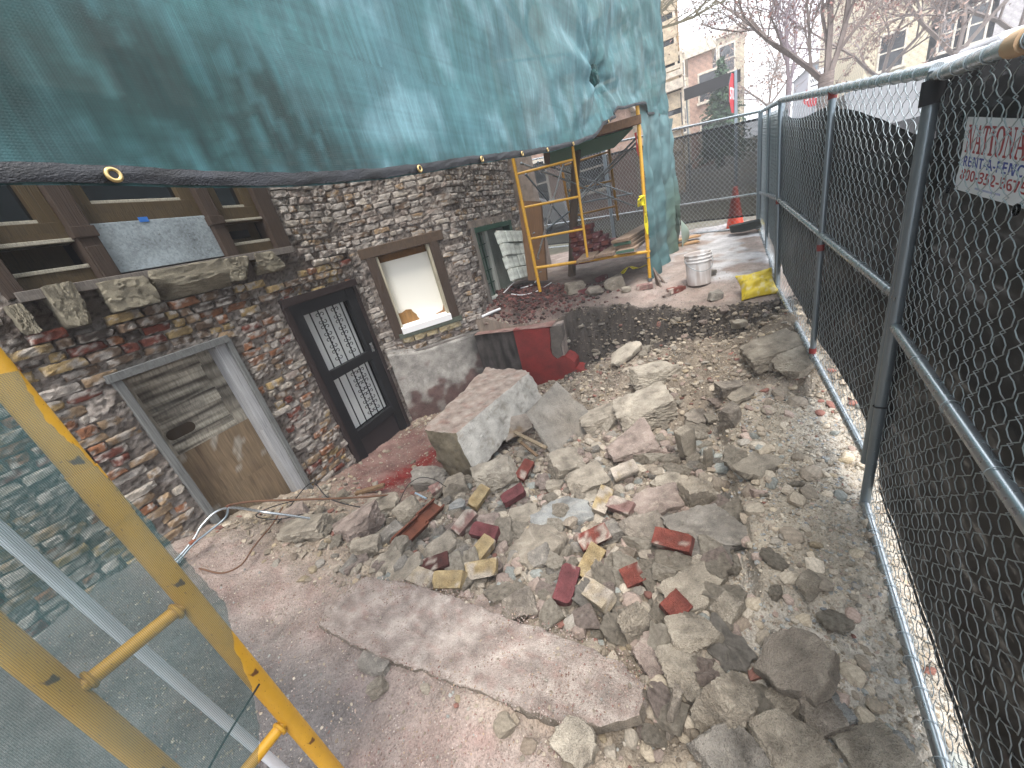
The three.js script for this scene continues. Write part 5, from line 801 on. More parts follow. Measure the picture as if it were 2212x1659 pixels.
  const q1 = onF(1308, 560), q2 = onF(1268, 566); place(2, q1.x, railY + 0.04, q1.z + 0.1, 1.6, tn + 0.05, 'single plank lying left of the plank stack'); place(0, q2.x, railY + 0.038, q2.z + 0.1, 1.3, tn + 0.2, 'short plank carrying the red brick pile');
  // maroon bricks piled on planks
  const R9 = rng(5), proto = [0, 1, 2, 3].map((k) => looseBrick(200 + k, ['maroon', 'maroon', 'red', 'maroon'][k], 0.12)); let n = 0; const firsts = [];
  const put = (p, turn) => { const k = n % 4; let o; if (firsts[k]) { o = firsts[k].clone(); o.name = numbered('stacked_brick'); scene.add(o); } else o = firsts[k] = single('stacked_brick', proto[k], M.stone, 'maroon brick in the pile behind the yellow ladder', 'brick', 'maroon bricks piled on the scaffold planks'); o.position.copy(p); o.rotation.set((R9() - 0.5) * 0.08, turn + (R9() - 0.5) * 0.16, (R9() - 0.5) * 0.08); n++; };
  const o = onZ(1276, 548, -5.75);
  for (let r = 0; r < 8; r++) for (let c = 0; c < 5; c++) for (let d = 0; d < 2; d++) { if (r > 5 && c > 2) continue; if (r > 4 && c > 3) continue; if (r === 7 && R9() < 0.5) continue; put(V(o.x - 0.24 + c * 0.105 + 0.03 * (r % 2), railY - 0.06 + r * 0.066, o.z - 0.1 - d * 0.22 + (r % 2) * 0.04), Math.PI / 2 + 0.15); }
  for (let i = 0; i < 14; i++) put(V(o.x + lerp(-0.5, 0.5, R9()), groundY(o.x, -7.5) + 0.2 + 0.07 * (i % 2), lerp(-7.2, -8.2, R9())), R9() * 3);
  // young tree in the middle of it
  const tr = thing('tree', 'young tree whose bare trunk stands inside the far scaffold', 'tree'), b = onZ(1234, 640, -6.1), m = onZ(1238, 500, -6.1), u = onZ(1246, 300, -6.1), vtop = u.clone().addScaledVector(u.clone().sub(m), 1.5);
  const tg = new THREE.TubeGeometry(new THREE.CatmullRomCurve3([b, m, u, vtop]), 30, 0.062, 14); { const p = tg.attributes.position; for (let i = 0; i < p.count; i++) { const y = p.getY(i), f = 0.01 * fbm(p.getX(i) * 20, y * 6, p.getZ(i) * 20, 3) + 0.05 * sstep(b.y + 0.35, b.y, y) * (1 + noise(p.getX(i) * 30, y * 3, p.getZ(i) * 30)); p.setX(i, p.getX(i) * 1 + f * Math.sign(p.getX(i) - lerp(b.x, u.x, (y - b.y) / (u.y - b.y)))); } tg.computeVertexNormals(); }
  part('trunk', boxUV(tg), woody('#5b4d40', { bumpScale: 0.012 }), tr);
  const roots = []; const RR = rng(12); for (let i = 0; i < 26; i++) { const a = RR() * 6.28, l = 0.15 + 0.35 * RR(); roots.push(tube([b.clone().add(V(0, 0.1 * RR(), 0)), b.clone().add(V(Math.cos(a) * l * 0.5, 0.08 * RR(), Math.sin(a) * l * 0.5)), b.clone().add(V(Math.cos(a) * l, -0.1 * RR() - 0.05, Math.sin(a) * l))], 0.004 + 0.008 * RR(), 5, 8)); }
  part('roots', merge(roots), woody('#4a3c33'), tr).userData.kind = 'stuff';
}

// ================================================================ CHAIN-LINK FENCE PANELS
function chainLink(patch, W, H, nrm, { sx = 0.038, hy = 0.036, r = 0.0015, sides = 4, seg = 3 } = {}) {
  const pos = [], idx = [], rows = Math.floor(H / hy), cols = Math.floor(W / sx), P = (x, y, d) => patch(clamp(x / W), clamp(y / H)).addScaledVector(nrm, d);
  for (let c = 0; c < cols; c++) {
    const pts = [];
    for (let k = 0; k < rows; k++) { const a = ((k + c) % 2) * 1.0, b = 1 - a; for (let j = 0; j < seg; j++) { const t = j / seg, e = Math.abs(t) < 0.01 ? 0.004 : -0.0015; const bulge = Math.sin(t * Math.PI); pts.push(P((c + lerp(a, b, t * t * (3 - 2 * t) * 0.45 + t * 0.55) * 1.04 - 0.02) * sx + 0.012 * noise(c * 0.3, k * 0.21, 2), (k + t) * hy, e * (c % 2 ? 1 : -1) + 0.006 * bulge * 0 + 0.008 * fbm(c * 0.12, k * 0.09, 5, 2))); } }
    const base0 = pos.length / 3, tv = V(), s1 = V(), s2 = nrm;
    for (let i = 0; i < pts.length; i++) {
      tv.copy(pts[Math.min(i + 1, pts.length - 1)]).sub(pts[Math.max(i - 1, 0)]).normalize(); s1.crossVectors(tv, s2).normalize();
      for (let q = 0; q < sides; q++) { const an = q / sides * 6.283; pos.push(pts[i].x + r * (Math.cos(an) * s1.x + Math.sin(an) * s2.x), pts[i].y + r * (Math.cos(an) * s1.y + Math.sin(an) * s2.y), pts[i].z + r * (Math.cos(an) * s1.z + Math.sin(an) * s2.z)); }
      if (i) for (let q = 0; q < sides; q++) { const a = base0 + (i - 1) * sides + q, b = base0 + (i - 1) * sides + (q + 1) % sides; idx.push(a, b, b + sides, a, b + sides, a + sides); }
    }
  }
  const g = new THREE.BufferGeometry(); g.setAttribute('position', new THREE.Float32BufferAttribute(pos, 3)); g.setIndex(idx); g.computeVertexNormals(); g.setAttribute('uv', new THREE.Float32BufferAttribute(new Float32Array(pos.length / 3 * 2), 2)); return g;
}
const screenT = (() => { const a = tfbm(91, 12, 5), b = lattice(92, 128), s = tfbm(95, 30, 3); return tex(512, (x, y) => { const k = 0.5 + 0.6 * (a(x * 0.5, y * 2) - 0.5) + 0.25 * (s(x, y * 3) - 0.5), l = b(x * 0.5, y * 2); const c = clamp(0.015 + 0.17 * sstep(0.52, 0.8, k) + 0.11 * sstep(0.7, 1, l)); return [c * 0.9, c * 0.98, c * 1.15, clamp(0.99 - 0.07 * sstep(0.5, 0.8, k))]; }, true); })();
const M_screen = std({ color: 0xffffff, map: rep(screenT, 1.3), transparent: true, roughness: 0.8 }), M_hem = std({ color: C('#0d0e12'), roughness: 0.7 });
M.screenFar = std({ color: 0xffffff, map: rep(screenT, 1.1), transparent: true, opacity: 0.84, roughness: 0.85 });
const redPaint = std({ color: C('#7d2b27'), roughness: 0.7 });
// one panel: corners seen from our side; n points to the far side of the fence
function fencePanel(label, c, o = {}) {
  const { top = [c.t0, c.t1], n, W = c.b0.distanceTo(c.b1), H = c.t0.distanceTo(c.b0), far = false, sag = () => 0.1, low = () => 0.06, posts = [0, 1], midV = 0.47, mat = M_screen, skipMid, R = 0.021 } = o;
  const patch = (u, v) => c.b0.clone().lerp(c.b1, u).lerp(c.t0.clone().lerp(c.t1, u), v);
  const t = thing('fence_panel', label, 'fence', [0, 0, 0], 0);
  const dirV = c.t0.clone().sub(c.b0).normalize(), dirU = c.b1.clone().sub(c.b0).normalize();
  for (const u of posts) part(u === 0 || u === 1 ? 'post' : 'middle_post', rod(patch(u, -0.02), patch(u, 1), u === 0 || u === 1 ? R : R * 0.85, 16), far ? M.galvDull : M.galvDull, t);
  part('top_rail', rod(patch(0, 1).addScaledVector(dirU, -0.02), patch(1, 1), R, 16), M.galv, t); part('bottom_rail', rod(patch(0, 0), patch(1, 0), R * 0.9, 16), M.galv, t);
  if (!skipMid) part('middle_rail', rod(c.m0, c.m1, R * 0.9, 16), M.galv, t);
  const wire = part('chain_link', chainLink(patch, W, H, n, far ? { r: 0.0022, sides: 3, seg: 1, sx: 0.042, hy: 0.042 } : o.link || {}), M.wire, t); wire.position.copy(n).multiplyScalar(far ? 0.012 : 0.016); wire.userData.kind = 'stuff';
  const s = sheet(70, 40, (u, v) => { const lo = low(u), hi = 1 - sag(u), vv = lerp(lo, hi, v); const q = patch(lerp(-0.02, 1.02, u), vv).addScaledVector(n, 0.042 + 0.03 * fbm(u * W * 1.6, vv * H * 2.2, 4 + W, 3) + 0.012 * Math.sin(vv * 40 + 3 * noise(u * 5, vv * 4, 2)) * 0.5); q.u = u * W; q.v = vv * H; return q; });
  part('wind_screen', s, mat, t);
  partEach('screen_hem', [sheet(70, 1, (u, v) => patch(u, 1 - sag(u) - 0.02 * v).addScaledVector(n, 0.036 + 0.03 * fbm(u * W * 1.6, (1 - sag(u)) * H * 2.2, 4 + W, 3))), sheet(70, 1, (u, v) => patch(u, low(u) + 0.016 * v).addScaledVector(n, 0.036 + 0.03 * fbm(u * W * 1.6, low(u) * H * 2.2, 4 + W, 3)))], M_hem, t);
  if (!far) { // wire ties over the rails
    const ties = [], N = Math.floor(W / 0.1); for (let i = 1; i < N; i++) for (const [p, q] of [[c.t0, c.t1], [c.b0, c.b1], ...(i % 3 ? [] : [[c.m0, c.m1]])]) { const g = new THREE.TorusGeometry(R + 0.002, 0.0016, 5, 14); g.applyQuaternion(new THREE.Quaternion().setFromUnitVectors(V(0, 0, 1), q.clone().sub(p).normalize().add(V(0, 0.15, 0)).normalize())); const w = p.clone().lerp(q, (i + 0.3 * noise(i * 3.3, 1, 1)) / N); g.translate(w.x, w.y, w.z); ties.push(g); }
    part('wire_ties', merge(ties), M.wire, t).userData.kind = 'stuff';
  }
  return { t, patch, dirU, dirV };
}
// survey the panels
const b3 = onY(1868, 1085, 0.13), b3n = onY(2040, 1659, 0.1), d3 = b3n.clone().sub(b3).setY(0).normalize(), n3 = V(-d3.z, 0, d3.x); if (n3.x < 0) n3.negate();
const on3 = (x, y) => onPlane(x, y, b3, n3), run = (p, q, x) => p.clone().addScaledVector(q.clone().sub(p), x / Math.hypot(q.x - p.x, q.z - p.z));
{
  const L = 3.05, T0 = on3(2022, 163), c = { t0: T0, t1: run(T0, on3(2212, 88), L), m0: on3(1935, 708), m1: run(on3(1935, 708), on3(2212, 1110), L), b0: b3, b1: run(b3, b3n, L) };
  const f = fencePanel('nearest chain-link panel with black screen and a white banner on it', c, { n: n3, sag: (u) => -0.015 + 0.02 * sstep(0.08, 0.0, u), low: () => 0.05 });
  // loops of the mesh hooked round the end post
  const loops = []; for (let k = 1; k < 24; k++) { const p = f.patch(0, k / 24.3), g = new THREE.TorusGeometry(0.033, 0.0018, 5, 14, 3.6); g.rotateZ(1.3).applyMatrix4(new THREE.Matrix4().makeBasis(d3, V(0, 1, 0), n3)); g.rotateX(0.15); g.translate(p.x + n3.x * 0.0 + d3.x * 0.008, p.y, p.z + d3.z * 0.008); loops.push(g); }
  part('end_loops', merge(loops), M.wire, f.t).userData.kind = 'stuff';
  part('black_tape', rod(f.patch(0.0, 0.955), f.patch(-0.0, 0.995), 0.032, 14), M.black, f.t);
  const tp = run(T0, on3(2212, 88), 0.53), tq = run(T0, on3(2212, 88), 0.6); part('tan_tape', rod(tp, tq, 0.028, 16), std({ color: C('#c0a07e'), roughness: 0.6 }), f.t);
  { const p = f.patch(0.0, 0.31); part('cable_tie', new THREE.TorusGeometry(0.026, 0.003, 6, 16).rotateX(Math.PI / 2 - 0.2).translate(p.x, p.y, p.z), M.black, f.t); }
  // the banner
  const cv = document.createElement('canvas'); cv.width = 1024; cv.height = 640; const g = cv.getContext('2d');
  g.fillStyle = '#e9e9ee'; g.fillRect(0, 0, 1024, 640); g.textAlign = 'center'; g.textBaseline = 'alphabetic';
  const put = (txt, font, y, w, h, col, base) => { g.save(); g.font = font; const m = g.measureText(txt).width; g.translate(512, y); g.scale(w / m, h / base); g.fillStyle = col; g.fillText(txt, 0, 0); g.restore(); };
  put('NATIONAL', 'bold 200px serif', 300, 940, 330, '#a3202c', 200); put('RENT-A-FENCE', 'bold 100px sans-serif', 420, 930, 125, '#2f3f9a', 100); put('800-352-5675', 'bold 110px sans-serif', 540, 930, 130, '#a3202c', 110);
  g.fillStyle = '#8d93c4'; for (let i = 0; i < 22; i++) g.fillRect(330 + i * 16, 580, 11, 16);
  const ct = new THREE.CanvasTexture(cv); ct.colorSpace = THREE.SRGBColorSpace;
  const q = [on3(2061, 260), on3(2216, 268), on3(2181, 461), on3(2033, 413)];
  const s = sheet(24, 16, (u, v) => { const p = q[3].clone().lerp(q[2], u).lerp(q[0].clone().lerp(q[1], u), v).addScaledVector(n3, 0.029 + 0.004 * fbm(u * 5, v * 4, 2, 3)); p.u = u; p.v = v; return p; });
  const sg = thing('banner', 'white banner with red and blue lettering tied behind the chain-link mesh', 'sign'); part('sheet', s, std({ map: ct, roughness: 0.5 }), sg);
  for (const p of q) { const r = new THREE.TorusGeometry(0.011, 0.0032, 6, 18); r.applyMatrix4(new THREE.Matrix4().makeBasis(d3, V(0, 1, 0), n3).setPosition(p.clone().lerp(q[0].clone().add(q[2]).multiplyScalar(0.5), 0.04).addScaledVector(n3, 0.012))); part('tie_ring', r, M.galv, sg); }
  globalThis.bannerTexture = ct;
}
const a2 = V(0.76, 0.55, -4.74), b2 = V(0.75, 0.36, -2.03);
{
  const d = b2.clone().sub(a2).setY(0).normalize(), n = V(d.z, 0, -d.x); if (n.x < 0) n.negate(); const on = (x, y) => onPlane(x, y, a2, n);
  const c = { t0: on(1687, 216), t1: on(2024, 150), m0: on(1681, 430), m1: on(1945, 646), b0: on(1677, 619), b1: on(1872, 988) };
  const f = fencePanel('middle chain-link panel whose black screen sags below the top rail', c, { n, posts: [0, 0.575, 1], sag: (u) => u < 0.57 ? 0.075 + 0.02 * Math.sin(u * 9) : lerp(0.065, 0.13, sstep(0.57, 0.98, u)) , low: (u) => lerp(0.08, 0.06, u) });
  for (const [u, v] of [[0.575, 0.985], [0.575, 0.465], [0.575, 0.02], [0, 0.49]]) { const p = f.patch(u, v - 0.012), q = f.patch(u, v + 0.012); part('red_mark', rod(p, q, 0.0215, 14), redPaint, f.t); }
  // red stop sign on the street half seen through the black screen: smudges of red paint on the screen itself
  for (const [x, y, r] of [[1770, 600, 0.05], [1735, 690, 0.07], [1790, 700, 0.04]]) { const p = on(x, y), sh = new THREE.Shape(); for (let i = 0; i < 14; i++) { const a = i / 14 * 6.283, k = r * (0.6 + 0.5 * noise(i * 1.7, r * 30, 3)); (i ? sh.lineTo.bind(sh) : sh.moveTo.bind(sh))(Math.cos(a) * k * 0.6, Math.sin(a) * k * 1.3); } const g = new THREE.ShapeGeometry(sh); g.applyMatrix4(new THREE.Matrix4().makeBasis(d, V(0, 1, 0), n).setPosition(p.addScaledVector(n, 0.03))); part('paint_smudge', g, std({ color: C('#7c2a28'), roughness: 0.8 }), f.t); }
  // short panel on to the corner, then the panels that close the site at the back
  const k0 = V(1.06, 0.78, -8.2), kt = V(1.06, 2.54, -8.2);
  const dd = c.b0.clone().sub(k0).setY(0).normalize(), nn = V(dd.z, 0, -dd.x); if (nn.x < 0) nn.negate();
  fencePanel('narrow-looking chain-link panel running on to the far corner post', { t0: kt, t1: c.t0.clone().add(V(0.02, 0.0, -0.05)), m0: V(1.06, 1.36, -8.2), m1: V(0.78, 1.47, -4.78), b0: k0, b1: c.b0.clone().add(V(0.02, 0, -0.05)) }, { n: nn, posts: [0, 0.5, 1], far: false, link: { sx: 0.042, hy: 0.042, r: 0.002, sides: 3, seg: 2 }, sag: () => 0.05, low: () => 0.1 });
  const e = V(-1.49, 0, -0.79).normalize(), nb = V(-0.79, 0, 1.49).normalize().multiplyScalar(-1), P = (s, y) => V(1.06 + e.x * s, y, -8.2 + e.z * s);
  const names = ['chain-link panel closing the far end beside the traffic cone', 'far chain-link panel behind the yellow scaffold', 'farthest chain-link panel, seen past the corner of the bay'];
  for (let i = 0; i < 3; i++) { const s0 = 0.03 + i * 3.08, s1 = s0 + 3.03, top = (s) => 2.54 + 0.133 * s, lo = (s) => 0.8 + 0.04 * s;
    fencePanel(names[i], { t0: P(s0, top(s0)), t1: P(s1, top(s1)), m0: P(s0, 1.35 + 0.05 * s0), m1: P(s1, 1.35 + 0.05 * s1), b0: P(s0, lo(s0)), b1: P(s1, lo(s1)) }, { n: nb, far: true, mat: M.screenFar, sag: (u) => i ? 0.1 : 0.045 + 0.05 * u, low: (u) => i ? 0.03 : 0.11 - 0.08 * sstep(0.35, 0.8, u) }); }
  const sg = thing('banner', 'small white banner with red lettering on the far fence behind the bay', 'sign'); const w0 = onPlane(1122, 394, P(0, 1), nb);
  part('sheet', sheet(6, 4, (u, v) => { const p = w0.clone().addScaledVector(e, lerp(0.26, -0.26, u)).add(V(0, lerp(-0.15, 0.15, v), 0)).addScaledVector(nb, -0.03); p.u = u; p.v = v; return p; }), std({ map: globalThis.bannerTexture, roughness: 0.5 }), sg);
}

// ================================================================ STREET BEYOND THE FENCE
const streetY = (x, z) => { const d = -z; return (d < 0 ? 0 : d < 45 ? d * 0.085 : 3.825 + (d - 45) * 0.03) + 0.06 * clamp(x - 1, 0, 40); };
function tri3(pts, r0, r1, out) { // light tapering twig of three faces
  for (let i = 0; i < pts.length - 1; i++) { const a = pts[i], b = pts[i + 1], ra = lerp(r0, r1, i / (pts.length - 1)), rb = lerp(r0, r1, (i + 1) / (pts.length - 1)), d = b.clone().sub(a).normalize(), s = Math.abs(d.y) < 0.9 ? V(0, 1, 0).cross(d).normalize() : V(1, 0, 0), t = d.clone().cross(s); const ring = (p, r) => [0, 2.09, 4.19].map((k) => p.clone().addScaledVector(s, Math.cos(k) * r).addScaledVector(t, Math.sin(k) * r)); const A = ring(a, ra), B = ring(b, rb); for (let k = 0; k < 3; k++) { const l = (k + 1) % 3; out.push(A[k], A[l], B[l], A[k], B[l], B[k]); } }
}
const fromTris = (list) => { const p = new Float32Array(list.length * 3); list.forEach((v, i) => { p[i * 3] = v.x; p[i * 3 + 1] = v.y; p[i * 3 + 2] = v.z; }); const g = new THREE.BufferGeometry(); g.setAttribute('position', new THREE.BufferAttribute(p, 3)); g.computeVertexNormals(); return boxUV(g); };
function bareTree(seed, label, base, forkH, limbs, rTrunk, { twigs = 6, leaves = 900, depth = 5, bark = '#7d716c', leafC = '#946f68', leafS = 0.05, spread = 0.75, droop = 0.12, len = 0.72 } = {}) {  // bark tones lightened to stand in for the haze of distance
  const R = rng(seed), wood = [], tw = [], lf = [], t = thing('bare_tree', label, 'tree');
  const fork = base.clone().add(V(0.1 * (R() - 0.5), forkH, 0.1 * (R() - 0.5)));
  part('trunk', new THREE.TubeGeometry(new THREE.CatmullRomCurve3([base.clone().add(V(0, -0.4, 0)), base.clone().lerp(fork, 0.5).add(V(0.06 * (R() - 0.5), 0, 0)), fork.clone().add(V(0, 0.2, 0))]), 10, rTrunk, 12), woody(bark, { bumpScale: 0.02 }), t);
  const grow = (p, dir, L, r, d) => {
    const n = 4, pts = [p.clone()], q = p.clone(), dd = dir.clone();
    for (let i = 0; i < n; i++) { dd.add(V((R() - 0.5) * 0.4, (R() - 0.5) * 0.3 - (d < 2 ? droop : -0.04), (R() - 0.5) * 0.4)).normalize(); q.addScaledVector(dd, L / n); pts.push(q.clone()); }
    tri3(pts, r, r * 0.6, d >= depth - 2 ? wood : tw);
    if (d <= 0) { for (let k = 0; k < leaves; k++) { if (R() > 0.5) continue; const c = pts[1 + Math.floor(R() * n)].clone().add(V((R() - 0.5) * 0.2, -R() * 0.12, (R() - 0.5) * 0.2)), a = V(R() - 0.5, R() - 0.5, R() - 0.5).normalize().multiplyScalar(leafS * (0.6 + R())), b = V(R() - 0.5, R() - 0.9, R() - 0.5).normalize().multiplyScalar(leafS * 1.3); lf.push(c, c.clone().add(a), c.clone().add(b)); } return; }
    const kids = d === depth ? 4 : d > 1 ? 4 : twigs;
    for (let k = 0; k < kids; k++) { const at = pts[1 + Math.floor((k + 0.6) / kids * (n - 0.01))] || q, nd = dd.clone().add(V(R() - 0.5, R() - 0.42, R() - 0.5).multiplyScalar(2 * spread)).normalize(); grow(at.clone(), nd, L * len * (0.75 + 0.45 * R()), r * 0.52, d - 1); }
  };
  for (const [dx, dy, dz, L, r] of limbs) grow(fork.clone(), V(dx, dy, dz).normalize(), L, r, depth);
  part('limbs', fromTris(wood), woody(bark, { bumpScale: 0.01 }), t); const tg = part('twigs', fromTris(tw), std({ color: C(bark), roughness: 1 }), t); tg.userData.kind = 'stuff';
  if (lf.length) part('leaves', fromTris(lf), std({ color: C(leafC), roughness: 1 }), t).userData.kind = 'stuff';
  return t;
}
const farAt = (x, y, z) => onZ(x, y, z);
{ // trees in the order they stand along the street
  const f = farAt(1783, 178, -14), g0 = streetY(f.x, f.z);
  bareTree(3, 'large bare street tree with three thick limbs and clinging brown leaves', V(f.x, g0, f.z), f.y - g0, [[-0.7, 0.9, 0.1, 2.1, 0.085], [-0.12, 1, -0.1, 2.3, 0.09], [0.55, 1, 0.1, 2.1, 0.085]], 0.16, { depth: 5, twigs: 4, leaves: 3, leafS: 0.055, spread: 0.6 });
  const h = farAt(1700, 250, -19); bareTree(5, 'slim bare tree left of the large one', V(h.x, streetY(h.x, h.z), h.z), 2.2, [[-0.2, 1, 0, 1.8, 0.07], [0.25, 1, 0.1, 1.7, 0.06]], 0.09, { depth: 4, twigs: 5, leaves: 2, bark: '#8d8088' });
  for (const [x, y, z, s, lbl, L] of [[1905, 170, -25, 8, 'spreading bare tree behind the parked cars', 3.0], [2060, 160, -22, 9, 'broad brownish tree at the upper right over the fence', 3.4], [2190, 110, -22, 10, 'brown-leaved tree at the right edge above the top rail', 3.2], [1660, 230, -34, 11, 'faint bare tree far down the street', 2.8]]) { const p = farAt(x, y, z), g = streetY(p.x, p.z); bareTree(s, lbl, V(p.x, g, p.z), Math.max(1.2, p.y - g), [[-0.8, 0.7, 0, L, 0.08], [0.1, 1, 0.2, L, 0.08], [0.8, 0.7, -0.1, L, 0.08]], 0.16, { depth: 4, twigs: 6, leaves: z > -30 ? 9 : 2, leafS: 0.085, bark: '#938884', leafC: '#a48b7f', spread: 0.75 }); }
  const b = V(-3.2, streetY(-3.2, -12.5), -12.5); bareTree(7, 'mossy bare tree leaning out from behind the green netting', b, 4.2, [[1, 0.42, 0.05, 3.0, 0.11], [1, 0.05, 0.1, 2.6, 0.1], [-0.5, 1, 0, 2.5, 0.12], [0.9, -0.12, 0.12, 2.5, 0.07]], 0.2, { depth: 4, twigs: 5, leaves: 0, bark: '#78735f', spread: 0.5, len: 0.7 });
}
{ // spruce
  const top = farAt(1557, 118, -24), g0 = streetY(top.x, top.z), t = thing('spruce_tree', 'dark green spruce between the stone house and the stop sign', 'tree'), R = rng(31), needles = [];
  part('trunk', rod(V(top.x, g0 - 0.3, top.z), top, 0.14, 10, 0.02), woody('#4b4038'), t);
  const H = top.y - g0; for (let k = 0; k < 190; k++) { const v = (k / 190) ** 0.75, y = lerp(top.y - 0.1, g0 + 0.6, v), L = lerp(0.12, 1.55, v) * (0.75 + 0.45 * R()), a = k * 2.4 + R(), d = V(Math.cos(a), 0.12 - 0.3 * v, Math.sin(a)); for (let j = 0; j < 26; j++) { const s = (j + R()) / 26 * L, c = V(top.x, y, top.z).addScaledVector(d, s).add(V(0, -0.22 * s * s / Math.max(L, 0.2), 0)), w = 0.13 * (1.15 - s / L) + 0.06; const p = c.clone().add(V((R() - 0.5) * w * 2, -w * R(), (R() - 0.5) * w * 2)), q = c.clone().add(V((R() - 0.5) * w * 2, -w * (0.6 + R()), (R() - 0.5) * w * 2)); needles.push(c, p, q); } }
  part('crown', colorize(fromTris(needles), (p) => mixC(C('#2e4638'), C('#587057'), clamp(0.5 + 0.8 * noise(p.x * 3, p.y * 3, p.z * 3)))), std({ vertexColors: true, roughness: 1 }), t);
}
function house(label, x0, x1, z0, depth, h, col, { win = [], trim = '#d8d2c6', extra, y = streetY((x0 + x1) / 2, z0), roofC = '#5c5552', pitch = 0 } = {}) {   // front on z0 facing us, side walls run back
  const t = thing('house', label, 'building'), base = y - 1.2;
  part('wall', box(x1 - x0, h + 1.2, depth, (x0 + x1) / 2, base + (h + 1.2) / 2, z0 - depth / 2, 0.01), gritty(col), t);
  const top = base + h + 1.2;
  if (pitch) { const sh = new THREE.Shape(); const w = (x1 - x0) / 2 + 0.35; sh.moveTo(-w, 0); sh.lineTo(w, 0); sh.lineTo(0, pitch); const g = new THREE.ExtrudeGeometry(sh, { depth: depth + 0.6, bevelEnabled: false }); g.translate((x0 + x1) / 2, top + 0.004, z0 - depth - 0.3); part('roof', boxUV(g), gritty(roofC), t); }
  else { part('cornice', box(x1 - x0 + 0.3, 0.35, depth + 0.3, (x0 + x1) / 2, top + 0.18, z0 - depth / 2), gritty(trim), t); }
  for (const [side, a, yy, w, hh] of win) { // windows: frame and dark pane, set in the front or the right-hand side
    const f = new THREE.Group(); f.name = 'window'; t.add(f); const put = (g) => { if (side === 'side') g.rotateY(Math.PI / 2).translate(x1, y + yy + hh / 2, z0 - a); else g.translate(x0 + a, y + yy + hh / 2, z0); return g; };
    for (const q of [box(w + 0.16, 0.1, 0.1, 0, hh / 2 + 0.05, 0.02), box(w + 0.3, 0.12, 0.18, 0, -hh / 2 - 0.06, 0.04), box(0.08, hh, 0.1, -w / 2 - 0.04, 0, 0.02), box(0.08, hh, 0.1, w / 2 + 0.04, 0, 0.02), box(w, 0.06, 0.06, 0, 0, 0.02)]) part('frame', put(q), gritty(trim), f);
    part('pane', put(box(w, hh, 0.02, 0, 0, 0.012)), M.glassDark, f);
  }
  if (extra) extra(t, y);
  return t;
}
{
  const z = -17, X = (px, py) => onZ(px, py, z).x, Y = (px, py) => onZ(px, py, z).y - streetY(-3, z);
  house('pale limestone house front with a bay and tall sash windows', -9, X(1466, 150) - 0.02, z, 8, 9.6, '#b9ac9a', { trim: '#cfc4b4', roofC: '#6a625c', win: [['front', 9 + X(1442, 250) , Y(1445, 280), 0.95, 2.0], ['front', 9 + X(1422, 100), Y(1425, 155), 0.95, 2.1], ['front', 6.3, Y(1445, 280), 1, 2], ['front', 6.3, Y(1425, 155), 1, 2.1], ['side', 1.4, Y(1478, 170), 0.4, 2.2], ['side', 1.8, Y(1484, 290), 0.4, 2.1]], extra: (t, y) => {
    const xr = X(1466, 150); part('string_course', box(xr + 9.2, 0.28, 0.3, (xr - 9) / 2, y + Y(1430, 196), z + 0.06), gritty('#d2c8ba'), t); part('string_course', box(xr + 9.2, 0.16, 0.22, (xr - 9) / 2, y + Y(1430, 172), z + 0.05), gritty('#d2c8ba'), t);
    for (let i = 0; i < 14; i++) part('quoin', box(0.42, 0.5, 0.1, xr - 0.2, y + 0.3 + i * 0.66, z + 0.03), gritty('#c3b49d'), t);
    for (let r = 0; r < 17; r++) for (let k = 0; k < 4; k++) part('stone', box(0.06, 0.48, 0.78, xr + 0.0, y + 0.2 + r * 0.55, z - 0.5 - k * 0.86 - (r % 2) * 0.3, 0.02), gritty(['#b39468', '#a58a64', '#bfa57c', '#9c7f5e'][(r * 3 + k * 5) % 4]), t);
    part('awning', box(1.7, 0.08, 1.5, xr + 0.95, y + Y(1500, 188), z - 0.9).rotateZ(0), M.black, t); part('awning_valance', box(1.7, 0.34, 0.05, xr + 0.95, y + Y(1500, 196), z - 0.13), std({ color: C('#2a2a2c'), roughness: 0.7 }), t); for (const dx of [0.2, 1.7]) part('awning_post', rod(V(xr + dx, y - 0.3, z - 0.2), V(xr + dx, y + Y(1500, 190), z - 0.2), 0.025, 8), M.galvDull, t); } });
  house('low orange brick house with a white door behind the awning', onZ(1490, 230, -27).x, onZ(1541, 230, -27).x, -27, 4, 5.2, '#b79a8c', { win: [['front', 0.9, 0.3, 0.7, 1.9], ['front', 1.0, 3.1, 1.0, 1.2]] });
  const p = farAt(1560, 200, -32); house('beige three storey flats behind the spruce', p.x - 5, p.x + 1.4, -34, 8, 6.5, '#c4bba6', { win: [[0.8, 2], [2.5, 2], [4.4, 2], [0.8, 4.6], [2.5, 4.6], [4.4, 4.6], [5.4, 4.6]].map(([a, b]) => ['front', a, b, 0.8, 1.4]) });
  const q = farAt(2010, 150, -30); house('yellow brick apartment house behind the trees on the right', q.x - 2.6, q.x + 2.0, -30, 9, 6.6, '#d5ccb4', { pitch: 2.2, win: [['front', 1, 1.4, 0.9, 1.4], ['front', 3.2, 1.4, 0.9, 1.4], ['front', 1, 4.2, 0.9, 1.3], ['front', 3.2, 4.2, 0.9, 1.3]] });  // wall colour paled and greyed to carry the haze
  const r = farAt(2150, 130, -30); house('pale house with white roof lines at the upper right', r.x - 2.5, r.x + 3.5, -30, 8, 3.6, '#b5b2b6', { pitch: 1.7, roofC: '#d9d8de', win: [['front', 1.4, 1.2, 1, 1.4], ['front', 4.6, 1.2, 1, 1.4]] });
  const s = farAt(1860, 190, -55); house('grey house far up the street', s.x - 4, s.x + 3, -55, 8, 4, '#85828a', { pitch: 2, win: [['front', 1.5, 2, 1, 1.4], ['front', 4.5, 2, 1, 1.4]] });
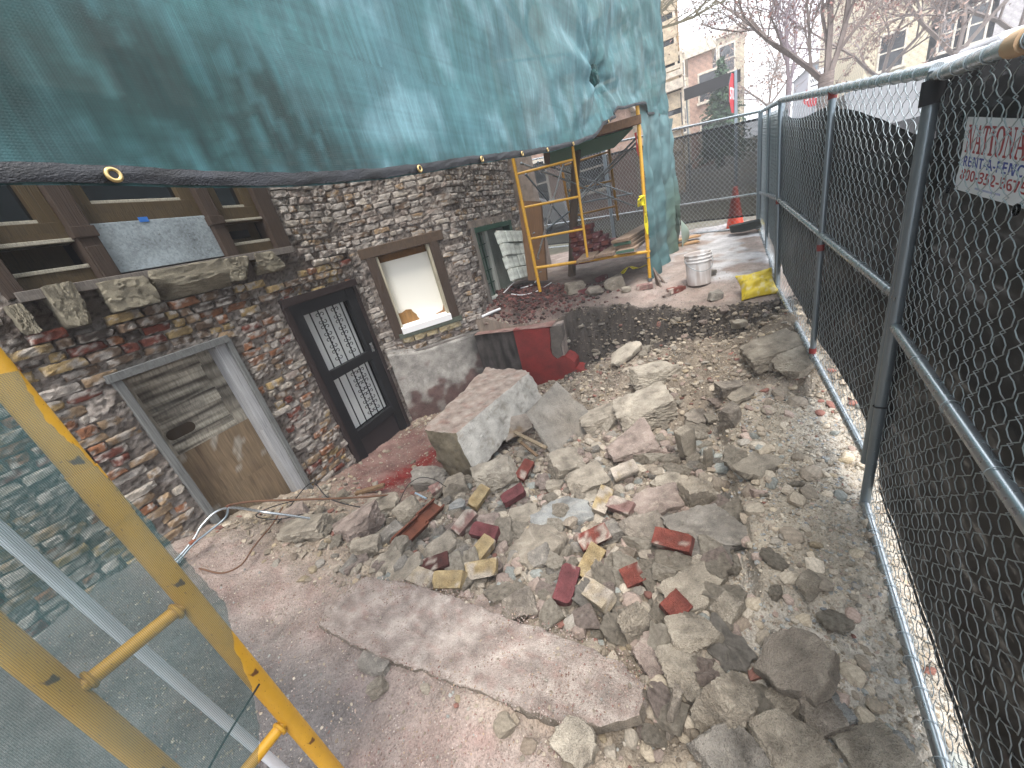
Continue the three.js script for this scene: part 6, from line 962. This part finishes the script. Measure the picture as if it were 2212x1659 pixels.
  house('brick house across the side street behind the scaffold', -9.5, -1.8, -15.2, 1.6, 3.2, '#a58a7c', { win: [['front', 1.5, 1, 1, 1.4], ['front', 4.2, 1, 1, 1.4], ['front', 6.4, 1, 1, 1.4]] });
}
// signs
function signPost(name, label, cat, x, z, top, build, r = 0.03) { const t = thing(name, label, cat), y = streetY(x, z); part('post', box(0.055, top - y + 0.3, 0.035, x, (top + y - 0.3) / 2, z), M.galvDull, t); build(t); return t; }
const canvas = (w, h, fn) => { const c = document.createElement('canvas'); c.width = w; c.height = h; fn(c.getContext('2d'), w, h); const t = new THREE.CanvasTexture(c); t.colorSpace = THREE.SRGBColorSpace; return t; };
const plate = (w, h, m, pos, turn) => { const g = new THREE.PlaneGeometry(w, h); const q = g; q.rotateY(turn).translate(pos.x, pos.y, pos.z); return q; };
const stopT = canvas(512, 512, (g, w) => { g.fillStyle = '#b8202c'; g.fillRect(0, 0, w, w); g.strokeStyle = '#f0f0f0'; g.lineWidth = 16; g.beginPath(); for (let i = 0; i <= 8; i++) { const a = (i + 0.5) / 8 * 6.283; g[i ? 'lineTo' : 'moveTo'](256 + 258 * Math.cos(a), 256 + 258 * Math.sin(a)); } g.stroke(); g.fillStyle = '#f4f4f4'; g.font = 'bold 190px sans-serif'; g.textAlign = 'center'; g.textBaseline = 'middle'; g.save(); g.translate(256, 262); g.scale(0.8, 1); g.fillText('STOP', 0, 0); g.restore(); });
function octagon(t, pos, turn, r, tilt = 0) { const sh = new THREE.Shape(); for (let i = 0; i < 8; i++) { const a = (i + 0.5) / 8 * 6.283; sh[i ? 'lineTo' : 'moveTo'](r * Math.cos(a), r * Math.sin(a)); } const g = new THREE.ShapeGeometry(sh), p = g.attributes.position, uv = g.attributes.uv; for (let i = 0; i < p.count; i++) uv.setXY(i, 0.5 + p.getX(i) / r / 2.06, 0.5 + p.getY(i) / r / 2.06); const e = new THREE.ExtrudeGeometry(sh, { depth: 0.006, bevelEnabled: false }); e.translate(0, 0, -0.008); for (const [q, m, n] of [[boxUV(e), M.galvDull, 'plate'], [g, std({ map: stopT, roughness: 0.5 }), 'face']]) { q.rotateZ(tilt).rotateY(turn).translate(pos.x, pos.y, pos.z); part(n, q, m, t); } }
{
  const p = farAt(1584, 202, -11.5); signPost('stop_sign', 'red stop sign seen nearly edge-on above the far fence', 'sign', p.x + 0.05, p.z - 0.06, p.y + 0.42, (t) => octagon(t, p, 1.28, 0.4));
  const q = farAt(1760, 205, -18.5), o = farAt(1762, 172, -18.5);
  signPost('stop_sign', 'red stop sign topped by a one-way plate, half hidden by the top rail', 'sign', q.x, q.z - 0.05, o.y + 0.4, (t) => {
    octagon(t, q, -0.1, 0.34);
    const ow = canvas(256, 320, (g, w, h) => { g.fillStyle = '#e8e9ec'; g.fillRect(0, 0, w, h); g.strokeStyle = '#222'; g.lineWidth = 6; g.strokeRect(8, 8, w - 16, h - 16); g.fillStyle = '#1c1c1e'; g.font = 'bold 84px sans-serif'; g.textAlign = 'center'; g.fillText('ONE', w / 2, 98); g.fillText('WAY', w / 2, 190); g.fillRect(50, 240, 120, 22); g.beginPath(); g.moveTo(165, 218); g.lineTo(214, 251); g.lineTo(165, 284); g.fill(); });
    part('one_way_plate', box(0.42, 0.54, 0.008, 0, 0, -0.008).rotateY(-0.1).translate(o.x, o.y, o.z), M.galvDull, t); part('one_way_face', plate(0.42, 0.54, 0, o, -0.1), std({ map: ow, roughness: 0.5 }), t);
  });
}
// parked cars
function car(label, x, z, turn, col) {
  const t = thing('parked_car', label, 'car', [x, streetY(x, z), z], turn), paint = new THREE.MeshPhysicalMaterial({ color: C(col), roughness: 0.35, clearcoat: 0.8, side: THREE.DoubleSide });
  const sh = new THREE.Shape(); [[-2.2, 0.3], [-2.22, 0.75], [-1.9, 0.95], [-1.05, 1.02], [-0.5, 1.42], [0.9, 1.45], [1.6, 1.05], [2.15, 0.98], [2.2, 0.5], [2.1, 0.3]].forEach(([a, b], i) => sh[i ? 'lineTo' : 'moveTo'](a, b)); sh.closePath();
  const body = new THREE.ExtrudeGeometry(sh, { depth: 1.5, bevelEnabled: true, bevelSize: 0.1, bevelThickness: 0.12, bevelSegments: 3 }); body.translate(0, 0, -0.75); part('body', boxUV(body), paint, t);
  const ws = new THREE.Shape(); [[-0.98, 1.05], [-0.48, 1.36], [0.86, 1.39], [1.42, 1.06]].forEach(([a, b], i) => ws[i ? 'lineTo' : 'moveTo'](a, b)); for (const s of [-1, 1]) { const g = new THREE.ExtrudeGeometry(ws, { depth: 0.01, bevelEnabled: false }); g.translate(0, 0.02, s * 0.875 - 0.005); part('side_window', boxUV(g), M.glassDark, t); }
  part('windscreen', box(0.02, 0.52, 1.3).rotateZ(-0.92).translate(-0.83, 1.27, 0), M.glassDark, t); part('rear_window', box(0.02, 0.6, 1.3).rotateZ(1.04).translate(1.33, 1.3, 0), M.glassDark, t);
  for (const [wx, wz] of [[-1.35, 0.8], [1.35, 0.8], [-1.35, -0.8], [1.35, -0.8]]) { const w = new THREE.Group(); w.name = 'wheel'; t.add(w); const g = new THREE.TorusGeometry(0.24, 0.1, 10, 22); g.translate(wx, 0.33, wz); part('tyre', g, M.black, w); part('rim', new THREE.CylinderGeometry(0.17, 0.17, 0.12, 16).rotateX(Math.PI / 2).translate(wx, 0.33, wz), M.galv, w); }
  for (const s of [-1, 1]) { part('headlight', box(0.06, 0.12, 0.32, -2.29, 0.74, s * 0.58), M.galv, t); part('tail_light', box(0.06, 0.18, 0.22, 2.28, 0.84, s * 0.66), std({ color: C('#9c1f22'), roughness: 0.3 }), t); }
}
{ const on = (px, py, z) => onZ(px, py, z); let p = on(1868, 214, -11.0); car('dark car parked just outside the middle fence panel', p.x + 0.4, p.z, 1.5, '#17191d'); p = on(1975, 205, -12.5); car('white car parked beyond the dark one', p.x + 0.3, p.z, 1.75, '#d9dbe0'); p = on(2090, 160, -15); car('pale silver car farther up the street on the right', p.x + 1, p.z, 1.6, '#b9bcc4'); p = on(1115, 363, -14.0); car('white car passing behind the far scaffold', p.x - 0.8, p.z, 0.3, '#cfd2d6'); }

// ================================================================ RETAINING WALL AND SMALL THINGS ON THE SITE
{
  const zf = -4.38, P = (x, y) => { const p = onZ(x, y, zf); return new THREE.Vector2(p.x, p.y); };
  const t = thing('retaining_wall', 'dark red painted retaining wall at the end of the sunken entry, broken off at its right', 'wall');
  const mk = (pts, d, z) => { const sh = new THREE.Shape(pts); const g = new THREE.ExtrudeGeometry(sh, { depth: d, bevelEnabled: false, curveSegments: 1 }); g.translate(0, 0, z - d); return boxUV(g); };
  const red = [[1108, 713], [1186, 708], [1189, 735], [1188, 754], [1193, 767], [1202, 776], [1212, 772], [1222, 770], [1232, 775], [1241, 783], [1244, 796], [1258, 799], [1273, 805], [1257, 818], [1241, 831], [1235, 850]].map((q) => P(...q)); red.push(new THREE.Vector2(red[15].x, -0.7), new THREE.Vector2(red[0].x, -0.7));
  // painted face, tessellated so that stains can wander over it
  const face = mk(red, 0.3, zf);
  part('painted_face', colorize(face, (p) => C('#6a1f1d')), std({ color: C('#6d211e').multiplyScalar(1.5), roughness: 0.62, map: T.g1, bumpMap: T.b2, bumpScale: 0.004 }), t);
  const dk = sheet(40, 40, (u, v) => { const x = lerp(-2.86, red[0].x, u), y = lerp(-0.6, 0.57, v), p = V(x, y, zf - 0.03 + 0.02 * fbm(x * 6, y * 5, 3, 3)); p.u = x; p.v = y; return p; });
  part('stained_face', colorize(dk, (p) => mixC(C('#2a2727'), C('#6e6966'), clamp(0.25 + 1.1 * fbm(p.x * 11, p.y * 2.4, 7, 4)))), M.ground, t);
  part('core', box(1.25, 1.2, 0.3, -2.2, -0.05, zf - 0.2), gritty('#8b8079'), t);
  const cap = sheet(50, 12, (u, v) => { const x = lerp(-2.84, -1.66, u), z = lerp(zf + 0.008, zf - 0.42, v), p = V(x, 0.565 + 0.01 * fbm(x * 7, z * 7, 2, 3) + 0.02 * v, z); p.u = x; p.v = z; return p; });
  part('coping', colorize(cap, (p) => mixC(C('#84534c'), C('#b09a92'), clamp(0.5 + fbm(p.x * 6, p.z * 6, 5, 4)))), M.ground, t);
  const gray = [[1187, 708], [1212, 704], [1216, 728], [1210, 748], [1214, 768], [1206, 777], [1192, 768]].map((q) => P(...q));
  part('broken_render', mk(gray, 0.1, zf - 0.012), gritty('#645e59', { bumpScale: 0.012 }), t).userData.label = 'grey broken render at the torn edge of the red wall';
}
{ // panel of glass blocks fallen out of the green window
  const TL = onX(1072, 500, -2.58), BL = onX(1108, 607, -2.45), BR = onZ(1163, 607, -6.05), t = thing('glass_block_panel', 'slab of square glass blocks leaning against the green window', 'glass blocks');
  const dn = BL.clone().sub(TL), rt = BR.clone().sub(BL), rows = 4, cols = 5, h = dn.length() / rows, w = rt.length() / cols, y = dn.clone().normalize().negate(), x = rt.clone().addScaledVector(y, -rt.dot(y)).normalize(), n = x.clone().cross(y);
  const gm = new THREE.MeshPhysicalMaterial({ color: C('#eef6f0'), roughness: 0.3, transmission: 0.15, thickness: 0, ior: 1.45, map: rep(T.grain, 2), bumpMap: T.b2, bumpScale: 0.004, side: THREE.DoubleSide });
  const bm = new THREE.Matrix4();
  const blockG = new RoundedBoxGeometry(w * 0.95, h * 0.95, 0.1, 2, 0.014), wave = blockG.attributes.position; for (let i = 0; i < wave.count; i++) if (wave.getZ(i) > 0.045) wave.setZ(i, wave.getZ(i) - 0.008);
  for (let r = 0; r < rows; r++) for (let c = 0; c < cols; c++) { const b = part('glass_block', boxUV(blockG.clone()), gm, t); bm.makeBasis(x, y, n).setPosition(TL.clone().addScaledVector(y, -(r + 0.5) * h).addScaledVector(x, (c + 0.5) * w).addScaledVector(n, 0.012 * Math.sin(r * 2.1 + c))); b.applyMatrix4(bm); }
  for (let r = 0; r <= rows; r++) { const p = TL.clone().addScaledVector(y, -r * h); part('mortar_joint', rod(p, p.clone().addScaledVector(x, w * cols), 0.012, 6), gritty('#c3c4bb'), t); }
}
const along2 = (pts, y) => pts.map(([x, yy, h]) => onY(x, yy, h ?? y));
const wireThing = (name, label, cat, pts, r, m, pn = 'strand') => { const t = thing(name, label, cat); part(pn, tube(pts, r, 8, pts.length * 6), m, t); return t; };
{
  const rust = gritty('#6e5140'), y = 0.3;
  const c = wireThing('conduit', 'bent silver conduit looping over the near edge of the entry pit', 'conduit', along2([[343, 1241, 0.24], [372, 1217, 0.27], [417, 1167, 0.34], [434, 1138, 0.38], [467, 1105, 0.42], [496, 1097, 0.42], [578, 1107, 0.36], [669, 1120, 0.16]]), 0.0095, M.galv, 'pipe');
  part('pipe', tube(along2([[343, 1246, 0.24], [377, 1222, 0.27], [417, 1176, 0.33], [454, 1146, 0.37], [487, 1118, 0.4], [493, 1096, 0.42]]), 0.008, 8, 40), M.galvDull, c);
  const [cl, cl2] = along2([[417, 1172, 0.335], [494, 1096, 0.42]]); part('clamp', box(0.035, 0.03, 0.04, cl.x, cl.y, cl.z), gritty('#7a4a38'), c); part('clamp', box(0.024, 0.04, 0.024, cl2.x, cl2.y, cl2.z), gritty('#6b4636'), c);
  wireThing('rusty_rod', 'thin rusty pipe lying across the mouth of the entry', 'pipe', along2([[494, 1091, 0.43], [537, 1084, 0.38], [661, 1079, 0.22], [785, 1074, 0.0], [850, 1068, -0.12]]), 0.009, rust);
  wireThing('cable', 'brown cable curling down to the near edge beside the green mesh', 'cable', along2([[611, 1095, 0.2], [590, 1130, 0.15], [549, 1180, 0.17], [520, 1221, 0.16], [487, 1237, 0.17], [430, 1228, 0.19]]), 0.006, rust);
  wireThing('cable', 'black wire arching in front of the foot of the weathered door', 'cable', along2([[600, 1130, 0.05], [661, 1051, 0.0], [677, 1043, 0.05], [710, 1076, 0.02], [764, 1093, -0.03], [820, 1100, -0.06]]), 0.005, M.black);
  wireThing('cable', 'black wire loop hanging under the silver conduit', 'cable', along2([[655, 1110, 0.15], [600, 1122, 0.17], [552, 1114, 0.3], [580, 1098, 0.32], [640, 1080, 0.22]]), 0.004, M.black);
  wireThing('cable', 'thin black wire bowed over the grey slab below the walkway', 'cable', along2([[862, 1085, -0.15], [880, 1050, -0.05], [903, 1033, 0.0], [936, 1035, 0.0], [966, 1053, -0.1]]), 0.0035, M.black);
  const [s0, s1, s2, s3, w0, w1, w2, w3] = along2([[768, 1066, -0.2], [830, 1048, -0.18], [897, 1065, -0.16], [921, 1077, -0.17], [1112, 934, -0.02], [1180, 968, -0.05], [1125, 955, -0.08], [1160, 985, -0.08]]);
  const stick = (a, b, w, h, m, name, label, cat) => { const L = a.distanceTo(b), g = box(L, h, w); g.applyQuaternion(new THREE.Quaternion().setFromUnitVectors(V(1, 0, 0), b.clone().sub(a).normalize())); g.translate((a.x + b.x) / 2, (a.y + b.y) / 2, (a.z + b.z) / 2); return single(name, g, m, label, cat); };
  stick(s0, s1, 0.05, 0.03, woody('#6f5a44'), 'timber_offcut', 'brown timber offcut on the red walkway edge', 'timber');
  wireThing('conduit', 'short blue-grey pipe end left of the grey slab', 'pipe', [s2, s3], 0.008, std({ color: C('#8ea4b6'), roughness: 0.4 }), 'pipe');
  stick(w0, w1, 0.04, 0.02, woody('#7b6f5c'), 'timber_offcut', 'split grey batten poking out under the leaning panel', 'timber'); stick(w2, w3, 0.03, 0.02, woody('#6b5742'), 'timber_offcut', 'darker splinter of wood beside the split batten', 'timber');
  const white = std({ color: C('#cfd0d2'), roughness: 0.5 });
  const G = (x, y, l = 0.02) => { const p = hit(x, y); p.y += l; return p; };
  wireThing('cable', 'white cable looped on the ground at the left scaffold leg', 'cable', [G(1088, 636), G(1108, 622, 0.06), G(1130, 610, 0.1), G(1160, 602, 0.08), G(1150, 618), G(1125, 625)], 0.008, white);
  wireThing('cable', 'second white cable running right from the left scaffold leg', 'cable', [G(1105, 638), G(1130, 640), G(1160, 632), G(1192, 616, 0.04)], 0.007, white);
  wireThing('bone_white_pipe', 'short white pipe on the soil above the blackened base', 'pipe', [G(1042, 689, 0.03), G(1060, 682, 0.04), G(1082, 673, 0.04)], 0.02, white, 'pipe');
  wireThing('root', 'pale root hanging out of the dark bank', 'root', [G(1425, 692, 0.03), G(1450, 703, 0.05), G(1478, 706, 0.05), G(1492, 703, 0.06)], 0.006, gritty('#8b7b63'));
}
{ // bucket
  const b = hit(1510, 612), t = thing('bucket', 'dirty white plastic bucket standing on the snowy ground', 'bucket', [b.x, groundY(b.x, b.z) - 0.005, b.z], 0.4);
  const pr = [[0.125, 0.006], [0.13, 0], [0.131, 0.01], [0.137, 0.15], [0.143, 0.27], [0.15, 0.272], [0.15, 0.285], [0.144, 0.29], [0.146, 0.31], [0.152, 0.312], [0.152, 0.322], [0.146, 0.328], [0.147, 0.35], [0.153, 0.355], [0.152, 0.366], [0.145, 0.366], [0.139, 0.35], [0.128, 0.02], [0, 0.012]].map(([x, y]) => new THREE.Vector2(x, y));
  const g = new THREE.LatheGeometry(pr, 48); colorize(g, (p) => mixC(C('#e4e3e3'), C('#a3958d'), 0.75 * sstep(0.5, 0.8, 0.5 + 0.8 * fbm(p.x * 14, p.y * 9, p.z * 14, 4) + 0.25 * sstep(0.1, 0, p.y) + 0.15 * sstep(0.28, 0.36, p.y)))); part('shell', boxUV(g), std({ vertexColors: true, roughness: 0.5 }), t);
  const cv = canvas(256, 256, (c, w) => { c.fillStyle = '#cfd0d3'; c.fillRect(0, 0, w, w); c.fillStyle = '#5b5f66'; c.fillRect(12, 12, 70, 38); c.fillRect(12, 60, 36, 22); c.fillStyle = '#9aa0a8'; for (let i = 0; i < 6; i++) c.fillRect(110, 30 + i * 18, 110 - (i % 3) * 22, 6); c.strokeStyle = '#6b7078'; c.lineWidth = 4; c.strokeRect(100, 160, 36, 46); c.strokeRect(150, 160, 36, 46); });
  const lab = new THREE.CylinderGeometry(0.143, 0.1375, 0.16, 24, 1, true, 2.6, 1.5); lab.translate(0, 0.175, 0); part('label', lab, std({ map: cv, roughness: 0.5 }), t);
  const hd = tube(Array.from({ length: 13 }, (_, i) => { const a = i / 12 * Math.PI; return V(0.156 * Math.cos(a), 0.3 - 0.13 * Math.sin(a), 0.156 * Math.sin(a) * 0.97 + 0.004); }), 0.003, 6); part('handle', hd, M.galvDull, t);
  for (const s of [-1, 1]) part('lug', box(0.02, 0.03, 0.03, s * 0.152, 0.3, 0), std({ color: C('#c4c2c0'), roughness: 0.5 }), t);
}
{ // yellow bag lying by the fence
  const b = hit(1636, 640), g = new THREE.BoxGeometry(0.46, 0.2, 0.44, 30, 8, 26), p = g.attributes.position;
  for (let i = 0; i < p.count; i++) { let x = p.getX(i), y = p.getY(i), z = p.getZ(i); const u = x / 0.23, v = z / 0.22, e = Math.max(Math.abs(u) ** 4, Math.abs(v) ** 4), th = (1 - e) * 0.9 + 0.1; y = y * th * (1 + 0.5 * noise(x * 6, z * 6, 2)) + 0.012 * Math.abs(noise(x * 18, z * 9, 5)) * (y > 0 ? 1 : 0) + 0.018 * noise(x * 9 + z * 14, z * 8, 7) * (y > 0 ? 1 : 0); const cn = 1 + 0.1 * Math.abs(u * v) ** 2 - 0.06 * (1 - Math.abs(v)) * Math.abs(u) + 0.02 * noise(z * 20, x * 20, 1); p.setXYZ(i, x * cn, y, z * cn); }
  g.computeVertexNormals(); colorize(g, (q) => mixC(C('#b79c17'), C('#d9c332'), clamp(0.55 + 0.9 * fbm(q.x * 9, q.z * 9, 2, 3))).lerp(C('#cfc6a6'), 0.6 * sstep(0.58, 0.8, 0.5 + fbm(q.x * 12, q.z * 12, 8, 4))).lerp(C('#5f5636'), 0.5 * sstep(0.7, 0.85, 0.5 + fbm(q.x * 16, q.z * 16, 18, 3))));
  const t = thing('sack', 'yellow plastic sack lying beside the fence rail', 'sack', [b.x + 0.0, groundY(b.x, b.z) + 0.11, b.z - 0.06], 0.12); t.scale.setScalar(0.66); t.rotation.x = 0.72; part('bag', boxUV(g), std({ vertexColors: true, roughness: 0.42, bumpMap: T.b2, bumpScale: 0.004 }), t); part('tie', tube([V(0.22, -0.04, 0.22), V(0.05, -0.05, 0.25), V(0.25, -0.05, 0.26), V(0.34, -0.05, 0.24)], 0.005, 6), std({ color: C('#d8d6d0'), roughness: 0.6 }), t);
}
{ // cone and weights beyond the far fence
  const b = onZ(1588, 500, -8.85), t = thing('traffic_cone', 'orange traffic cone behind the far chain-link panel', 'cone', [b.x, b.y - 0.02, b.z]);
  const orange = std({ color: C('#d9431f'), roughness: 0.5 }), s = 0.82 / 0.71;
  part('body', new THREE.LatheGeometry([[0.15, 0.03], [0.135, 0.06], [0.035, 0.68], [0.028, 0.71], [0, 0.71]].map(([x, y]) => new THREE.Vector2(x * s, y * s)), 32), orange, t); part('base', box(0.36, 0.04, 0.36, 0, 0.02, 0), M.black, t);
  const w = onY(1608, 497, 0.83), gb = rockGeo(55, 0.5, 0.16, 0.36, { boxy: 0.6, rough: 0.05 }); const sb = single('sandbag', gb, std({ color: C('#2d322f'), roughness: 0.9 }), 'black sandbag at the foot of the far fence beside the cone', 'sandbag'); sb.position.set(w.x, w.y + 0.06, w.z + 0.02);
  const yl = onY(1637, 487, 0.84), yb = single('timber_offcut', box(0.34, 0.07, 0.1), std({ color: C('#c9b53a'), roughness: 0.7 }), 'yellow painted block in the far fence corner', 'timber'); yb.position.set(yl.x, yl.y + 0.03, yl.z - 0.05); yb.rotation.y = 0.5;
  for (const [x, y, dy, tn, l] of [[1478, 530, 0.02, 0.25, 'lower pale pine board beside the hanging netting'], [1482, 522, 0.055, 0.35, 'upper pale pine board beside the hanging netting']]) { const q = hit(x, y), o = single('board', box(0.46, 0.03, 0.2), woody('#a3835f'), l, 'board'); o.position.set(q.x, groundY(q.x, q.z) + dy, q.z); o.rotation.y = tn; }
}
{ // things about the far scaffold
  const q = [onZ(1119, 434, -5.55), onZ(1168, 436, -5.55), onZ(1181, 606, -5.4), onZ(1141, 606, -5.4)];
  const g = sheet(6, 20, (u, v) => { const p = q[3].clone().lerp(q[2], u).lerp(q[0].clone().lerp(q[1], u), v); p.u = u * 0.4; p.v = v * 1.4; return p; }); const g2 = g.clone().translate(0.01, 0, -0.03);
  const b = thing('board', 'tall brown board standing behind the left scaffold leg', 'board'); part('face', g, woody('#6d5239'), b); part('back', g2, woody('#5b4530'), b); part('edge', merge([0, 1].map((k) => sheet(1, 10, (u, v) => { const p = (k ? q[2] : q[3]).clone().lerp(k ? q[1] : q[0], v); p.z -= 0.03 * u; p.x += 0.01 * u; p.u = u; p.v = v; return p; }))), woody('#5b4530'), b);
  // wedges of board leaning at the right leg
  const tri = (pts, l) => { const a = pts.map(([x, y, z]) => onZ(x, y, z)), pos = []; const n = a[1].clone().sub(a[0]).cross(a[2].clone().sub(a[0])).normalize().multiplyScalar(0.018), bk = a.map((p) => p.clone().add(n)); const f = (x, y, z) => pos.push(x, y, z); f(a[0], a[1], a[2]); f(bk[0], bk[2], bk[1]); for (let i = 0; i < 3; i++) { const j = (i + 1) % 3; f(a[i], bk[i], bk[j]); f(a[i], bk[j], a[j]); } return single('plywood_scrap', fromTris(pos), woody('#5f534b'), l, 'board'); };
  tri([[1410, 578, -5.4], [1434, 638, -5.15], [1420, 634, -5.3]], 'nearer dark plywood wedge leaning on the right scaffold leg'); tri([[1411, 582, -5.5], [1455, 637, -5.2], [1441, 622, -5.4]], 'farther plywood wedge leaning on the right scaffold leg');
  // caution tape
  const tape = canvas(1024, 64, (c, w, h) => { c.fillStyle = '#e3d62f'; c.fillRect(0, 0, w, h); c.fillStyle = '#1b1b12'; c.font = 'bold 46px sans-serif'; c.textBaseline = 'middle'; c.fillText('CAUTION   CAUTION   CAUTION', 12, 34); }), tm = std({ map: tape, roughness: 0.4 }), t = thing('caution_tape', 'yellow caution tape knotted to the right scaffold leg and hanging down', 'tape');
  const a = onF(1386, 424).addScaledVector(fN, 0), k = fN.z > 0 ? 1 : -1, out = fN.clone().multiplyScalar(0.035 * k);
  const strip = (p, w, n = 40) => { const c = new THREE.CatmullRomCurve3(p), side = V(0.8, 0.1, 0.25).normalize(); return sheet(n, 1, (u, v) => { const q = c.getPoint(u).addScaledVector(side, (v - 0.5) * w * (0.7 + 0.3 * Math.cos(u * 9))); q.u = u; q.v = v; return q; }); };
  const F2 = (x, y, d = 0) => onF(x, y).addScaledVector(out, 1 + d);
  part('hanging_end', strip([F2(1387, 424), F2(1392, 450, 0.6), F2(1394, 480, 0.2), F2(1397, 506, 0.4)], 0.05), tm, t); part('bow', strip([F2(1388, 424, 0.6), F2(1376, 432, 2), F2(1381, 446, 1), F2(1387, 426, 0.5)], 0.07), tm, t); part('wrap', new THREE.TorusGeometry(0.026, 0.012, 6, 18).rotateX(Math.PI / 2).translate(a.x, a.y, a.z), std({ color: C('#dccf2c'), roughness: 0.45 }), t);
  const t2 = thing('caution_tape', 'crumpled yellow-green tape lying under the scaffold planks', 'tape'); part('strip', strip([onZ(1342, 592, -5.75), onZ(1358, 576, -5.8), onZ(1375, 580, -5.75), onZ(1398, 571, -5.6)], 0.09), tm, t2);
  const rs = thing('strap', 'red strap hanging beside the right scaffold leg', 'strap'); part('webbing', strip([F2(1374, 285, -2), F2(1377, 310, -2), F2(1381, 336, -2)], 0.03, 12), std({ color: C('#a8332c'), roughness: 0.7 }), rs);
  const G = (x, y) => hit(x, y);
  for (const [x, y, s, col, l, tn] of [[1354, 630, 0.13, 'pale', 'pale squared stone on the earth before the scaffold', 0.3], [1547, 646, 0.17, 'grey', 'grey stone near the edge of the bank', 0.5], [1440, 641, 0.1, 'pink', 'pink flat stone right of the plywood wedges', 0.2], [1286, 636, 0.24, 'dark', 'dark lump of earth under the scaffold rail', 0.6], [1330, 620, 0.3, 'brown', 'large brown clod below the stacked planks', 0.1], [1242, 630, 0.3, 'brown', 'earthy clod at the root of the young tree', 0.7], [1532, 596, 0.16, 'grey', 'flat grey stone right of the bucket', 0], [1600, 707, 0.14, 'pale', 'pale stone on the slope below the yellow sack', 0.4]]) { const p = G(x, y), o = single('stone', rockColor(rockGeo(x, s, s * 0.6, s * 0.75, { boxy: 0.5 }), col, x), M.stone, l, 'stone'); o.position.set(p.x, groundY(p.x, p.z) + s * 0.2, p.z); o.rotation.y = tn; }
  for (const [x, y, col, l, tn] of [[1393, 624, 'pink', 'brick set under the right scaffold leg', 0.1], [1461, 631, 'red', 'orange-red brick piece right of the plywood wedges', 0.6], [1262, 633, 'maroon', 'dull brick on the earth under the scaffold', 0.2], [1300, 606, 'maroon', 'maroon brick in the shade under the planks', 1.2]]) { const p = G(x, y), o = single('loose_brick', looseBrick(x, col, 0.2), M.stone, l, 'brick'); o.position.set(p.x, groundY(p.x, p.z) + 0.03, p.z); o.rotation.y = tn; }
}

renderer.render(scene, camera);
